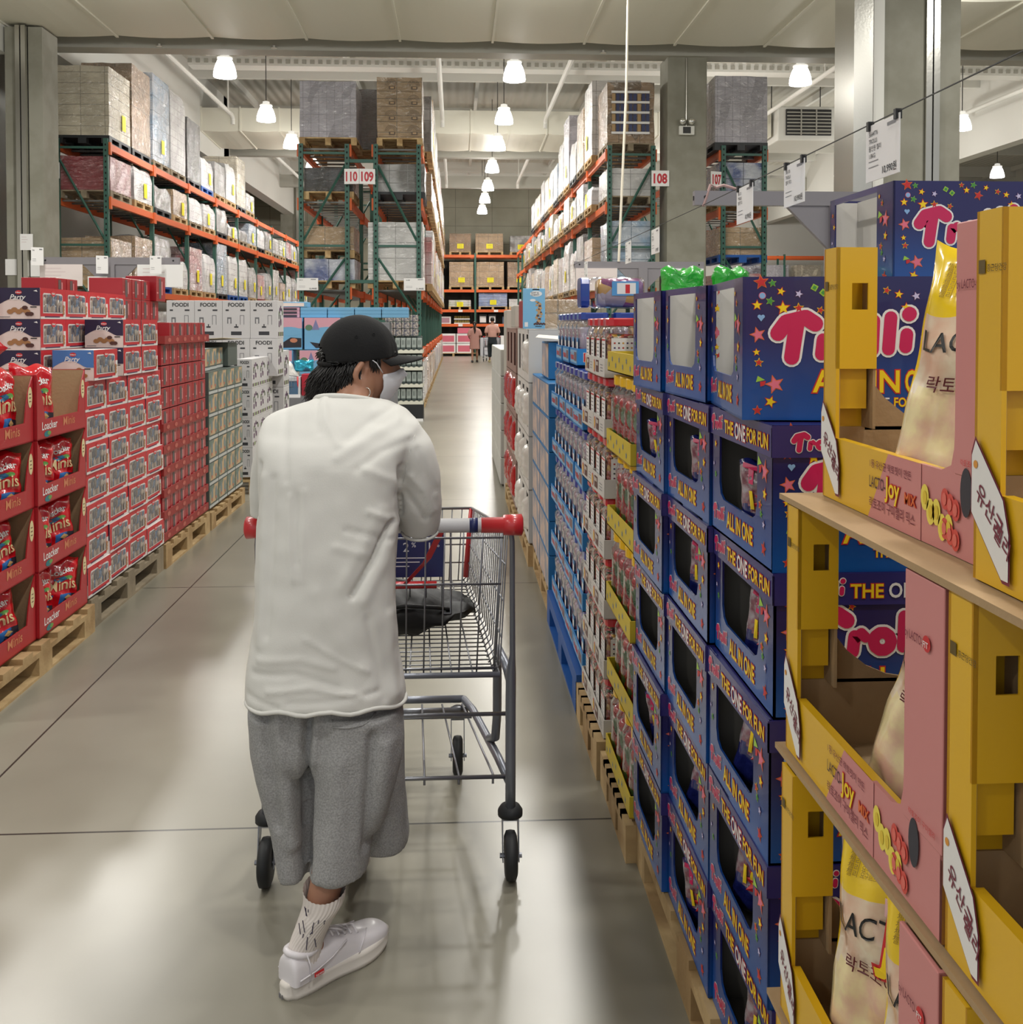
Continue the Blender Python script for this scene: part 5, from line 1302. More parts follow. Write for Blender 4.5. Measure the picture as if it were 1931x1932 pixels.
SW = make_slot('slotted_carton', WT, DARKI, 0.45, 0.33); SR = make_slot('red_slotted_carton', mat('red_brown_card', (150, 120, 110), 0.6), REDI, 0.4, 0.33, 0.46)
WB = make_bag('white_snack_bag', 'b', 'snack bag', 0.16, 0.2, 0.07, lambda u, v, s: WHB, 21, None, 14, 16); RB2 = make_bag('red_snack_bag', 'b', 'snack bag', 0.2, 0.24, 0.07, lambda u, v, s: RDB, 22, None, 14, 16)
floor_pallet('wood', 0.45 + 0.395, 6.86, 0.8, 1.16, 'wooden pallet under the white slotted cartons')
for r in range(4):
    for c in range(3):
        y = 6.3 + 0.376 * c
        place(SW, (0.45, y, 0.14 + 0.332 * r), 0, 'white slotted carton, %s up, %s from the printed cartons' % (ORD[r], ORD[c]), 'white slotted cartons')
        if (r, c) not in ((3, 1), (3, 2)):
            o = place(WB, (0.452, y + 0.13, 0.20 + 0.332 * r), 0, 'white foil bag in the slot, %s carton up, %s from the printed cartons' % (ORD[r], ORD[c]), 'white bags in the slotted cartons'); o.rotation_euler = (0, radians(random.uniform(-15, 15)), radians(-90))
simple_box('brown_carton', 'brown carton lying behind the light blue cookie box', 'box', 0.72, 6.9, 1.47, 0.34, 0.4, 0.19, C['tan'])
simple_box('red_carton_block', 'dark red box beside the light blue cookie box', 'box', 0.50, 7.1, 1.47, 0.1, 0.4, 0.19, mat('dark_red_card', (150, 30, 32), 0.5))
t = thing('cookie_bar_box', 'light blue chewy cookie bar box standing on the white slotted cartons', 'box', (0.415, 6.3, 1.47), -0.04)
SK = mat('sky_print', (126, 186, 222), 0.4, coat=0.3); mb = MB(); mb.box(0, 0.135, 0, 0.09, 0, 0.248, SK, 0.002); mb.build('box_body', t)
mb = MB(); O = (0, -0.001, 0); CK = flat((196, 156, 110)); CKD = flat((92, 60, 50))
mb.disc(0.08, 0.215, 0.037, O, UC, VZ, WHT, 20, 0.018); mb.disc(0.06, 0.175, 0.018, O, UC, VZ, WHT, 14, 0.008); mb.text('SOFT &', (0.05, -0.0016, 0.216), UC, VZ, 0.014, BLACK, 0.01); mb.text('CHEWY', (0.05, -0.0016, 0.203), UC, VZ, 0.014, BLACK, 0.01)
mb.rect(0.058, 0.1, 0.238, 0.245, O, UC, VZ, BLACK)
rj = random.Random(3)
for k in range(26): mb.disc(0.083 + rj.uniform(0, 0.03), 0.04 + 0.005 * k, 0.009, off(O, (0, -1, 0), 0.0003 * (k % 3)), UC, VZ, CK if k % 4 else CKD, 8, 0.007)
for k in range(9): mb.disc(0.07 + 0.008 * k, 0.028 + 0.004 * (k % 2), 0.006, (0, -0.0022, 0), UC, VZ, CKD, 7)
mb.rect(0.01, 0.03, 0.012, 0.04, O, UC, VZ, WHT); mb.rect(0.075, 0.115, 0.012, 0.016, O, UC, VZ, BLACK); mb.build('box_print', t)
floor_pallet('wood', 0.42 + 0.405, 8.12, 0.8, 1.36, 'wooden pallet under the red lined cartons')
for r in range(4):
    for c in range(3):
        y = 7.46 + 0.466 * c
        place(SR, (0.44, y, 0.14 + 0.332 * r), 0, 'red lined carton, %s up, %s from the white slotted cartons' % (ORD[r], ORD[c]), 'red lined cartons')
        if r < 3:
            o = place(RB2, (0.442, y + 0.17, 0.2 + 0.332 * r), 0, 'red foil bag, %s carton up, %s from the white slotted cartons' % (ORD[r], ORD[c]), 'red bags in the red lined cartons'); o.rotation_euler = (0, radians(random.uniform(-15, 15)), radians(-90))
GB_ = mat('grey_beige_card', (176, 170, 160), 0.6)
simple_box('tall_grey_carton', 'tall grey carton on the red lined cartons, nearer the white ones', 'box', 0.62, 7.9, 1.47, 0.36, 0.5, 0.17, GB_)
simple_box('grey_beige_carton', 'grey beige carton stack end by the far part of the aisle', 'box', 0.66, 9.1, 0.0, 0.44, 0.5, 1.62, GB_)
for c in range(3):
    for r in range(5):
        simple_box('pale_tall_carton', 'pale ribbed carton, %s up, %s beyond the grey beige stack' % (ORD[r], ORD[c]), 'box', 0.62, 9.75 + 0.75 * c, 0.02 + 0.25 * r, 0.42, 0.7, 0.245, mat('pale_card', (196, 194, 188), 0.5), 'pale cartons beyond the grey beige stack')
# ================================================================ displays along the far side of the aisle (x < 0)
U2, N2 = (0, 1, 0), (1, 0, 0)     # aisle faces on this side read away from the camera
RCARD = mat('red_card', (176, 26, 36), 0.45, coat=0.3, coat_rough=0.3)
RFILM = mat('red_glossy_film', (206, 22, 34), 0.2, coat=1, bump=0.6, bscale=14)
BFILM = pic_mat('blue_and_brown_wafer_print', (46, 110, 180), (40, 34, 44), 11, (0.47, 0.53))
GOLD = flat((226, 200, 150), 0.4)
def rbm(u, v, s): return BFILM if (v < 0.34 and not (0.3 < u < 0.42)) else RFILM
def rbd(mb, f, w, h):
    map_text(mb, 'Loacker', 0.5, 0.70, 0.040, f, w, h, WHT, 0.02, 0.004, 0.08, 'C')
    map_poly(mb, [(0.3 + 0.16 * (1 + cos(a)) , 0.60 + 0.05 * sin(a)) for a in [2 * pi * k / 12 for k in range(12)]], f, w, h, flat((50, 110, 150)), 0.003)
    map_poly(mb, [(0.5 + 0.12 * (1 + cos(a)) , 0.61 + 0.035 * sin(a)) for a in [2 * pi * k / 12 for k in range(12)]], f, w, h, flat((110, 170, 90)), 0.004)
    map_text(mb, 'Minis', 0.5, 0.40, 0.075, f, w, h, GOLD, 0.015, 0.004, 0.08, 'C')
    for cu, cv in ((0.65, 0.25), (0.85, 0.16), (0.15, 0.2)): map_poly(mb, [(cu - 0.12, cv), (cu, cv - 0.05), (cu + 0.12, cv), (cu, cv + 0.05)], f, w, h, flat((200, 160, 104)), 0.004)
WB3 = make_bag('wafer_bag', 'b', 'wafer bag', 0.22, 0.27, 0.09, rbm, 31, rbd, 18, 22)
RL, RW, RH = 0.575, 0.36, 0.283
def make_wafer_box():
    t = thing('wafer_display_box', 'b', 'display box'); e = 0.005; mb = MB()    # aisle face at x=0, box extends to -x
    mb.box(-RW, 0, 0, e, 0, RH, RCARD); mb.box(-RW, 0, RL - e, RL, 0, RH, RCARD); mb.box(-RW, -RW + e, 0, RL, 0, RH, RCARD); mb.box(-RW, 0, 0, RL, 0, e, RCARD)
    n = 16; a0, a1 = 0.0, RL
    def top(y):
        q = abs((y - RL * 0.5) / (RL * 0.5)); return 0.085 + (RH - 0.085) * max(0, (q - 0.72) / 0.28) ** 0.45 if q > 0.72 else 0.085
    for k in range(n * 2):
        y0 = RL * k / (n * 2); y1 = RL * (k + 1) / (n * 2)
        mb.add([(0, y0, 0), (0, y1, 0), (0, y1, top(y1)), (0, y0, top(y0)), (-e, y0, 0), (-e, y1, 0), (-e, y1, top(y1)), (-e, y0, top(y0))], [(0, 1, 2, 3), (7, 6, 5, 4), (3, 2, 6, 7)], RCARD)
    mb.build('red_tray', t)
    mb = MB(); f = 0.006
    for b in ((-RW + f, -f, f, f + 0.001), (-RW + f, -f, RL - f - 0.001, RL - f)): mb.box(b[0], b[1], b[2], b[3], f, RH - 0.003, KRAFT)
    mb.box(-RW + f, -RW + f + 0.001, f, RL - f, f, RH - 0.003, KRAFT); mb.build('card_lining', t)
    mb = MB(); O = (0.001, 0, 0)
    mb.text('Loacker', (0.001, 0.05, 0.04), U2, VZ, 0.05, WHT, 0.012, width=0.17); mb.text('Minis', (0.001, 0.29, 0.038), U2, VZ, 0.055, flat((206, 130, 90)), 0.012, width=0.14)
    mb.disc(0.11, 0.02, 0.035, O, U2, VZ, flat((40, 120, 130)), 16, 0.014); mb.disc(0.13, 0.022, 0.02, (0.0016, 0, 0), U2, VZ, flat((110, 160, 80)), 12, 0.009)
    mb.disc(RL - 0.035, 0.19, 0.022, O, U2, VZ, flat((226, 210, 160)), 16, 0.045)
    for k in range(3): mb.rect(RL - 0.045, RL - 0.026, 0.17 + 0.016 * k, 0.174 + 0.016 * k, (0.0016, 0, 0), U2, VZ, flat((110, 70, 60)))
    mb.build('tray_print', t)
    return t
WX = make_wafer_box()
LX = -1.79
colname = ['nearer the camera', 'beside the party biscuit boxes', 'cut by the picture edge']
for c, y in enumerate((3.90, 4.48, )):
    for r in range(4):
        place(WX, (LX - (0.012 if c == 0 else 0), y, 0.145 + 0.2845 * r), 0, 'red wafer display box, %s up, %s' % (ORD[r], colname[c]), 'red wafer display boxes')
        for k in range(2 if not (c == 1 and r == 3) else 1):
            o = place(WB3, (LX - 0.09 - (0.01 if c == 0 else 0), y + 0.16 + 0.25 * k + random.uniform(-0.015, 0.015), 0.153 + 0.2845 * r), 0, 'red wafer bag, %s in the %s red box up, %s' % (ORD[k], ORD[r], colname[c]), 'red wafer bags in the display boxes', scale=(1.02, 1, 0.92 if r < 3 else 1.15))
            o.rotation_euler = (radians(-5), radians(random.uniform(-8, 8)), radians(90 + random.uniform(-14, 14) - 26))
o = place(WB3, (LX - 0.27, 4.2, 1.3), 0, 'red wafer bag lying on top of the others behind the first column', 'red wafer bags in the display boxes', scale=(1.2, 1.0, 0.9)); o.rotation_euler = (0.2, radians(38), radians(40))
floor_pallet('wood', LX - 0.40, 4.47, 0.86, 1.2, 'wooden pallet under the red wafer display boxes').scale = (1, 1, 1.05)

# party biscuit boxes
PH, PL, PD = 0.150, 0.318, 0.20
NVP = flat((44, 34, 66)); CRM = flat((232, 212, 204)); BSK = flat((170, 120, 76)); CHO = flat((84, 48, 40)); SKYP = flat((78, 124, 188))
CRMC = mat('white_box_card', (226, 220, 216), 0.5, coat=0.2); RBX = mat('red_box_card', (200, 32, 44), 0.45, coat=0.2)
BISC = bean_mat('wrapped_biscuits_behind_film', [(150, 140, 132), (96, 116, 140), (150, 104, 104), (120, 112, 108), (84, 84, 92), (170, 158, 146)], 30, 0.25, 0.6)
def make_party(blue=False):
    t = thing('biscuit_box', 'b', 'biscuit box'); mb = MB()
    mb.box(-PD, 0, 0, PL, 0, PH, CRMC, 0.002); mb.build('box_body', t)
    e = 0.001
    mb = MB()                                                 # aisle face: red frame, film window
    O = (e, 0, 0)
    mb.rect(0, PL, 0, PH, O, U2, VZ, RBX); mb.plane_pts([(0.02, 0.012), (PL - 0.012, 0.012), (PL, 0.03), (PL, 0), (0, 0), (0, 0.012)], (e * 2, 0, 0), U2, VZ, CRMC)
    mb.rect(PL - 0.03, PL, 0, PH * 0.6, (e * 1.5, 0, 0), U2, VZ, CRMC)
    mb.plane_pts([(0.03, 0.028), (PL - 0.04, 0.028), (PL - 0.04, 0.118), (PL - 0.06, 0.126), (PL * 0.62, 0.126), (PL * 0.5, 0.112), (PL * 0.38, 0.126), (0.04, 0.126), (0.03, 0.118)], (e * 2, 0, 0), U2, VZ, CRMC)
    mb.disc(PL * 0.5, 0.125, 0.03, (e * 2.5, 0, 0), U2, VZ, RDP, 16, 0.014)
    mb.text('Hitri', (e * 3.2, PL * 0.5, 0.121), U2, VZ, 0.014, WHT, 0.02, 'C', 1.6)
    for k in range(3): mb.disc(PL - 0.03, 0.03 + 0.016 * k, 0.014, (e * (3.2 + 0.4 * k), 0, 0), U2, VZ, BSK, 10, 0.009)
    mb.rect(0.05, 0.24, 0.008, 0.013, (e * 3, 0, 0), U2, VZ, flat((60, 50, 90)))
    mb.build('window_frame', t)
    mb = MB(); mb.plane_pts([(0.037, 0.033), (PL - 0.047, 0.033), (PL - 0.047, 0.116), (PL * 0.6, 0.121), (PL * 0.5, 0.106), (PL * 0.4, 0.121), (0.037, 0.118)], (e * 3, 0, 0), U2, VZ, BISC)
    for k in range(6):
        y0 = 0.045 + 0.036 * k + 0.006 * (k % 3); mb.plane_pts([(y0, 0.035), (y0 + 0.026, 0.035), (y0 + 0.024, 0.06), (y0 + 0.012, 0.07 + 0.006 * (k % 2)), (y0 - 0.002, 0.058)], (e * (3.5 + 0.2 * k), 0, 0), U2, VZ, flat((166, 154, 144) if k % 2 else (140, 126, 116)))
    mb.build('film_window', t)
    mb = MB(); n = (0, -1, 0); O = (-PD, -e, 0)               # end face towards the camera
    mb.rect(0, PD, 0, PH, O, UC, VZ, CRM)
    top = SKYP if blue else NVP
    mb.plane_pts([(0, PH)] + [(PD * k / 12, 0.052 + 0.034 * sin(pi * min(1, (k / 12) * 1.25)) * (1 if k < 10 else 0.4) + 0.012) for k in range(13)] + [(PD, PH)], off(O, n, e), UC, VZ, top)
    mb.disc(PD * 0.5, 0.128, 0.016, off(O, n, 2 * e), UC, VZ, RDP, 14, 0.010)
    mb.text('Hitri', (-PD * 0.5, -e * 4, 0.124), UC, VZ, 0.010, WHT, 0.02, 'C', 1.5)
    mb.text('Party', (-PD * 0.52, -e * 3.4, 0.093), UC, VZ, 0.036, WHT, 0.012, 'C', 0.95, shear=0.35)
    for k in range(5): mb.disc(0.06 + 0.02 * k, 0.035 + 0.009 * (k % 2), 0.016, off(O, n, e * (2 + 0.3 * k)), UC, VZ, BSK if not blue else flat((220, 180, 80)), 10, 0.012)
    for k in range(3): mb.disc(0.13 + 0.014 * k, 0.024 + 0.03 * (k == 0), 0.014, off(O, n, e * (4 + 0.3 * k)), UC, VZ, CHO if not blue else BSK, 10, 0.010)
    mb.rect(0.155, 0.185, 0.055, 0.06, off(O, n, 3 * e), UC, VZ, BLACK); mb.rect(0.01, 0.06, 0.008, 0.011, off(O, n, 3 * e), UC, VZ, GREYINK); mb.plane_pts([(0.17, 0.135), (0.185, 0.14), (0.19, 0.13)], off(O, n, 3 * e), UC, VZ, WHT)
    mb.build('party_end_print', t)
    return t
PB, PBB = make_party(), make_party(True)
for r in range(7):
    for c in range(4):
        place(PB, (LX + random.uniform(-0.008, 0.004), 5.06 + 0.3195 * c, 0.162 + 0.1512 * r), random.uniform(-0.02, 0.02), 'biscuit box with a film window, %s row up, %s from the wafer boxes' % (ORD[r], ORD[c]), 'windowed biscuit boxes in the main block')
mb = MB(); mb.box(-0.85, 0, 0, 1.28, 0, 1.055, CRMC, 0.004); tag(mb.build('biscuit_box_core', loc=(LX - PD - 0.012, 5.06, 0.162)), 'biscuit boxes deeper in the stack, showing only their tops', 'biscuit boxes', kind='stuff')
zt = 0.162 + 0.1512 * 7 + 0.001
for r in range(3):
    for c in range(4):
        place(PB, (-2.0, 5.06 + 0.32 * c, zt + 0.1512 * r), 0, 'biscuit box in the set back upper block, %s row up, %s along' % (ORD[r], ORD[c]), 'windowed biscuit boxes in the upper block')
    place(PB, (-2.205, 5.04, zt + 0.1512 * r), 0, 'biscuit box at the picture edge, %s row of the upper block' % ORD[r], 'windowed biscuit boxes in the upper block')
for r in range(2):
    for c in range(2):
        place(PB, (LX + 0.01, 5.60 + 0.32 * c, zt + 0.1512 * r), 0.01, 'biscuit box on the main block edge, %s of two rows, %s before the red packs' % (('lower', 'upper')[r], ORD[c]), 'windowed biscuit boxes on the block edge')
place(PBB, (LX + 0.02, 5.12, zt), -0.03, 'light blue topped biscuit box on the main block', None)
floor_pallet('grey', LX - 0.44, 5.7, 0.9, 1.24, 'weathered grey pallet under the biscuit boxes').scale = (1, 1, 1.15)

# red packs in trays
RED2 = mat('dark_red_print', (164, 22, 34), 0.4, coat=0.3); BRR = mat('brick_red_tray', (150, 44, 40), 0.5)
def make_redpack(w=0.178, h=0.128):
    t = thing('chocolate_pack', 'b', 'chocolate pack'); mb = MB()
    mb.box(-0.2, 0, 0, w, 0, h, RED2, 0.002); mb.build('pack_body', t)
    mb = MB(); O = (0.001, 0, 0); mb.rect(w * 0.28, w * 0.52, h * 0.1, h * 0.92, O, U2, VZ, flat((96, 86, 84))); mb.rect(w * 0.56, w * 0.66, h * 0.25, h * 0.8, O, U2, VZ, flat((214, 150, 150))); mb.rect(w * 0.04, w * 0.2, h * 0.3, h * 0.36, O, U2, VZ, flat((214, 150, 150)))
    mb.build('pack_print', t); return t
RP = make_redpack()
def dred(mb, w, l, h):
    for k in range(6): mb.disc(0.1 + 0.18 * k, h * 0.5, 0.035, (0.0015, 0, 0), U2, VZ, flat((186, 96, 84)), 10, h * 0.28)
RT = thing('red_tray', 'b', 'cardboard tray'); mb = MB(); mb.box(0.0, 0.006, 0, 1.12, 0, 0.05, BRR); mb.box(-0.42, 0.0, 0, 0.005, 0, 0.05, BRR); mb.box(-0.42, 0.0, 1.115, 1.12, 0, 0.05, BRR); mb.box(-0.42, 0.0, 0, 1.12, 0, 0.004, BRR); mb.build('tray_wall', RT)
mb = MB(); mb.box(-0.001, 0.0, 0, 0.001, 0, 0.001, BRR); dred(mb, 0.4, 1.12, 0.05)
for i in range(len(mb.v)): mb.v[i] = (mb.v[i][0] + 0.006, mb.v[i][1], mb.v[i][2])
mb.build('tray_print', RT)
for r in range(10):
    z = 0.165 + 0.1345 * r
    lip = r not in (6, 7, 8)
    if lip: place(RT, (LX + 0.005 + (0.012 if r > 8 else 0), 6.34, z), 0.0, 'brick red tray of chocolate packs, %s from the floor' % ORD[r], 'brick red trays of chocolate packs')
    for c in range(6):
        if r == 9 and c < 1: continue
        place(RP, (LX - 0.004, 6.352 + 0.184 * c, z + 0.0045), 0, 'red chocolate pack, %s row up, %s from the biscuit boxes' % (ORD[r], ORD[c]), 'red chocolate packs in trays')
mb = MB(); mb.box(-0.7, 0, 0, 1.1, 0, 1.33, RED2, 0.004); tag(mb.build('chocolate_pack_core', loc=(LX - 0.43, 6.35, 0.165)), 'red chocolate packs deeper in the stack, showing only their tops', 'chocolate packs', kind='stuff')
zr = 0.165 + 0.1345 * 10 + 0.012
k = 0
for (x0, y0, z0, n) in ((-2.42, 6.35, zr - 0.0, 2), (-2.02, 6.35, zr, 4), (-2.02, 6.35, zr + 0.13, 3), (-2.42, 6.35, zr + 0.13, 2)):
    for c in range(n):
        place(RP, (x0, y0 + 0.19 * c, z0), 0, 'loose red chocolate pack on the very top of the stack, %s one' % ORD[k], 'loose red chocolate packs on top'); k += 1
place(RP, (-1.99, 6.95, zr + 0.13), 0, 'tallest red chocolate pack on the very top of the stack', 'loose red chocolate packs on top', scale=(1, 1.2, 1.3))
floor_pallet('wood', LX - 0.43, 6.9, 0.9, 1.12, 'pale wooden pallet under the red chocolate packs').scale = (1, 1, 1.15)

# green and peach printed boxes
GPR = pic_mat('grey_green_and_peach_print', (112, 128, 116), (196, 168, 132), 9, (0.46, 0.54)); GRB = mat('grey_green_card', (84, 94, 88), 0.5)
t = thing('glass_jar_carton', 'b', 'carton'); mb = MB(); mb.box(-0.4, 0, 0, 0.29, 0, 0.165, GRB, 0.002); mb.build('carton_body', t)
mb = MB(); mb.rect(0.006, 0.284, 0.035, 0.16, (0.001, 0, 0), U2, VZ, GPR); mb.rect(0.006, 0.284, 0.004, 0.024, (0.001, 0, 0), U2, VZ, flat((190, 194, 190)))
for q in range(2):
    mb.disc(0.085 + 0.12 * q, 0.095, 0.03, (0.002, 0, 0), U2, VZ, flat((122, 138, 138)), 14, 0.05); mb.disc(0.085 + 0.12 * q, 0.06, 0.016, (0.0028, 0, 0), U2, VZ, flat((200, 120, 90)), 10, 0.012)
mb.build('carton_print', t); GJ = t
for r in range(6):
    for c in range(4): place(GJ, (LX + 0.0, 7.53 + 0.294 * c, 0.15 + 0.1665 * r), 0, 'grey and peach printed carton, %s up, %s beyond the red packs' % (ORD[r], ORD[c]), 'grey and peach printed cartons')
for c in range(3): place(GJ, (LX - 0.05 - 0.02 * c, 7.53 + 0.30 * c, 0.15 + 0.1665 * 6), 0.02, 'grey and peach printed carton in the opened top layer, %s beyond the red packs' % ORD[c], 'grey and peach printed cartons')
mb = MB(); mb.box(-0.5, 0, 0, 1.14, 0, 1.0, GRB, 0.004); tag(mb.build('carton_core', loc=(LX - 0.41, 7.53, 0.15)), 'grey green cartons deeper in the stack, showing only their tops', 'cartons', kind='stuff')
t = thing('open_grey_carton', 'open grey carton with a green picture and a cream lid flap', 'carton', (LX - 0.08, 8.2, 1.32 - 0.165)); mb = MB(); mb.box(-0.32, 0.02, 0.25, 0.6, 0, 0.19, GRB, 0.003); mb.build('carton_body', t)
mb = MB(); mb.rect(-0.24, -0.06, 0.02, 0.12, (0, 0.249, 0), UC, VZ, flat((60, 120, 60))); mb.build('green_picture', t)
mb = MB(); mb.add([(-0.42, -0.2, 0.2), (0.06, -0.1, 0.235), (0.06, 0.6, 0.215), (-0.36, 0.6, 0.2), (-0.42, -0.2, 0.204), (0.06, -0.1, 0.239), (0.06, 0.6, 0.219), (-0.36, 0.6, 0.204)], [(0, 3, 2, 1), (4, 5, 6, 7), (0, 1, 5, 4), (1, 2, 6, 5), (2, 3, 7, 6), (3, 0, 4, 7)], mat('cream_card_flap', (220, 208, 186), 0.7)); mb.build('lid_flap', t)
floor_pallet('wood', LX - 0.43, 8.1, 0.9, 1.18, 'wooden pallet under the grey and peach printed cartons')

# white kitchen appliance cartons
AP = mat('white_appliance_card', (206, 204, 204), 0.5, coat=0.15)
def make_app():
    t = thing('appliance_carton', 'b', 'appliance carton'); w, l, h = 0.26, 0.33, 0.36; mb = MB()
    mb.box(-w, 0, 0, l, 0, h, AP, 0.003); mb.build('carton_body', t)
    mb = MB(); e = 0.001; O = (-w, -e, 0)
    mb.text('FOODI', (-w * 0.5, -e * 1.5, h * 0.84), UC, VZ, 0.05, flat((60, 60, 62)), 0.03, 'C')
    for (a, b, c, d) in ((0.03, 0.06, 0.26, 0.275), (0.17, 0.215, 0.26, 0.275), (0.11, 0.15, 0.10, 0.115), (0.125, 0.135, 0.115, 0.135), (0.08, 0.18, 0.03, 0.065)): mb.rect(a, b, c, d, O, UC, VZ, flat((60, 60, 64)))
    mb.rect(0.165, 0.17, 0.13, 0.22, O, UC, VZ, GREYINK); mb.rect(0.2, 0.205, 0.13, 0.22, O, UC, VZ, GREYINK); mb.rect(0.165, 0.205, 0.215, 0.22, O, UC, VZ, GREYINK); mb.rect(0.045, 0.085, 0.14, 0.2, O, UC, VZ, flat((110, 110, 114))); mb.rect(0.055, 0.075, 0.14, 0.185, off(O, (0, -1, 0), e), UC, VZ, AP)
    mb.build('end_print', t)
    mb = MB(); rj = random.Random(6); 
    for k in range(14):
        u, v = rj.uniform(0.03, l - 0.07), rj.uniform(0.1, h - 0.06); c = rj.choice([(70, 66, 70), (104, 70, 104), (110, 130, 90), (70, 66, 70), (130, 130, 134)])
        mb.rect(u, u + rj.uniform(0.02, 0.05), v, v + rj.uniform(0.02, 0.06), (0.001 + 0.0003 * k, 0, 0), U2, VZ, flat(c))
    for k in range(5): mb.rect(0.02 + 0.06 * k, 0.07 + 0.06 * k, 0.02, 0.06, (0.001, 0, 0), U2, VZ, flat(((110, 90, 100), (150, 170, 120))[k % 2]))
    mb.build('side_print', t)
    return t
AB = make_app()
for r in range(4):
    for c in range(3): place(AB, (-1.785, 9.1 + 0.335 * c, 0.15 + 0.2605 * r), 0, 'white appliance carton, %s up, %s beyond the peach cartons' % (ORD[r], ORD[c]), 'white appliance cartons', scale=(0.5, 1, 0.72))
for r in range(2):
    for c in range(4):
        place(AB, (-1.70 - 0.262 * c, 9.9 + 0.02 * r, 1.0 + 0.362 * r), 0, 'white appliance carton in the rear block, %s row, %s from the aisle' % (('lower', 'upper')[r], ORD[c]), 'white appliance cartons')
for r in range(3): place(AB, (-1.70, 9.9 + 0.34, 0.15 + 0.362 * r), 0, 'white appliance carton at the rear block corner, %s up' % ORD[r], 'white appliance cartons')
mb = MB(); mb.box(-0.9, 0, 0, 0.6, 0, 0.846, AP, 0.004); tag(mb.build('appliance_carton_base', loc=(-1.98, 9.9, 0.15)), 'lower appliance cartons behind the peach cartons', 'appliance cartons', kind='stuff')
floor_pallet('wood', -2.2, 9.75, 0.96, 1.3, 'wooden pallet under the white appliance cartons')

# small gift boxes behind the man's head, pink and sky blue
SKC, PKC = mat('sky_blue_gift_card', (110, 164, 200), 0.5), mat('rose_gift_card', (206, 152, 166), 0.5)
def make_gift():
    t = thing('gift_box', 'b', 'gift box'); mb = MB(); mb.box(0, 0.47, 0, 0.4, 0, 0.42, SKC, 0.003); mb.build('box_body', t)
    mb = MB(); O = (0, -0.001, 0); mb.rect(0, 0.47, 0.28, 0.42, O, UC, VZ, PKC); mb.disc(0.3, 0.24, 0.17, (0, -0.0016, 0), UC, VZ, SKC, 18, 0.06)
    mb.disc(0.06, 0.29, 0.05, (0, -0.002, 0), UC, VZ, flat((90, 120, 96)), 10, 0.04); mb.plane_pts([(0.1, 0.26), (0.2, 0.26), (0.15, 0.4)], (0, -0.0024, 0), UC, VZ, flat((120, 120, 160)))
    mb.plane_pts([(0.07, 0.1), (0.2, 0.08), (0.32, 0.16), (0.46, 0.15), (0.46, 0.03), (0.15, 0.02)], (0, -0.003, 0), UC, VZ, flat((40, 34, 40))); mb.disc(0.36, 0.12, 0.05, (0, -0.0036, 0), UC, VZ, flat((190, 120, 90)), 10, 0.03)
    mb.build('box_print', t); return t
GF = make_gift()
for i, (x, z) in enumerate(((-2.62, 0.75), (-2.05, 0.75), (-2.5, 1.18), (-2.0, 1.18))):
    place(GF, (x, 13.6 + (0.1 if z > 1 else 0), z - 0.02), 0, 'pink and sky blue gift box beyond the loaded cart, %s' % ('lower outer', 'lower inner', 'upper outer', 'upper inner')[i], 'pink and sky blue gift boxes')
for c in range(5):
    for r in range(3): simple_box('slim_gift_box', 'slim %s box on the gift boxes, %s row, %s across' % (('rose', 'sky blue')[c > 0], ORD[r], ORD[c]), 'gift box', -2.25 + 0.36 * c, 13.95, 1.582 + 0.046 * r - 0.0, 0.35, 0.3, 0.045, PKC if c == 0 else SKC, 'slim boxes on the gift boxes', flat((60, 50, 60)) if c == 0 else None)
simple_box('slim_gift_box', 'sky and white slim box on the very top beside the hat', 'gift box', -2.2, 13.95, 1.722, 0.46, 0.3, 0.07, SKC, 'slim boxes on the gift boxes', CRM)
mb = MB(); mb.box(0, 1.9, 0, 0.7, 0, 0.585, mat('mid_grey_card', (120, 120, 124), 0.7), 0.01); tag(mb.build('display_plinth', loc=(-2.7, 13.55, 0.14)), 'grey display plinth under the pink and blue gift boxes', 'plinth')  # plinth and case share one even grey card
mb = MB(); mb.box(0.25, 0.62, 0, 0.4, -0.433, 0.36, mat('mid_grey_card', (120, 120, 124), 0.7), 0.01); tag(mb.build('display_plinth', loc=(-1.5, 13.8, 1.16)), 'grey case hidden mostly by the cap, beside the gift boxes', 'case')
floor_pallet('black', -1.75, 13.9, 1.9, 0.8, 'black pallet under the gift box plinth')
# the grey display of small packs beside the man
SP = thing('shampoo_pack', 'b', 'pack'); mb = MB(); mb.box(0, 0.07, 0, 0.1, 0, 0.175, mat('grey_green_pack', (150, 158, 152), 0.5), 0.003); mb.build('pack_body', SP)
mb = MB(); 
for q in range(2): mb.rect(0.018 + 0.022 * q, 0.028 + 0.022 * q, 0.07, 0.14, (0, -0.001, 0), UC, VZ, flat((90, 98, 94)))
mb.rect(0.0, 0.07, 0, 0.03, (0, -0.001, 0), UC, VZ, flat((60, 70, 68))); mb.build('pack_print', SP)
TR2 = thing('cream_tray', 'b', 'cardboard tray'); mb = MB(); CT = mat('cream_tray_card', (214, 212, 196), 0.5); DG = mat('dark_green_grey_card', (58, 68, 66), 0.6)
mb.box(0, 0.44, 0, 0.005, 0, 0.06, CT); mb.box(0, 0.44, 0, 0.5, 0, 0.005, CT); mb.box(0.435, 0.44, 0, 0.5, 0, 0.06, CT); mb.box(0, 0.005, 0, 0.5, 0, 0.06, CT); mb.build('tray_wall', TR2)
mb = MB()
for q in range(5): mb.plane_pts([(0.03 + 0.08 * q, 0.06), (0.09 + 0.08 * q, 0.06), (0.06 + 0.08 * q, 0.045)], (0, -0.001, 0), UC, VZ, DG)
mb.build('notched_edge', TR2)
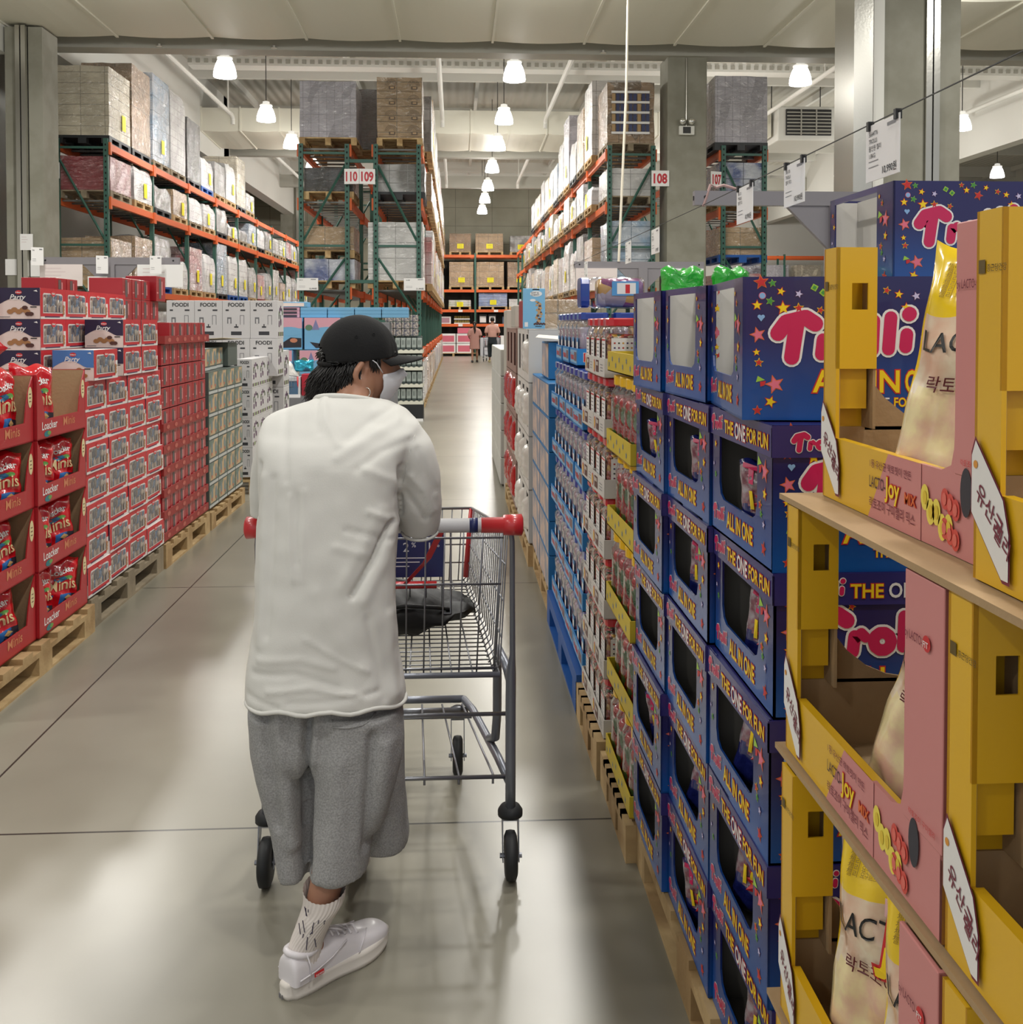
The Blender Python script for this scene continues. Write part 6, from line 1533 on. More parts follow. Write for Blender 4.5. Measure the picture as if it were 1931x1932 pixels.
for r in range(4):
    z = 0.26 + 0.262 * r
    place(TR2, (-0.94, 15.8, z), 0, 'cream edged tray of grey packs beside the white shirt, %s up' % ORD[r], 'cream trays of grey packs')
    for c in range(5): place(SP, (-0.925 + 0.084 * c, 15.82, z + 0.062), 0, 'slim grey pack in the %s cream tray up, %s from the shirt' % (ORD[r], ORD[c]), 'slim grey packs in the cream trays')
    simple_box('grey_pack_block', 'dark grey carton holding the grey packs of the %s tray' % ORD[r], 'carton', -0.72, 16.12, z + 0.006, 0.4, 0.3, 0.25, DG, 'dark cartons behind the grey packs')
simple_box('black_carton_base', 'black base under the cream trays of grey packs', 'base', -0.72, 16.05, 0.0, 0.44, 0.5, 0.26, BLKP, None, None, WPAP)
for r in range(3):
    for c in range(4): simple_box('beverage_pack', 'small dark bottle pack above the grey packs, %s row, %s across' % (ORD[r], ORD[c]), 'bottle pack', -1.03 + 0.13 * c, 16.0, 1.312 + 0.11 * r, 0.12, 0.14, 0.105, mat('dark_bottle_print', ((70, 70, 84), (110, 60, 60), (60, 80, 76))[r], 0.4, coat=0.5, mottle=0.6, mscale=30, col2=(170, 160, 150)), 'dark bottle packs above the grey packs')
# goods at floor level in the racks facing the aisles
random.seed(21)
pal = ['beige', 'white', 'tan', 'grey', 'white2', 'lilac']
for i in range(11):
    k = random.choice(pal); k2 = random.choice(pal)
    load(k, -1.0, 19.4 + 2.45 * i, 0.0, 0.9, 1.9, random.uniform(0.6, 0.72), 'wrapped %s, %s on the floor under the middle rack' % (NICE[k], ORD[i]), 'floor goods under rack 109', 'wood')
    load(k2, 3.2, 19.8 + 2.45 * i, 0.0, 0.9, 1.9, random.uniform(0.6, 0.72), 'wrapped %s, %s on the floor under the column rack' % (NICE[k2], ORD[i]), 'floor goods under rack 108', 'wood')
for i, k in enumerate(['dark', 'grey', 'dark', 'tan', 'pink', 'dark', 'navy', 'grey', 'dark', 'blue']):
    load(k, -6.6, 20.0 + 2.71 * i, 1.02, 0.8, 2.0, random.uniform(0.5, 0.75), 'wrapped %s, %s on the low shelf of the outer rack' % (NICE[k], ORD[i]), 'loads on the low shelf of the outer rack', 'black', tagside=None)
for i, k in enumerate(['dark', 'navy', 'tan']):
    load(k, -2.3, 19.6 + 2.71 * i, 0.0, 0.8, 2.0, 1.3, 'wrapped %s, %s on the floor under the rack with lilac cartons' % (NICE[k], ORD[i]), 'floor goods under rack 110', 'black')

# ---------------------------------------------------------------- sign frames, price cards and the wires
GSTEEL = mat('grey_sign_steel', (138, 134, 138), 0.45, 0.2)
def sign_frame(label, x0, x1, y, z, px, h=0.09):
    t = thing('sign_frame', label, 'sign frame', (px, y, 0)); mb = MB()
    mb.box(x0 - px, x1 - px, -0.03, 0.03, z - h, z, GSTEEL); mb.box(x0 - px - 0.004, x0 - px, -0.01, 0.01, z - h * 0.65, z - h * 0.35, BLACK); mb.build('cross_bar', t)
    mb = MB(); mb.box(-0.06, 0.06, -0.06, 0.06, 0, z - h, GSTEEL); mb.build('post', t)
    mb = MB(); a = 0.28
    for s in (-1, 1): mb.add([(s * 0.06, -0.02, z - h), (s * (0.06 + a), -0.02, z - h), (s * 0.06, -0.02, z - h - a), (s * 0.06, 0.02, z - h), (s * (0.06 + a), 0.02, z - h), (s * 0.06, 0.02, z - h - a)], [(0, 1, 2), (5, 4, 3), (1, 4, 5, 2), (0, 3, 4, 1)], GSTEEL)
    mb.build('gusset_plate', t)
    for s in ((x0 - px) + 0.07, (x1 - px) - 0.07):
        mb = MB(); mb.disc(s, z - h * 0.45, 0.012, (0, -0.0315, 0), UC, VZ, BLACK); mb.build('bolt_hole', t)
    mb = MB(); mb.box(-0.25, 0.25, -0.25, 0.25, 0, 0.02, GSTEEL); mb.build('base_plate', t)
    return t
sign_frame('grey steel sign frame over the red displays, past the paired column', -5.167, -3.46, 13.1, 2.33, -4.305)
sign_frame('grey steel sign frame in front of rack 108', 1.6, 3.37, 13.8, 2.34, 2.53)
sign_frame('grey steel sign frame rising behind the blue candy boxes', 1.545, 3.3, 6.6, 2.36, 2.49, 0.092)
def hang_sheet(label, x, y, z, w, h, name='hanging_sign', m=WPAP, lines=3, ink=None):
    t = thing(name, label, 'sign', (x, y, z)); mb = MB(); mb.box(0, w, -0.004, 0.004, -h, 0, m); mb.build('sheet', t)
    mb = MB()
    for k in range(lines): mb.rect(w * 0.12, w * (0.5 + 0.1 * (k % 2)), -h * (0.2 + 0.16 * k), -h * (0.17 + 0.16 * k), (0, -0.0048, 0), UC, VZ, ink or flat((214, 196, 196)))
    mb.build('faint_print', t); return t
hang_sheet('blank pinkish sign sheet under the frame beside the paired column', -5.16, 13.06, 2.24, 0.52, 0.27, m=mat('pinkish_paper', (226, 214, 210), 0.6))
hang_sheet('blank white sign sheet under the inner end of the same frame', -3.97, 13.06, 2.24, 0.56, 0.28)
hang_sheet('small white sign sheet below the bar beside the frame post', -4.57, 13.04, 2.09, 0.24, 0.18)
hang_sheet('pinkish sign sheet under the frame in front of rack 108', 1.62, 13.76, 2.25, 0.56, 0.3, m=mat('pinkish_paper', (226, 214, 210), 0.6))
hang_sheet('glossy white sign sheet under the frame by the concrete column', 2.84, 13.76, 2.25, 0.52, 0.32, m=mat('glossy_white_sheet', (226, 226, 226), 0.15, coat=1))
hang_sheet('small white sheet taped to the paired column, upper', -7.02, 16.995, 2.95, 0.2, 0.26)
hang_sheet('small blank sheet on the paired column, outer side', -7.3, 17.094, 2.55, 0.18, 0.26, lines=0)
hang_sheet('small blank sheet on the paired column, inner side', -6.9, 17.094, 2.53, 0.18, 0.26, lines=0)
WX0 = 1.6
for i, (d0, w, h, z, lab) in enumerate(((3.63, 0.30, 0.215, None, 'price card reading 10,990 nearest the paired steel cornered column'), (4.64, 0.29, 0.20, None, 'price card in front of the slatted ventilation unit'), (5.46, 0.31, 0.20, None, 'price card hanging over the grey bar near rack 107'), (8.0, 0.32, 0.20, None, 'price card hanging in front of the concrete column'), (9.3, 0.3, 0.2, None, 'price card hanging before the blue packs of rack 108'), (12.4, 0.3, 0.2, None, 'price card hanging at the bar in front of rack 108'))):
    zz = 2.262 + (d0 - 8) * 0.0
    t = price_sheet('price_card', lab, (WX0, d0 + w, zz), radians(-90), w, h, '10,990원', tex=['5664776', 'TROLLI', '올인원 젤리', '1.8KG'] if i == 0 else ['561120', 'TROLLI', '젤리 믹스'], grp='price cards on the wire', clips=i < 3)
mb = MB(); mb.tube([(WX0, 2.6, 2.27), (WX0, 6.56, 2.267), (WX0, 13.77, 2.30)], 0.0028, DARKM, 5); tag(mb.build('hanging_wire'), 'thin wire running over the candy displays, carrying the price cards', 'wire')
mb = MB(); mb.tube([(WX0, 6.57, 2.26), (WX0 + 0.05, 6.58, 2.4), (WX0 + 0.09, 6.6, 2.385), (WX0 + 0.14, 6.6, 2.40), (WX0 + 0.22, 6.59, 2.375), (WX0 + 0.26, 6.57, 2.3)], 0.01, mat('pinkish_tape', (170, 140, 136), 0.6), 6); tag(mb.build('twisted_tie'), 'twisted tie knotted on the grey bar by the price cards', 'tie')
for i, (x, lab) in enumerate(((-5.2, 'price card on the wire beside the pinkish sheet'), (-4.42, 'price card hanging at the middle of the frame over the red packs'), (-3.77, 'price card hanging at the inner sheet of the frame over the red packs'))):
    price_sheet('price_card', lab, (x, 12.9, 2.44 - 0.1 * (i > 0)), 0.5, 0.14, 0.22, '', tex=['56'], grp='price cards over the red displays')
mb = MB(); mb.tube([(2.33, 13.8, 6.36), (2.30, 13.79, 4.6), (2.2, 13.76, 2.34)], 0.018, mat('cream_cord', (222, 214, 196), 0.7), 6); tag(mb.build('hanging_rope'), 'cream rope hanging from the duct down to the sign frame before rack 108', 'rope')
# emergency lamp on the concrete column
t = thing('emergency_light', 'twin headed emergency light on the single concrete column', 'emergency light', (4.16, 18.38, 4.98))
mb = MB(); mb.box(-0.14, 0.14, -0.05, 0.02, -0.08, 0.08, WHITE, 0.01); mb.build('white_case', t); mb = MB(); mb.box(-0.07, 0.07, -0.056, -0.05, -0.055, 0.06, DARKM); mb.build('dark_panel', t)
for s in (-1, 1):
    mb = MB(); mb.lathe([(0.0, -0.1), (0.05, -0.1), (0.065, -0.06), (0.03, 0.0), (0, 0)], (s * 0.08, 0.0, 0.16), mat('lamp_chrome', (220, 220, 214), 0.15, 0.8), 16, 'Y'); mb.build('lamp_head', t, True)
mb = MB(); mb.tube([(0, 0, 0.08), (0, 0, 1.3)], 0.012, STEEL, 8); mb.build('conduit_pipe', t)
mb = MB(); mb.tube([(4.16, 18.375, 5.0), (4.16, 18.375, 6.3)], 0.012, STEEL, 8)
# security camera and a smoke alarm cap on the duct
for i, (px, py, lab) in enumerate(((305, 75, 'small white sprinkler head on the beam past the duct edge'), (520, 82, 'small white sprinkler head on the grey beam by the first lamp'), (1138, 84, 'small white sprinkler head on the grey beam by the hanging cord'))):
    p = P(px, py + 4, 18.25); mb = MB(); mb.lathe([(0.0, 0.05), (0.02, 0.05), (0.02, 0.02), (0.06, 0.0), (0.0, -0.01)], (0, 0, 0), WHITE, 12); o = mb.build('fire_sprinkler', loc=(p.x, 18.27, 6.3 + 0.02)); tag(o, lab, 'sprinkler head')
# ================================================================ shopping cart
CHR = mat('cart_grey_metal', (140, 142, 148), 0.35, 0.75); TUBEG = mat('cart_tube_grey', (128, 132, 142), 0.35, 0.45); RUB = mat('black_rubber', (34, 36, 38), 0.6)
REDPL = mat('red_plastic', (196, 40, 46), 0.35, coat=0.5); HANDW = mat('white_handle_sleeve', (214, 214, 216), 0.35, coat=0.4); NAVYC = flat((30, 40, 92), 0.4)
def make_cart():
    """local frame: origin on the floor under the middle of the handle, +y is the way it is pushed"""
    t = thing('shopping_cart', 'c', 'shopping cart')
    # handle
    mb = MB(); mb.tube([(-0.30, 0, 0.985), (0.30, 0, 0.985)], 0.0185, HANDW, 16); h = mb.build('handle', t, True)
    mb = MB(); mb.tube([(0.215, 0, 0.985), (0.236, 0, 0.985)], 0.0192, NAVYC, 16); mb.build('blue_band', h, True)
    for s in (-1, 1):
        mb = MB(); mb.tube([(s * 0.245, 0, 0.985), (s * 0.30, 0, 0.985), (s * 0.302, 0, 0.985), (s * 0.348, 0, 0.985), (s * 0.352, 0, 0.985)], [0.0195, 0.0205, 0.026, 0.028, 0.02], REDPL, 18); mb.build('red_handle_end', t, True)
    # basket of wires
    R0, R1 = 0.318, 0.235; yr, yf = 0.10, 0.87; zr0, zr1, zf0, zf1 = 0.568, 0.955, 0.625, 0.872
    def pt(s, a, b):     # s side -1..1, a rear->front, b bottom->top
        y = yr + (yf - yr) * a; z0 = zr0 + (zf0 - zr0) * a; z1 = zr1 + (zf1 - zr1) * a
        w = (R0 + (R1 - R0) * a) * (0.93 + 0.07 * b); return (s * w, y, z0 + (z1 - z0) * b)
    mb = MB(); r = 0.0021
    for s in (-1, 1):
        for k in range(22): a = k / 21; mb.tube([pt(s, a, 1), pt(s, a, 0.06), pt(s * 0.93, a, 0)], r, CHR, 5)
        for b in (0.0, 0.25, 0.5, 0.75): mb.tube([pt(s, 0, b), pt(s, 1, b)], r * 1.2, CHR, 5)
        mb.tube([pt(s, -0.02, 1), pt(s, 1, 1)], 0.0045, CHR, 8)
    for k in range(15):
        q = -1 + 2 * k / 14; mb.tube([pt(q, 1, 1), pt(q, 1, 0)], r, CHR, 5)
    for b in (0.25, 0.5, 0.75): mb.tube([pt(-1, 1, b), pt(1, 1, b)], r * 1.2, CHR, 5)
    mb.tube([pt(-1, 1, 1), pt(1, 1, 1)], 0.0045, CHR, 8)
    for k in range(26): a = k / 25; mb.tube([pt(-0.95, a, 0), pt(0.95, a, 0)], r, CHR, 5)
    for k in range(11): q = -0.95 + 1.9 * k / 10; mb.tube([pt(q, 0, 0), pt(q, 1, 0)], r * 1.1, CHR, 5)
    mb.build('wire_basket', t, True)
    mb = MB()
    for k in range(13): q = -0.95 + 1.9 * k / 12; mb.tube([pt(q, 0, 0.98), pt(q, 0, 0)], r * 1.15, CHR, 6)
    for b in (0.04, 0.62, 0.94): mb.tube([pt(-0.97, 0, b), pt(0.97, 0, b)], r * 1.5, CHR, 6)
    mb.tube([pt(-1, -0.01, 0), pt(1, -0.01, 0)], 0.008, TUBEG, 8); mb.build('rear_gate', t, True)
    # child seat: folding wire back with a printed card, red bar and red strap
    ys = 0.38
    mb = MB(); fr = [(-0.165, ys, 0.92), (0.165, ys, 0.92), (0.165, ys - 0.03, 0.66), (-0.165, ys - 0.03, 0.66)]
    mb.tube(fr, 0.005, CHR, 8, closed=True)
    for k in range(7): x = -0.14 + 0.28 * k / 6; mb.tube([(x, ys, 0.92), (x, ys - 0.03, 0.66)], r, CHR, 5)
    mb.build('child_seat_frame', t, True)
    mb = MB(); mb.box(-0.145, 0.145, ys - 0.024, ys - 0.020, 0.765, 0.905, NAVYC); cd = mb.build('advert_card', t)
    mb = MB(); O = (-0.145, ys - 0.0248, 0.765); W2 = flat((214, 216, 224))
    for i, s in enumerate(('4', '3', '2', '1')):
        mb.text(s, (-0.145 + 0.035 + 0.068 * i, ys - 0.0248, 0.84), UC, VZ, 0.038, W2, 0.004); mb.text('%', (-0.145 + 0.06 + 0.068 * i, ys - 0.0248, 0.853), UC, VZ, 0.02, W2, 0.003)
        mb.rect(0.036 + 0.068 * i, 0.08 + 0.068 * i, 0.122, 0.126, O, UC, VZ, W2)
    for k in range(3): mb.rect(0.04, 0.25 - 0.03 * k, 0.055 - 0.012 * k, 0.058 - 0.012 * k, O, UC, VZ, W2)
    mb.build('card_print', cd)
    mb = MB(); mb.tube([(-0.14, 0.30, 0.757), (0.125, 0.30, 0.757)], 0.0105, REDPL, 10); mb.build('red_seat_bar', t, True)
    mb = MB(); a, b = Vector((0.14, 0.2, 0.93)), Vector((0.035, 0.285, 0.762)); d = Vector((0.012, 0, 0.006)); m_ = (a + b) / 2 + Vector((0.012, -0.01, -0.004))
    mb.add([a - d, a + d, m_ - d, m_ + d, b - d, b + d, a - d + Vector((0, 0.003, 0)), a + d + Vector((0, 0.003, 0)), m_ - d + Vector((0, 0.003, 0)), m_ + d + Vector((0, 0.003, 0)), b - d + Vector((0, 0.003, 0)), b + d + Vector((0, 0.003, 0))],
           [(0, 1, 3, 2), (2, 3, 5, 4), (7, 6, 8, 9), (9, 8, 10, 11), (0, 2, 8, 6), (2, 4, 10, 8), (3, 1, 7, 9), (5, 3, 9, 11)], REDPL); mb.build('red_seat_strap', t)
    for s in (-1, 1):
        mb = MB(); c = pt(s * 1.0, 1, 1); c2 = pt(s * 0.97, 1, 0.05); mb.tube([(c[0], c[1], c[2]), (c2[0], c2[1], c2[2])], 0.010, REDPL, 8); mb.build('red_corner_guard', t, True)
    # chassis
    mb = MB(); T = 0.0145
    for s in (-1, 1):
        mb.tube([(s * 0.318, 0.0, 0.985), (s * 0.325, 0.015, 0.94), (s * 0.33, 0.09, 0.62), (s * 0.327, 0.115, 0.56), (s * 0.327, 0.13, 0.46), (s * 0.327, 0.135, 0.3), (s * 0.327, 0.14, 0.175)], [0.007, 0.007, 0.008, T, T, T, T], TUBEG, 10)
        mb.tube([(s * 0.327, 0.125, 0.535), (s * 0.318, 0.16, 0.565), (s * 0.30, 0.30, 0.57), (s * 0.30, 0.35, 0.53), (s * 0.30, 0.36, 0.36), (s * 0.295, 0.37, 0.285), (s * 0.28, 0.42, 0.262)], T * 0.9, TUBEG, 10)
        mb.tube([(s * 0.327, 0.14, 0.25), (s * 0.30, 0.30, 0.255), (s * 0.235, 0.72, 0.235), (s * 0.205, 0.82, 0.235)], T * 0.85, TUBEG, 10)
    mb.tube([(-0.205, 0.82, 0.235), (0.205, 0.82, 0.235)], T * 0.85, TUBEG, 10)
    mb.build('tube_frame', t, True)
    mb = MB(); mb.tube([(-0.327, 0.16, 0.262), (0.327, 0.16, 0.262)], 0.006, CHR, 8); mb.tube([(-0.327, 0.175, 0.43), (0.327, 0.175, 0.43)], 0.006, CHR, 8)
    mb.tube([(-0.22, 0.78, 0.21), (0.22, 0.78, 0.21)], 0.012, CHR, 8); mb.tube([(-0.23, 0.62, 0.25), (0.23, 0.62, 0.25)], 0.004, CHR, 6)
    for k in range(7):
        q = -1 + 2 * k / 6; mb.tube([(q * 0.28, 0.155, 0.245), (q * 0.28, 0.165, 0.268), (q * 0.2, 0.78, 0.232)], 0.0035, CHR, 6)
    mb.build('lower_rack', t, True)
    for s, y, xx in ((-1, 0.15, 0.327), (1, 0.15, 0.327), (-1, 0.80, 0.185), (1, 0.80, 0.185)):
        top = 0.175 if y < 0.4 else 0.20
        mb = MB(); c = (s * xx, y + 0.0, 0)
        mb.lathe([(0.012, top + 0.02), (0.026, top + 0.012), (0.034, top), (0.034, top - 0.014), (0.02, top - 0.02)], c, RUB if y < 0.4 else CHR, 18)
        cf = mb.build('caster', t, True)
        mb = MB(); sh = 0.03
        for q in (-1, 1): mb.add([(c[0] + q * 0.023, y - 0.02 - 0.0, top - 0.018), (c[0] + q * 0.023, y + 0.03, top - 0.018), (c[0] + q * 0.023, y - sh + 0.012, 0.05), (c[0] + q * 0.023, y - sh - 0.012, 0.05), (c[0] + q * 0.020, y - 0.02, top - 0.018), (c[0] + q * 0.020, y + 0.03, top - 0.018), (c[0] + q * 0.020, y - sh + 0.012, 0.05), (c[0] + q * 0.020, y - sh - 0.012, 0.05)], [(0, 1, 2, 3), (7, 6, 5, 4), (0, 4, 5, 1), (1, 5, 6, 2), (2, 6, 7, 3), (3, 7, 4, 0)], CHR)
        mb.box(c[0] - 0.023, c[0] + 0.023, y - 0.02, y + 0.03, top - 0.022, top - 0.018, CHR); mb.tube([(c[0] - 0.03, y - sh, 0.064), (c[0] + 0.03, y - sh, 0.064)], 0.007, CHR, 8)
        mb.build('fork', cf)
        mb = MB(); mb.lathe([(0.02, -0.017), (0.05, -0.017), (0.062, -0.012), (0.064, 0), (0.062, 0.012), (0.05, 0.017), (0.02, 0.017)], (c[0], y - sh, 0.064), RUB, 28, 'X'); mb.build('wheel', cf, True)
    return t
CART = make_cart()
place(CART, (-0.180, 2.61, 0.0), radians(0), 'grey wire shopping cart with red handle ends pushed by the person in the white shirt', 'grey wire shopping carts')
place(CART, (1.43, 40.6, 0), 0, 'distant wire shopping cart pushed by the man in pink', 'grey wire shopping carts')
place(CART, (-2.75, 12.55, 0), radians(-90), 'loaded wire shopping cart standing sideways beyond the white appliance cartons', 'grey wire shopping carts')
# black bag lying in the basket
BB = mat('black_nylon', (8, 8, 10), 0.55, bump=0.4, bscale=12)
def blob(name, label, cat, pts_f, m, nu=36, nv=18, par=None):
    mb = MB(); vs = []; fs = []
    for j in range(nv + 1):
        for i in range(nu): vs.append(pts_f(2 * pi * i / nu, pi * j / nv))
    for j in range(nv):
        for i in range(nu): fs.append((j * nu + i, j * nu + (i + 1) % nu, (j + 1) * nu + (i + 1) % nu, (j + 1) * nu + i))
    mb.add(vs, fs, m); return mb.build(name, par, True)
def bagf(a, p):
    r = (abs(cos(a)) ** 1.0) ; x = 0.24 * cos(a) * sin(p); y = 0.15 * sin(a) * sin(p); z = 0.085 * cos(p)
    z *= max(0.25, 1 - max(0, cos(a) * sin(p)) * 0.72); z += 0.012 * sin(7 * a + 3 * p) * sin(p) + 0.008 * sin(13 * a - 5 * p) * sin(p); x += 0.01 * sin(5 * p + 2 * a)
    return (x, y, max(z, -0.055) if z < 0 else z)
t = thing('black_bag', 'black crumpled nylon bag lying on the floor of the shopping cart', 'bag', (-0.19, 3.05, 0.655))
o = blob('bag_body', '', '', bagf, BB, par=t)
mb = MB(); mb.tube([(-0.05, -0.14, 0.03), (0.05, -0.15, 0.045), (0.14, -0.12, 0.03), (0.19, -0.04, 0.0)], 0.006, BB, 6); mb.build('bag_seam', t, True)
# goods in the loaded cart
simple_box('navy_house_box', 'navy and white box with a house shape in the sideways cart', 'box', -2.28, 12.40, 0.62, 0.30, 0.2, 0.27, WPAP, None, flat((34, 52, 120)))
mb = MB(); O = (-2.425, 12.298, 0.64); mb.rect(0.0, 0.2, 0, 0.24, O, UC, VZ, flat((34, 52, 120))); mb.plane_pts([(0.05, 0.02), (0.15, 0.02), (0.15, 0.13), (0.18, 0.13), (0.1, 0.2), (0.02, 0.13), (0.05, 0.13)], (-2.425, 12.296, 0.64), UC, VZ, WPAP); mb.rect(0.24, 0.26, 0, 0.25, O, UC, VZ, RDP)
hb = [o for o in bpy.data.objects if o.name.startswith('navy_house_box')][0]
o = mb.build('house_print', hb); o.location = (-hb.location[0], -hb.location[1], -hb.location[2])
simple_box('white_bag_of_goods', 'white and steel blue pack beside the navy house box in the sideways cart', 'pack', -1.98, 12.42, 0.62, 0.26, 0.2, 0.25, mat('pale_plastic', (206, 208, 212), 0.3, coat=0.6), None, flat((70, 100, 130)), flat((226, 226, 230)))
simple_box('crimson_pack', 'crimson pack at the end of the sideways cart', 'pack', -1.80, 12.45, 0.64, 0.08, 0.2, 0.26, mat('crimson_pack', (170, 30, 50), 0.4))
simple_box('egg_tray_pack', 'cream woven pack lying on the goods of the sideways cart', 'pack', -2.32, 12.62, 0.90, 0.4, 0.2, 0.09, pic_mat('cream_weave', (206, 196, 160), (170, 156, 120), 40))
o = place(WB, (-2.05, 12.55, 0.9), 0, 'white bag slumped on top of the goods in the sideways cart', 'bags in the sideways cart', scale=(1.4, 1.3, 0.6)); o.rotation_euler = (0.2, radians(60), 0)
SHF = mat('turquoise_foil', (60, 170, 200), 0.12, 0.7, bump=0.9, bscale=16)
SB = make_bag('turquoise_foil_bag', 'turquoise shiny foil bag on top of the goods in the sideways cart', 'bag', 0.24, 0.14, 0.1, lambda u, v, s: SHF, 41, None, 14, 12); SB.location = (-1.84, 12.55, 0.92)

# ================================================================ figures
def ring(c, a, b, n=36, p=2.2, rx=0.0, rz=0.0):
    """superellipse ring round c: half width a across, half depth b, tilted by rx about x and turned by rz"""
    out = []
    for k in range(n):
        t = 2 * pi * k / n; x = a * abs(cos(t)) ** (2 / p) * (1 if cos(t) >= 0 else -1); y = b * abs(sin(t)) ** (2 / p) * (1 if sin(t) >= 0 else -1); z = 0
        y, z = y * cos(rx), y * sin(rx)
        x, y = x * cos(rz) - y * sin(rz), x * sin(rz) + y * cos(rz)
        out.append((c[0] + x, c[1] + y, c[2] + z))
    return out
def loft(rings, mb, m):
    n = len(rings[0]); vs = [p for r in rings for p in r]; fs = []
    for i in range(len(rings) - 1):
        for k in range(n): fs.append((i * n + k, i * n + (k + 1) % n, (i + 1) * n + (k + 1) % n, (i + 1) * n + k))
    fs.append(tuple(range(n - 1, -1, -1))); fs.append(tuple((len(rings) - 1) * n + k for k in range(n)))
    return mb.add(vs, fs, m)
def spline_rings(keys, sub=6):
    """keys: (c, a, b, p, rx, rz) smoothly interpolated"""
    def cr(p0, p1, p2, p3, t): return 0.5 * ((2 * p1) + (-p0 + p2) * t + (2 * p0 - 5 * p1 + 4 * p2 - p3) * t * t + (-p0 + 3 * p1 - 3 * p2 + p3) * t ** 3)
    K = [list(k[0]) + list(k[1:]) for k in keys]; out = []
    for i in range(len(K) - 1):
        k0, k1, k2, k3 = K[max(0, i - 1)], K[i], K[i + 1], K[min(len(K) - 1, i + 2)]
        for s in range(sub if i < len(K) - 2 else sub + 1):
            v = [cr(k0[j], k1[j], k2[j], k3[j], s / sub) for j in range(len(k1))]
            out.append(ring(v[:3], max(0.004, v[3]), max(0.004, v[4]), 36, v[5], v[6], v[7]))
    return out
def skin_mesh(verts, edges, radii, sub=2, root=0):
    me = bpy.data.meshes.new('s'); me.from_pydata(verts, edges, []); o = bpy.data.objects.new('s', me); COL.objects.link(o)
    o.modifiers.new('k', 'SKIN'); sv = me.skin_vertices[0].data
    for i, r in enumerate(radii): sv[i].radius = (r, r) if not isinstance(r, tuple) else r; sv[i].use_root = (i == root)
    md = o.modifiers.new('u', 'SUBSURF'); md.levels = sub; md.render_levels = sub
    dg = bpy.context.evaluated_depsgraph_get(); e = o.evaluated_get(dg); m2 = e.to_mesh()
    r = ([tuple(v.co) for v in m2.vertices], [tuple(p.vertices) for p in m2.polygons]); e.to_mesh_clear(); bpy.data.objects.remove(o); bpy.data.meshes.remove(me)
    return r
def remesh(mb, voxel, smooth=4, factor=0.5):
    me = mb.mesh('tmp'); o = bpy.data.objects.new('tmp', me); COL.objects.link(o)
    md = o.modifiers.new('r', 'REMESH'); md.mode = 'VOXEL'; md.voxel_size = voxel; md.adaptivity = 0
    sm = o.modifiers.new('s', 'SMOOTH'); sm.iterations = smooth; sm.factor = factor
    dg = bpy.context.evaluated_depsgraph_get(); e = o.evaluated_get(dg); m2 = bpy.data.meshes.new_from_object(e); bpy.data.objects.remove(o); bpy.data.meshes.remove(me)
    return m2
def to_obj(me, name, m, parent):
    me.name = name; me.materials.clear(); me.materials.append(m); me.polygons.foreach_set('use_smooth', [True] * len(me.polygons)); me.polygons.foreach_set('material_index', [0] * len(me.polygons))
    o = bpy.data.objects.new(name, me); COL.objects.link(o); o.parent = parent; return o
def folds(me, lst, nz=0.004, seed=1):
    """lst: (points as (x, z), half width, height): cloth ridges and grooves on the side seen, plus fine unevenness"""
    from mathutils import noise
    nn = [v.normal.copy() for v in me.vertices]
    segs = []
    for pts, w, h in lst:
        for a, b in zip(pts, pts[1:]): segs.append((a, b, w, h, pts))
    for v, n in zip(me.vertices, nn):
        d = 0.0
        if n.y < 0.35:
            best = {}
            for a, b, w, h, pts in segs:
                ax, az = a; bx, bz = b; px, pz = v.co.x - ax, v.co.z - az; dx, dz = bx - ax, bz - az
                t = max(0, min(1, (px * dx + pz * dz) / (dx * dx + dz * dz))); q = (px - t * dx) ** 2 + (pz - t * dz) ** 2
                g = math.exp(-q / (w * w)) * h; k = id(pts)
                if abs(g) > abs(best.get(k, 0)): best[k] = g
            d = sum(best.values()) * min(1, (0.35 - n.y) * 2)
        p = v.co * 7; d += nz * noise.noise(Vector((p.x, p.y, p.z * 0.7)) + Vector((seed, 0, 0))) + nz * 0.35 * noise.noise(p * 3.1)
        v.co += n * d
    me.update()
def W2(px, py, d): q = P(px, py, d); return (q.x, q.z)

SKIN = mat('warm_skin', (168, 122, 98), 0.5, sub=0.08); COT = mat('white_cotton', (214, 213, 208), 0.85, bump=0.05, bscale=300)
FLE = mat('heather_grey_fleece', (160, 160, 160), 0.95, bump=0.25, bscale=220, mottle=0.16, mscale=260, col2=(140, 140, 140)); BLKC = mat('black_cap_cotton', (13, 13, 15), 0.9, bump=0.1, bscale=200)
HAIR = mat('black_hair', (20, 17, 16), 0.42); MASK = mat('white_mask', (224, 226, 232), 0.7); SOCK = mat('ribbed_white_sock', (216, 208, 202), 0.9); LEA = mat('white_leather', (226, 222, 226), 0.4, coat=0.2)
SOLE = mat('off_white_sole', (214, 208, 200), 0.55); SILV = mat('silver', (210, 208, 200), 0.2, 0.9)
MAN = thing('person', 'person in black cap, white shirt and grey shorts leaning on a shopping cart', 'person', (0, 0, 0))
# ---- body, one continuous skin
V = []; E_ = []; R_ = []
def add(p, r, par=None):
    V.append(tuple(p)); R_.append(r)
    if par is not None: E_.append((par, len(V) - 1))
    return len(V) - 1
pel = add((-0.30, 2.46, 0.80), (0.13, 0.10)); ab = add((-0.295, 2.47, 0.95), (0.125, 0.09), pel); ch = add((-0.285, 2.52, 1.09), (0.12, 0.08), ab); up = add((-0.285, 2.58, 1.20), (0.08, 0.055), ch)
nk = add((-0.268, 2.645, 1.30), 0.050, up); nk2 = add((-0.255, 2.68, 1.345), 0.052, nk); hd0 = add((-0.248, 2.70, 1.38), 0.055, nk2)
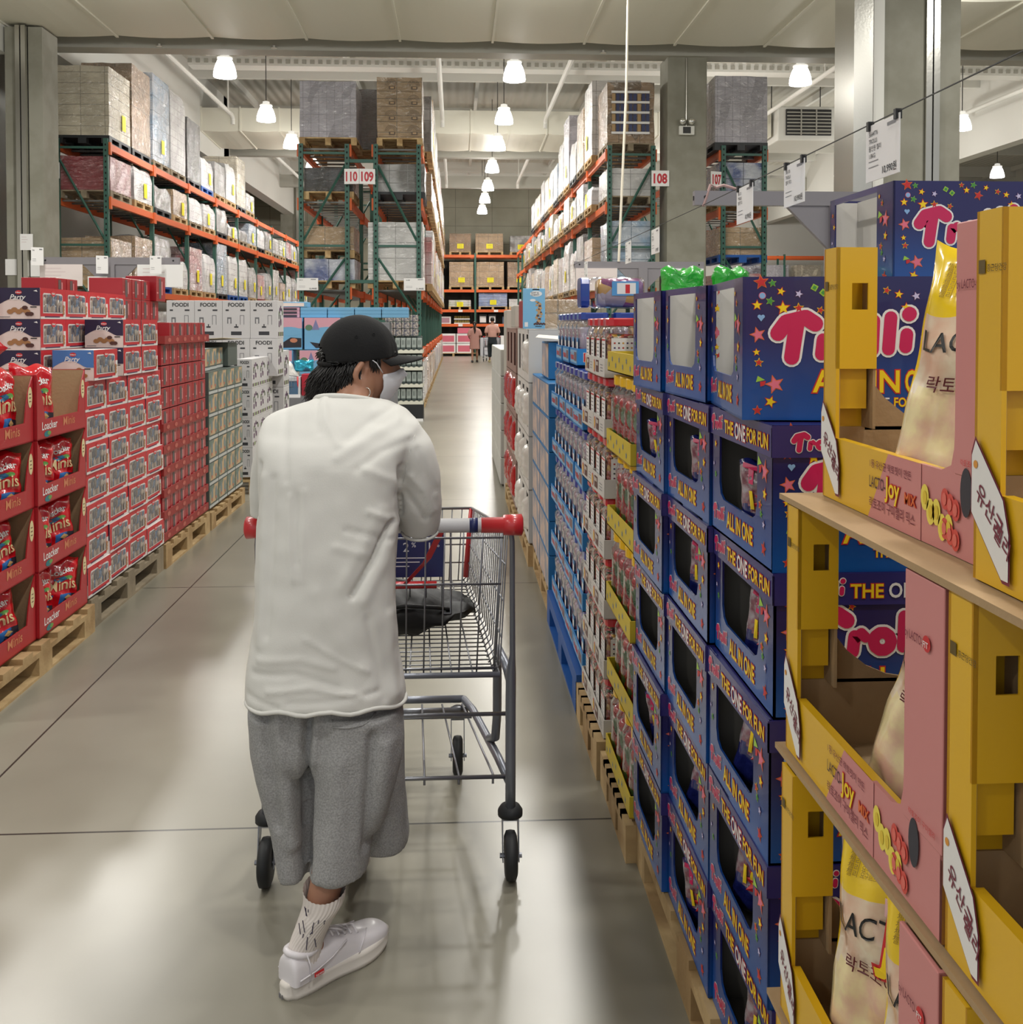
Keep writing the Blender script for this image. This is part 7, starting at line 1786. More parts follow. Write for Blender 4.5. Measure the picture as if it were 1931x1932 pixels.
# right arm (towards +x), forearm on the handle
def arm(s, sh, el, wr, hand_dir):
    a = add(sh, 0.052, up); b = add([(sh[i] + el[i]) / 2 for i in range(3)], 0.046, a); c = add(el, 0.038, b); d = add([(el[i] * 0.6 + wr[i] * 0.4) for i in range(3)], 0.036, c); e = add(wr, 0.026, d)
    pm = add([wr[i] + hand_dir[i] * 0.05 for i in range(3)], (0.030, 0.018), e)
    hx = Vector(hand_dir).normalized(); side = hx.cross(Vector((0, 0, 1))).normalized()
    for k in range(4):
        o = side * (0.030 - 0.020 * k); L = (0.030, 0.035, 0.033, 0.026)[k]
        p = Vector(wr) + Vector(hand_dir) * 0.08 + o
        q = add(p, 0.0095, pm); q = add(p + hx * L + Vector((0, 0, -0.008)), 0.009, q); q = add(p + hx * L * 1.5 + Vector((0, 0, -0.034)), 0.008, q)
    p = Vector(wr) + Vector(hand_dir) * 0.03 + side * 0.034 * (1 if s > 0 else -1)
    q = add(p, 0.011, pm); add(p + hx * 0.034 + Vector((0, 0, -0.012)) + side * 0.012 * (1 if s > 0 else -1), 0.0095, q)
arm(1, (-0.145, 2.58, 1.20), (-0.10, 2.60, 1.035), (-0.235, 2.66, 1.045), (-0.75, 0.45, 0))
arm(-1, (-0.425, 2.58, 1.20), (-0.475, 2.60, 1.045), (-0.36, 2.67, 1.05), (0.75, 0.4, 0))
# legs
hpR = add((-0.235, 2.43, 0.76), 0.085, pel); knR = add((-0.262, 2.41, 0.48), 0.052, hpR); cR = add((-0.278, 2.35, 0.34), 0.045, knR); cR2 = add((-0.297, 2.317, 0.21), 0.040, cR); anR = add((-0.343, 2.303, 0.09), 0.030, cR2); ftR = add((-0.28, 2.368, 0.05), 0.022, anR)
hpL = add((-0.37, 2.46, 0.76), 0.085, pel); knL = add((-0.405, 2.52, 0.50), 0.052, hpL); cL = add((-0.365, 2.60, 0.34), 0.044, knL); anL = add((-0.318, 2.64, 0.15), 0.030, cL); ftL = add((-0.316, 2.72, 0.07), 0.024, anL)
mb = MB(); vs, fs = skin_mesh(V, E_, R_, 2, 0); mb.add(vs, fs, SKIN)
# head: forward is local +y, then turned and tilted
HC = Vector((-0.254, 2.715, 1.396)); YH_, PI_, RO_ = radians(-74), radians(3), radians(3)
HM = Matrix.Translation(HC) @ Matrix.Rotation(YH_, 4, 'Z') @ Matrix.Rotation(PI_, 4, 'X') @ Matrix.Rotation(RO_, 4, 'Y')
def head_pt(th, ph, k=1.0):
    """th round the vertical axis (0 = forward), ph from crown to chin"""
    x, y, z = sin(th) * sin(ph), cos(th) * sin(ph), cos(ph)
    w, l, h = 0.074, 0.094, 0.108
    if z < 0: w *= 1 - 0.30 * z * z; l *= 1 - (0.06 if y > 0 else 0.28) * z * z; h *= 1.08
    q = Vector((x * w, y * l + 0.004, z * h))
    if y > 0.3 and z < -0.2: q.y += 0.010 * y
    if y > 0.75 and abs(x) < 0.3:
        q.y += 0.020 * math.exp(-((z + 0.22) / 0.16) ** 2) * math.exp(-(x / 0.13) ** 2)     # nose
        q.y += 0.006 * math.exp(-((z + 0.52) / 0.08) ** 2) * math.exp(-(x / 0.22) ** 2)     # lips
    for sx in (-1, 1): q.y -= 0.007 * math.exp(-((x - sx * 0.36) / 0.14) ** 2 - ((z - 0.02) / 0.11) ** 2) * (y > 0)   # eye sockets
    return q * k
hv = []; hf = []; NU, NV = 48, 32
for j in range(NV + 1):
    for i in range(NU): hv.append(HM @ head_pt(2 * pi * i / NU, pi * j / NV))
for j in range(NV):
    for i in range(NU): hf.append((j * NU + i, (j + 1) * NU + i, (j + 1) * NU + (i + 1) % NU, j * NU + (i + 1) % NU))
mb.add(hv, hf, SKIN)
for s in (-1, 1):      # ears
    pts = [HM @ Vector((s * (0.077 + 0.016 * sin(pi * (k + 1) / 11)), 0.0 - 0.020 * sin(pi * k / 9) * 1.2 - 0.004, 0.012 - 0.0078 * k)) for k in range(10)]
    mb.tube(pts, [0.007, 0.0085, 0.009, 0.009, 0.0085, 0.008, 0.0075, 0.0075, 0.0075, 0.006], SKIN, 8)
    pts = [HM @ Vector((s * 0.076, 0.006 - 0.006 * sin(pi * k / 5), -0.004 - 0.009 * k)) for k in range(6)]
    mb.tube(pts, 0.0055, SKIN, 8)
BODY = to_obj(remesh(mb, 0.0045, 3), 'body', SKIN, MAN)
# eyes as small parts
for s in (-1, 1):
    mb = MB(); c = HM @ Vector((s * 0.031, 0.083, 0.004)); mb.lathe([(0.0, -0.012), (0.008, -0.009), (0.012, 0), (0.008, 0.009), (0.0, 0.012)], c, flat((226, 222, 216)), 14); 
    d = (HM.to_3x3() @ Vector((0.02 * s, 1, 0))).normalized(); mb.lathe([(0.0, -0.005), (0.005, -0.003), (0.006, 0), (0.005, 0.003), (0.0, 0.005)], c + d * 0.009, BLACK, 10); mb.build('eye', BODY, True)
    mb = MB(); mb.tube([HM @ Vector((s * 0.014, 0.096, 0.022)), HM @ Vector((s * 0.034, 0.090, 0.027)), HM @ Vector((s * 0.052, 0.074, 0.020))], [0.002, 0.003, 0.001], HAIR, 6); mb.build('eyebrow', BODY, True)
# ---- T-shirt
def rg(py, xl, xr, D, b, p=2.6, rx=0.0, dz=0.0):
    c = P((xl + xr) / 2, py, D); a = (xr - xl) / 2 * D / F; return ((c.x, D + 0.0, c.z + dz), a, b, p, rx, 0.0)
mb = MB()
keys = [rg(1326, 466, 763, 2.44, 0.155, 2.4, -0.12), rg(1300, 466, 763, 2.44, 0.152, 2.4, -0.1), rg(1240, 470, 752, 2.45, 0.145, 2.5), rg(1160, 481, 746, 2.46, 0.14, 2.6), rg(1060, 487, 746, 2.48, 0.135, 2.7), rg(960, 489, 747, 2.50, 0.13, 2.8),
        rg(880, 489, 758, 2.52, 0.13, 2.9, 0.0), rg(830, 490, 778, 2.545, 0.125, 2.9, 0.1), rg(806, 496, 790, 2.57, 0.118, 2.8, 0.1), rg(786, 506, 774, 2.60, 0.108, 2.6, 0.0), rg(773, 534, 764, 2.62, 0.098, 2.4, -0.1), rg(765, 570, 752, 2.64, 0.088, 2.2, -0.2), rg(760, 586, 742, 2.65, 0.082, 2, -0.25), rg(757, 592, 734, 2.655, 0.076, 2, -0.25)]
loft(spline_rings(keys, 4), mb, COT)
def tube_rings(lst, sub=4):
    """lst: (px, py, D, ax, ay)"""
    return spline_rings([((P(x, y, d).x, d, P(x, y, d).z), a, b, 2.2, rx, 0.0) for x, y, d, a, b, rx in lst], sub)
loft(tube_rings([(742, 800, 2.57, 0.055, 0.07, 0.2), (762, 835, 2.56, 0.066, 0.078, 0.1), (779, 880, 2.57, 0.064, 0.078, 0), (788, 925, 2.585, 0.060, 0.075, 0), (792, 960, 2.60, 0.058, 0.072, 0.1), (792, 995, 2.62, 0.050, 0.066, 0.35)]), mb, COT)
loft(tube_rings([(530, 800, 2.57, 0.045, 0.07, 0.2), (512, 850, 2.57, 0.044, 0.072, 0.1), (503, 900, 2.58, 0.043, 0.07, 0), (501, 940, 2.59, 0.042, 0.068, 0), (502, 972, 2.60, 0.040, 0.066, 0.1)]), mb, COT)
me = remesh(mb, 0.0065, 5)
T_ = lambda lst, d=2.45: [W2(x, y, d) for x, y in lst]
FL = [(T_([(738, 985), (712, 1040), (672, 1105)]), 0.006, -0.020), (T_([(752, 985), (728, 1050), (690, 1115)]), 0.014, 0.007), (T_([(722, 960), (690, 1020), (650, 1090)]), 0.016, 0.006),
      (T_([(745, 800), (690, 830), (640, 860)]), 0.012, 0.007), (T_([(770, 835), (720, 850), (680, 880)]), 0.010, -0.006), (T_([(735, 775), (690, 800), (655, 830)]), 0.008, -0.005), (T_([(600, 760), (612, 800), (640, 840)]), 0.008, 0.006), (T_([(585, 765), (590, 800), (600, 820)]), 0.006, -0.005), (T_([(530, 790), (540, 850), (545, 900)]), 0.010, -0.005),
      (T_([(700, 960), (730, 975), (748, 990)]), 0.008, 0.007), (T_([(660, 990), (700, 1000), (735, 1015)]), 0.007, -0.006), (T_([(640, 1020), (690, 1035)]), 0.010, 0.005),
      (T_([(500, 900), (502, 1050), (498, 1200)]), 0.012, 0.006), (T_([(520, 900), (520, 1050), (512, 1180)]), 0.010, -0.006), (T_([(553, 930), (556, 1020), (566, 1080)]), 0.006, 0.005), (T_([(580, 920), (582, 1000), (580, 1080)]), 0.006, 0.004), (T_([(567, 930), (569, 1050)]), 0.006, -0.004),
      (T_([(500, 1225), (580, 1215), (640, 1230)]), 0.008, 0.005), (T_([(490, 1250), (570, 1240), (650, 1262)]), 0.007, -0.005), (T_([(520, 1275), (600, 1262), (690, 1280)]), 0.007, 0.006), (T_([(560, 1290), (640, 1285), (720, 1275)]), 0.006, -0.005), (T_([(590, 1180), (650, 1215), (700, 1240)]), 0.006, 0.004), (T_([(480, 1290), (540, 1300)]), 0.006, -0.004),
      (T_([(735, 1150), (738, 1220), (748, 1290)]), 0.010, 0.006), (T_([(700, 1150), (716, 1230), (730, 1290)]), 0.010, -0.005), (T_([(610, 1100), (640, 1170), (690, 1230)]), 0.014, 0.004), (T_([(690, 880), (740, 905), (752, 930)]), 0.010, 0.005),
      (T_([(757, 880), (752, 930), (756, 975)], 2.5), 0.006, -0.012), (T_([(775, 900), (800, 930), (815, 970)], 2.5), 0.007, 0.006), (T_([(765, 930), (785, 960), (800, 985)], 2.5), 0.007, -0.006), (T_([(788, 850), (800, 890), (818, 930)], 2.5), 0.008, -0.005), (T_([(497, 870), (492, 920), (490, 968)], 2.5), 0.005, -0.008)]
folds(me, [(a, b * 1.05, c * 0.8) for a, b, c in FL], 0.007, 3)
tee = to_obj(me, 't_shirt', COT, MAN)
# hem, sleeve and collar bands
def band(pts, r, name, m, par, closed=True):
    mb = MB(); mb.tube(pts, r, m, 8, closed=closed); return mb.build(name, par, True)
k0 = keys[0]; rr = ring((k0[0][0], k0[0][1], k0[0][2] + 0.003), k0[1] - 0.001, k0[2] - 0.001, 60, 2.4, -0.12)
band([(x, y, z + 0.004 * sin(6 * x * 10)) for x, y, z in rr], 0.005, 'hem_band', COT, tee)
cc = P(664, 766, 2.65); band([(x, y, z - 0.10 * (x - cc.x)) for x, y, z in ring((cc.x, 2.655, cc.z + 0.002), 0.092, 0.080, 40, 2.1, -0.3)], 0.009, 'collar_band', COT, tee)
q = P(792, 997, 2.62); band(ring((q.x, 2.62, q.z), 0.048, 0.064, 36, 2.2, 0.35), 0.004, 'sleeve_hem', COT, tee)
# ---- shorts
mb = MB()
def rs(py, xl, xr, D, b, p=2.5, rx=0.0): return rg(py, xl, xr, D, b, p, rx)
loft(spline_rings([rs(1180, 490, 742, 2.47, 0.125), rs(1300, 474, 750, 2.46, 0.135), rs(1400, 478, 756, 2.45, 0.14), rs(1440, 492, 752, 2.45, 0.12)], 4), mb, FLE)
loft(spline_rings([rs(1330, 472, 590, 2.46, 0.135), rs(1420, 478, 584, 2.45, 0.125), rs(1500, 494, 579, 2.44, 0.11), rs(1580, 512, 577, 2.43, 0.095), rs(1650, 524, 577, 2.42, 0.085)], 4), mb, FLE)
loft(spline_rings([rs(1330, 592, 756, 2.43, 0.135), rs(1420, 586, 757, 2.42, 0.13), rs(1500, 582, 735, 2.40, 0.115), rs(1580, 579, 705, 2.38, 0.105), rs(1648, 577, 690, 2.36, 0.095)], 4), mb, FLE)
loft(spline_rings([rs(1330, 640, 756, 2.52, 0.10), rs(1420, 640, 759, 2.53, 0.11), rs(1500, 650, 764, 2.55, 0.11), rs(1575, 670, 769, 2.57, 0.11), rs(1592, 676, 766, 2.57, 0.108)], 4), mb, FLE)
loft(spline_rings([rs(1330, 530, 610, 2.50, 0.09), rs(1450, 535, 612, 2.51, 0.085), rs(1560, 540, 610, 2.53, 0.08), rs(1632, 545, 606, 2.54, 0.075)], 4), mb, FLE)
me = remesh(mb, 0.0065, 4)
S_ = lambda lst: [W2(x, y, 2.36) for x, y in lst]
folds(me, [(S_([(583, 1345), (578, 1450), (577, 1640)]), 0.010, -0.030), (S_([(525, 1340), (535, 1450), (550, 1600)]), 0.014, 0.010), (S_([(500, 1350), (508, 1450), (522, 1560)]), 0.012, -0.010), (S_([(640, 1430), (640, 1520), (630, 1630)]), 0.03, 0.012),
           (S_([(705, 1380), (698, 1480), (695, 1590)]), 0.012, -0.016), (S_([(730, 1400), (722, 1480), (716, 1570)]), 0.018, 0.010), (S_([(600, 1350), (592, 1430)]), 0.012, 0.008)], 0.006, 9)
sh = to_obj(me, 'shorts', FLE, MAN)
def on_surface(o, px, py, d=2.4, lift=0.001):
    q = P(px, py, d); O = Vector((0, 0, 1.5)); D = (q - O).normalized(); hit, loc, n, i = o.ray_cast(O, D); return tuple(loc - D * lift) if hit else None
mb = MB()   # back pocket flap
pf = [(624, 1366), (625, 1381), (640, 1382), (655, 1382), (670, 1379), (682, 1376), (692, 1370), (700, 1362), (706, 1352)]
pts = [q for q in (on_surface(sh, x, y) for x, y in pf) if q]
mb.tube(pts, 0.0022, FLE, 6); mb.build('pocket_edge', sh, True)
mb = MB()   # armhole seam of the shirt
pts = [q for q in (on_surface(tee, x, y) for x, y in ((790, 802), (782, 825), (774, 850), (766, 880), (761, 910), (758, 935))) if q]
if len(pts) > 2: mb.tube(pts, 0.0012, COT, 5); mb.build('armhole_seam', tee, True)
# ---- socks and shoes
def sock(rings_, name='sock'):
    mb = MB(); R = spline_rings(rings_, 5); n = 60
    vs = []; fs = []
    for r in R:
        c = Vector((sum(p[0] for p in r) / len(r), sum(p[1] for p in r) / len(r), sum(p[2] for p in r) / len(r)))
        for k in range(n * 2):
            a = k / (n * 2) * len(r); i = int(a) % len(r); f_ = a - int(a); p = Vector(r[i]).lerp(Vector(r[(i + 1) % len(r)]), f_)
            d = (p - c); vs.append(c + d * (1 + (0.022 if k % 4 < 2 else 0.0)))
    N = n * 2
    for i in range(len(R) - 1):
        for k in range(N): fs.append((i * N + k, i * N + (k + 1) % N, (i + 1) * N + (k + 1) % N, (i + 1) * N + k))
    mb.add(vs, fs, SOCK)
    return mb.build(name, MAN, True)
s1 = sock([((-0.343, 2.303, 0.045), 0.033, 0.042, 2, 0, -0.8), ((-0.341, 2.304, 0.095), 0.033, 0.041, 2, 0, -0.8), ((-0.322, 2.308, 0.145), 0.038, 0.042, 2, 0, -0.5), ((-0.302, 2.312, 0.19), 0.045, 0.047, 2, 0.25, -0.2), ((-0.299, 2.316, 0.222), 0.048, 0.049, 2, 0.3, 0)])
mb = MB(); INKS = flat((50, 44, 70)); rj = random.Random(12)
for k in range(16):      # ink splashes on the sock
    a = rj.uniform(pi * 1.3, pi * 1.85); z = rj.uniform(0.105, 0.2); c = Vector((-0.341 + (z - 0.09) * 0.33, 2.305, z)); rr_ = 0.0395 + max(0, z - 0.12) * 0.06
    p = c + Vector((rr_ * cos(a), rr_ * sin(a), 0)); mb.tube([p, p + Vector((rj.uniform(-0.006, 0.006), 0, rj.uniform(0.004, 0.03))) - Vector((0, 0.0006, 0))], 0.0011, INKS, 5)
tag(mb.build('ink_marks', s1), kind='stuff')
s2 = sock([((-0.316, 2.645, 0.09), 0.034, 0.040, 2, 0, 0), ((-0.318, 2.64, 0.15), 0.036, 0.040, 2, 0, 0), ((-0.325, 2.62, 0.23), 0.042, 0.044, 2, 0, 0), ((-0.332, 2.61, 0.27), 0.046, 0.047, 2, 0, 0)])
def make_shoe(loc, ang, roll=0.0):
    t = bpy.data.objects.new('shoe', None); COL.objects.link(t); t.parent = MAN; t.location = loc; t.rotation_euler = (0, roll, ang)
    L = 0.30
    hw = lambda u: 0.036 + 0.013 * math.exp(-((u - 0.72) / 0.24) ** 2) - 0.004 * math.exp(-((u - 0.38) / 0.15) ** 2) if 0.04 < u < 0.96 else 0.03
    def outline(e, n=64, z=0):
        out = []
        for k in range(n):
            a = 2 * pi * k / n; u = 0.5 - 0.5 * cos(a); w = (hw(u) + e) * min(1, (sin(a) ** 2) ** 0.28 * 1.02) * (1 if sin(a) >= 0 else -1)
            out.append((L * u + (-e if cos(a) > 0.98 else e if cos(a) < -0.98 else 0), w, z + (0.012 * max(0, (u - 0.8) / 0.2) ** 2 if z < 0.03 else 0)))
        return out
    mb = MB(); rings_ = [outline(0.000, z=0.0), outline(0.003, z=0.006), outline(0.004, z=0.012), outline(0.0035, z=0.0125), outline(0.0045, z=0.030), outline(0.003, z=0.036), outline(-0.004, z=0.038)]
    loft(rings_, mb, SOLE); sl = mb.build('sole', t, True)
    mb = MB()
    for k in range(40):
        p = outline(0.0048, 80)[k + (0 if k < 20 else 0)]; mb.box(p[0] - 0.0009, p[0] + 0.0009, p[1] - 0.001, p[1] + 0.001, 0.002, 0.012, GREYINK)
    tag(mb.build('sole_grooves', sl), kind='stuff')
    # upper: rings along the length
    prof = [(0.015, 0.030, 0.085), (0.04, 0.036, 0.098), (0.12, 0.037, 0.100), (0.22, 0.036, 0.092), (0.32, 0.036, 0.095), (0.42, 0.037, 0.098), (0.52, 0.040, 0.088), (0.62, 0.043, 0.076), (0.72, 0.045, 0.067), (0.84, 0.043, 0.062), (0.93, 0.036, 0.056), (0.985, 0.018, 0.045)]
    vs = []; fs = []; n = 22
    for (u, w, h) in prof:
        for k in range(n):
            a = pi * k / (n - 1); x = cos(a); z = sin(a); w2 = w * (0.97 + 0.05 * z)
            if h > 0.088: w2 *= 1 - 0.22 * max(0, z - 0.6) / 0.4
            vs.append((L * u, w2 * abs(x) ** 0.7 * (1 if x > 0 else -1), 0.034 + (h - 0.034) * z ** 0.75))
    for i in range(len(prof) - 1):
        for k in range(n - 1): fs.append((i * n + k, (i + 1) * n + k, (i + 1) * n + k + 1, i * n + k + 1))
    fs.append(tuple(range(n))); fs.append(tuple((len(prof) - 1) * n + k for k in range(n - 1, -1, -1)))
    mb = MB(); mb.add(vs, fs, LEA); uo = mb.build('upper', t, True); md = uo.modifiers.new('s', 'SUBSURF'); md.levels = 1; md.render_levels = 2
    mb = MB(); col = [(L * (0.175 + 0.135 * cos(a)), 0.029 * sin(a), 0.096 + 0.004 * cos(2 * a)) for a in [2 * pi * k / 24 for k in range(24)]]
    mb.tube(col, 0.0075, LEA, 8, closed=True); mb.build('padded_collar', t, True)
    mb = MB()      # overlay seams
    for s in (-1, 1):
        mb.tube([(L * 0.05, s * 0.040, 0.05), (L * 0.2, s * 0.0395, 0.052), (L * 0.36, s * 0.0385, 0.062), (L * 0.5, s * 0.038, 0.082)], 0.0018, LEA, 5)
        mb.tube([(L * 0.60, s * 0.046, 0.040), (L * 0.66, s * 0.040, 0.062), (L * 0.74, s * 0.022, 0.070)], 0.0018, LEA, 5)
        mb.tube([(L * 0.14, s * 0.041, 0.038), (L * 0.15, s * 0.039, 0.07), (L * 0.13, s * 0.033, 0.095)], 0.0016, LEA, 5)
    mb.build('leather_seams', t, True)
    mb = MB()
    for k in range(5):
        x = L * (0.40 + 0.06 * k); z = 0.104 - 0.0066 * k; mb.tube([(x, -0.024, z - 0.004), (x + 0.006, 0, z + 0.004), (x, 0.024, z - 0.004)], 0.003, LEA, 6)
    mb.tube([(L * 0.38, 0, 0.11), (L * 0.42, -0.03, 0.115), (L * 0.49, -0.036, 0.105), (L * 0.44, -0.01, 0.112)], 0.0025, LEA, 6); mb.tube([(L * 0.38, 0, 0.11), (L * 0.44, 0.028, 0.115), (L * 0.5, 0.02, 0.106)], 0.0025, LEA, 6)
    mb.build('laces', t, True)
    mb = MB(); mb.add([(L * 0.17, -0.0445, 0.0425), (L * 0.26, -0.0445, 0.0425), (L * 0.26, -0.0432, 0.052), (L * 0.17, -0.0432, 0.052)], [(0, 1, 2, 3)], RDP)
    mb.text('Supreme', (L * 0.178, -0.0455, 0.0448), (1, 0, 0), (0, 0.12, 0.99), 0.0062, WHT, 0.01, width=L * 0.074); mb.build('red_box_mark', t)
    return t
make_shoe((-0.383, 2.262, 0.0), radians(46))
make_shoe((-0.292, 2.575, 0.085), radians(88), 0.27)
# ---- cap
def capsurf(th, ph, k=1.0):
    x, y, z = sin(th) * sin(ph), cos(th) * sin(ph), cos(ph)
    return Vector((x * 0.088 * k, (y * 0.104 - 0.002) * k, (z * (0.104 if z > 0 else 0.06)) * k + 0.024))
mb = MB(); NU, NV = 64, 22; ph1 = radians(97); vs = []; fs = []
def cap_low(th): return ph1 + radians(7) * (0.5 - 0.5 * cos(th)) * 1.0
for j in range(NV + 1):
    for i in range(NU):
        th = 2 * pi * i / NU; ph = cap_low(th) * j / NV; q = capsurf(th, ph)
        seam = 1 - 0.006 * math.exp(-((((th / (2 * pi) * 6) % 1) - 0.5) / 0.06) ** 2); q = Vector((q.x * seam, q.y * seam, q.z))
        q += Vector((0, -0.004, 0)) * sin(3 * th) * 0.5 + Vector((0.003 * sin(9 * th) * (j / NV) ** 3, 0.003 * sin(7 * th + 1) * (j / NV) ** 3, 0))
        vs.append(HM @ q)
for j in range(NV):
    for i in range(NU): fs.append((j * NU + i, (j + 1) * NU + i, (j + 1) * NU + (i + 1) % NU, j * NU + (i + 1) % NU))
n0 = len(vs)
for j in range(NV, -1, -1):
    for i in range(NU): th = 2 * pi * i / NU; vs.append(HM @ (capsurf(th, cap_low(th) * j / NV, 0.97)))
for i in range(NU): fs.append((NV * NU + i, n0 + i, n0 + (i + 1) % NU, NV * NU + (i + 1) % NU))
for j in range(NV):
    for i in range(NU): a = n0 + j * NU; fs.append((a + i, a + NU + i, a + NU + (i + 1) % NU, a + (i + 1) % NU))
# leave the strap opening at the back
keep = []
for f in fs:
    c = sum((Vector(vs[i]) for i in f), Vector()) / len(f); l_ = HM.inverted() @ c
    if l_.y < -0.06 and abs(l_.x) < 0.042 and l_.z < 0.030 + 0.026 * (1 - (l_.x / 0.042) ** 2) and l_.z > 0.004: continue
    keep.append(f)
mb.add(vs, keep, BLKC); cap = mb.build('cap', MAN, True)
mb = MB(); vs = []; nn = 20; m2 = 8       # visor
for sgn in (0, 1):
    for j in range(m2 + 1):
        for i in range(nn + 1):
            th = radians(-62 + 124 * i / nn); base = capsurf(th, radians(97)); ext = 0.072 * cos(th * 1.25) ** 0.8 * j / m2
            q = Vector((base.x * (1 + 0.0 * j), base.y + ext, base.z - 0.010 * (j / m2) - 0.16 * base.x ** 2 * (1 + 1.6 * j / m2) * 10 * 0.35 - 0.0035 * sgn)); vs.append(HM @ q)
fs = []; q = (m2 + 1) * (nn + 1)
for j in range(m2):
    for i in range(nn):
        a = j * (nn + 1) + i; fs.append((a, a + 1, a + nn + 2, a + nn + 1)); fs.append((q + a, q + a + nn + 1, q + a + nn + 2, q + a + 1))
for i in range(nn): a = m2 * (nn + 1) + i; fs.append((a, a + 1, q + a + 1, q + a))
for j in range(m2): a = j * (nn + 1); fs.append((a, a + nn + 1, q + a + nn + 1, q + a)); a += nn; fs.append((a, q + a, q + a + nn + 1, a + nn + 1))
mb.add(vs, fs, BLKC); mb.build('visor', cap, True)
mb = MB(); mb.tube([HM @ (capsurf(radians(a), radians(103), 1.01) + Vector((0, 0, -0.003))) for a in range(140, 222, 6)], 0.006, BLKC, 8); mb.build('rear_strap', cap, True)
mb = MB(); mb.tube([HM @ (capsurf(radians(a), radians(r_), 1.035)) for a, r_ in ((146, 99), (130, 99), (126, 102), (130, 106), (146, 106), (149, 102))], 0.0016, mat('gunmetal', (60, 60, 62), 0.3, 0.8), 6, closed=True); mb.build('buckle', cap, True)
for a, r_ in ((100, 60), (70, 58)):
    mb = MB(); c = capsurf(radians(a), radians(r_), 1.0); u1 = (capsurf(radians(a + 3), radians(r_)) - c).normalized(); u2 = (capsurf(radians(a), radians(r_ + 3)) - c).normalized()
    mb.tube([HM @ (c * 1.002 + (u1 * cos(k) + u2 * sin(k)) * 0.0035) for k in [2 * pi * i / 10 for i in range(10)]], 0.0009, BLKC, 5, closed=True); mb.build('eyelet', cap, True)
# ---- hair: a close shell plus many tapering locks
mb = MB(); rj = random.Random(77)
vs = []; fs = []; NU, NV = 40, 14
for j in range(NV + 1):
    for i in range(NU + 1):
        th = radians(98 + 164 * i / NU); ph = radians(70 + (138 - 70) * j / NV); q = head_pt(th, ph, 1.055) ; q.x *= 1.02; vs.append(HM @ q)
for j in range(NV):
    for i in range(NU): a = j * (NU + 1) + i; fs.append((a, a + NU + 1, a + NU + 2, a + 1))
mb.add(vs, fs, HAIR)
for k in range(1500):
    th = radians(rj.uniform(96, 272)); ph = radians(rj.uniform(84, 122)); back = max(0, -cos(th))
    if th < radians(100): continue
    base = head_pt(th, ph, 1.045); d = base.normalized(); L_ = rj.uniform(0.040, 0.070) * (0.45 + 0.75 * back)
    dn = Vector((d.x * 0.22 - 0.10, d.y * 0.20 - 0.16 * (0.3 + back), -1.0)).normalized()
    pts = []; rad = []
    for s in range(6):
        u = s / 5; p = base + dn * L_ * u + d * (0.010 * sin(pi * u * 0.8) + 0.020 * back * u * u * rj.uniform(0.2, 1.3)) + Vector((rj.uniform(-1, 1), rj.uniform(-1, 1), 0)) * 0.0018 * u * 3
        pts.append(HM @ p); rad.append(0.0026 * (1 - u) ** 0.6 + 0.0003)
    mb.tube(pts, rad, HAIR, 5)
for k in range(70):      # sideburns in front of the ear and tuft through the strap opening
    s = 1 if k % 2 else -1
    b = Vector((s * rj.uniform(0.068, 0.074), rj.uniform(0.018, 0.040), rj.uniform(0.010, 0.03))); e_ = b + Vector((s * 0.002, rj.uniform(-0.006, 0.004), -rj.uniform(0.022, 0.042)))
    mb.tube([HM @ b, HM @ ((b + e_) / 2 + Vector((s * 0.003, 0, 0))), HM @ e_], [0.003, 0.0025, 0.0004], HAIR, 5)
for k in range(50):
    c = Vector((rj.uniform(-0.03, 0.03), -0.085, rj.uniform(0.006, 0.036))); e_ = c + Vector((rj.uniform(-0.016, 0.016), -rj.uniform(0.012, 0.026), rj.uniform(-0.018, 0.006)))
    mb.tube([HM @ c, HM @ ((c + e_) / 2 + Vector((0, -0.004, 0.006))), HM @ e_], [0.004, 0.0035, 0.0006], HAIR, 5)
mb.build('hair', MAN, True)
# ---- mask, loops, earring
mb = MB(); vs = []; fs = []; nu, nv = 24, 14
for j in range(nv + 1):
    for i in range(nu + 1):
        a = radians(-66 + 132 * i / nu); ph = radians(97 + (153 - 97) * j / nv)
        q = head_pt(a * 0.98, ph, 1.045); q.y += 0.003 * cos(a) * sin(pi * j / nv) + 0.0035 * abs(((j / nv * 3) % 1) - 0.5) * 2; q.z -= 0.006 * abs(sin(a)) + 0.006; vs.append(HM @ q)
for j in range(nv):
    for i in range(nu): a = j * (nu + 1) + i; fs.append((a, a + nu + 1, a + nu + 2, a + 1))
mb.add(vs, fs, MASK); mk = mb.build('face_mask', MAN, True); md = mk.modifiers.new('s', 'SOLIDIFY'); md.thickness = 0.0016; md.offset = 1
for s in (-1, 1):
    mb = MB(); A = head_pt(radians(64), radians(100), 1.07); B = head_pt(radians(64), radians(146), 1.07); A.x *= s; B.x *= s
    mb.tube([HM @ A, HM @ Vector((s * 0.082, 0.03, 0.006)), HM @ Vector((s * 0.083, 0.002, 0.028))], 0.0014, MASK, 6)
    mb.tube([HM @ Vector((s * 0.080, -0.016, 0.012)), HM @ Vector((s * 0.083, -0.014, -0.030)), HM @ Vector((s * 0.075, 0.012, -0.058)), HM @ B], 0.0014, MASK, 6); mb.build('ear_loop', mk, True)
mb = MB(); c = HM @ Vector((0.092, -0.002, -0.066)); mb.tube([c + Vector((0.010 * cos(a), 0.002 * sin(a), 0.0115 * sin(a))) for a in [2 * pi * k / 18 for k in range(18)]], 0.0013, SILV, 6, closed=True); mb.build('earring', MAN, True)

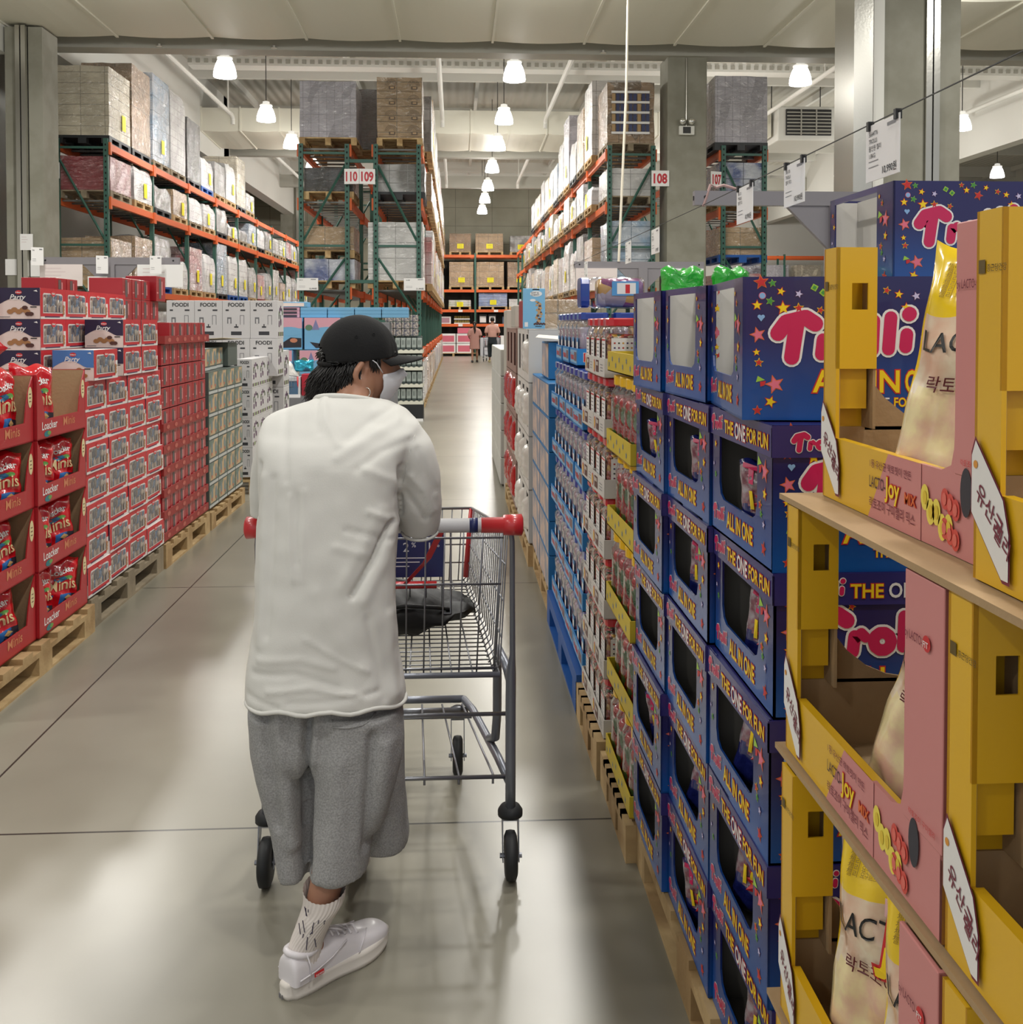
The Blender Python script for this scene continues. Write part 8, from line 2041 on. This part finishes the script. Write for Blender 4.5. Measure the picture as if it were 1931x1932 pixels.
# ---------------------------------------------------------------- two shoppers far down the aisle
def walker(label, x, y, H, top, topm, skirt, hairlen, lo, shoe, stride):
    t = thing('person', label, 'person', (x, y, 0)); k = H / 1.75
    V2 = []; E2 = []; R2 = []
    def ad(p, r, par=None):
        V2.append(tuple(c * k for c in p)); R2.append(tuple(q * k for q in r) if isinstance(r, tuple) else r * k)
        if par is not None: E2.append((par, len(V2) - 1))
        return len(V2) - 1
    pv = ad((0, 0, 0.93), (0.13, 0.10)); a1 = ad((0, 0, 1.1), (0.125, 0.09), pv); a2 = ad((0, 0.01, 1.32), (0.15, 0.09), a1); a3 = ad((0, 0.02, 1.42), (0.09, 0.07), a2); n1 = ad((0, 0.03, 1.5), 0.05, a3)
    h1 = ad((0, 0.035, 1.60), (0.072, 0.085), n1); h2 = ad((0, 0.04, 1.68), (0.068, 0.08), h1)
    for s in (-1, 1):
        q = ad((s * 0.18, 0.02, 1.40), 0.05, a3); q = ad((s * 0.23, 0.0, 1.22), 0.043, q); q = ad((s * 0.25, 0.02, 1.10), 0.038, q); q = ad((s * 0.22, 0.16, 1.02), 0.03, q); q2 = ad((s * 0.20, 0.24, 1.0), (0.03, 0.02), q)
        for f_ in range(4): ad((s * (0.17 + 0.02 * f_), 0.31, 0.99), 0.009, q2)
        ad((s * 0.16, 0.27, 1.0), 0.010, q2)
        st = stride * s
        q = ad((s * 0.09, 0, 0.85), 0.085, pv); q = ad((s * 0.10, st * 0.35, 0.50), 0.058, q); q = ad((s * 0.10, st * 0.2 - 0.05 * (st < 0), 0.28), 0.05, q); q = ad((s * 0.10, st * 0.9 - 0.05 * (st < 0), 0.09), 0.034, q); ad((s * 0.11, st * 0.9 + 0.1, 0.04), 0.032, q)
    mb = MB(); vs, fs = skin_mesh(V2, E2, R2, 2, 0); mb.add(vs, fs, SKIN); to_obj(remesh(mb, 0.018, 2), 'body', SKIN, t)
    mb = MB(); z0 = lo * k
    loft(spline_rings([((0, 0, z0), 0.20 if skirt else 0.175, 0.14, 2.3, 0, 0), ((0, 0, (lo + 0.2) * k), 0.19 if skirt else 0.17, 0.135, 2.4, 0, 0), ((0, 0, 1.2 * k), 0.175, 0.125, 2.5, 0, 0), ((0, 0.01, 1.38 * k), 0.19, 0.12, 2.6, 0, 0), ((0, 0.02, 1.46 * k), 0.10, 0.09, 2.2, 0, 0)], 4), mb, topm)
    for s in (-1, 1): loft(spline_rings([((s * 0.15 * k, 0.02, 1.42 * k), 0.07, 0.08, 2, 0, 0), ((s * 0.22 * k, 0.0, 1.28 * k), 0.07, 0.08, 2, 0, 0), ((s * 0.245 * k, 0.0, 1.14 * k), 0.07, 0.08, 2, 0, 0)], 4), mb, topm)
    me = remesh(mb, 0.018, 2); to_obj(me, top, topm, t)
    if not skirt:
        mb = MB(); loft(spline_rings([((0, 0, 0.72 * k), 0.17, 0.125, 2.4, 0, 0), ((0, 0, 1.02 * k), 0.165, 0.125, 2.4, 0, 0)], 4), mb, DKT := mat('dark_teal_cloth', (34, 44, 50), 0.9))
        for s in (-1, 1): st = stride * s; loft(spline_rings([((s * 0.09, 0, 0.85 * k), 0.095, 0.11, 2.2, 0, 0), ((s * 0.10, st * 0.3, 0.56 * k), 0.09, 0.10, 2.2, 0, 0), ((s * 0.10, st * 0.32, 0.2 * k), 0.065, 0.075, 2.2, 0, 0)], 4), mb, DKT)
        to_obj(remesh(mb, 0.018, 2), 'trousers', DKT, t)
    mb = MB(); vs = []; fs = []; NU, NV = 20, 12
    for j in range(NV + 1):
        for i in range(NU):
            a = 2 * pi * i / NU; p = radians(125) * j / NV; vs.append((0.086 * k * sin(a) * sin(p), 0.03 - 0.096 * k * cos(a) * sin(p) * (1 if cos(a) > 0 else 0.55), 1.655 * k + 0.105 * k * cos(p)))
    for j in range(NV):
        for i in range(NU): fs.append((j * NU + i, (j + 1) * NU + i, (j + 1) * NU + (i + 1) % NU, j * NU + (i + 1) % NU))
    mb.add(vs, fs, HAIR)
    if hairlen: mb.tube([(0.0, -0.07, 1.66 * k), (-0.01, -0.12, 1.55 * k), (0.01, -0.14, 1.35 * k), (0.0, -0.13, 1.22 * k)], [0.03, 0.045, 0.04, 0.008], HAIR, 10)
    mb.build('hair', t, True)
    for s in (-1, 1):
        st = stride * s; y0 = st * 0.9 * k - 0.05 * (st < 0); mb = MB(); loft(spline_rings([((s * 0.10 * k, y0 - 0.05, 0.03), 0.035, 0.03, 2.2, 1.4, 0), ((s * 0.105 * k, y0 + 0.02, 0.05), 0.045, 0.05, 2.2, 1.4, 0), ((s * 0.11 * k, y0 + 0.12, 0.035), 0.045, 0.034, 2.2, 1.4, 0), ((s * 0.11 * k, y0 + 0.18, 0.025), 0.02, 0.02, 2.2, 1.4, 0)], 4), mb, shoe); mb.build('shoe', t, True)
    return t
DRESS = mat('dusty_rose_cloth', (186, 142, 132), 0.9); TOPM = mat('pale_rose_cloth', (202, 158, 144), 0.9)
walker('person in a knee length dusty pink dress with a dark ponytail walking away', 0.74, 39.9, 1.60, 'dress', DRESS, True, True, 0.56, mat('black_shoe', (26, 26, 28), 0.5), 0.2)
walker('person in a pale pink shirt and dark trousers pushing a distant cart', 1.43, 39.9, 1.76, 'shirt', TOPM, False, False, 0.97, mat('pale_yellow_shoe', (206, 196, 140), 0.6), -0.26)
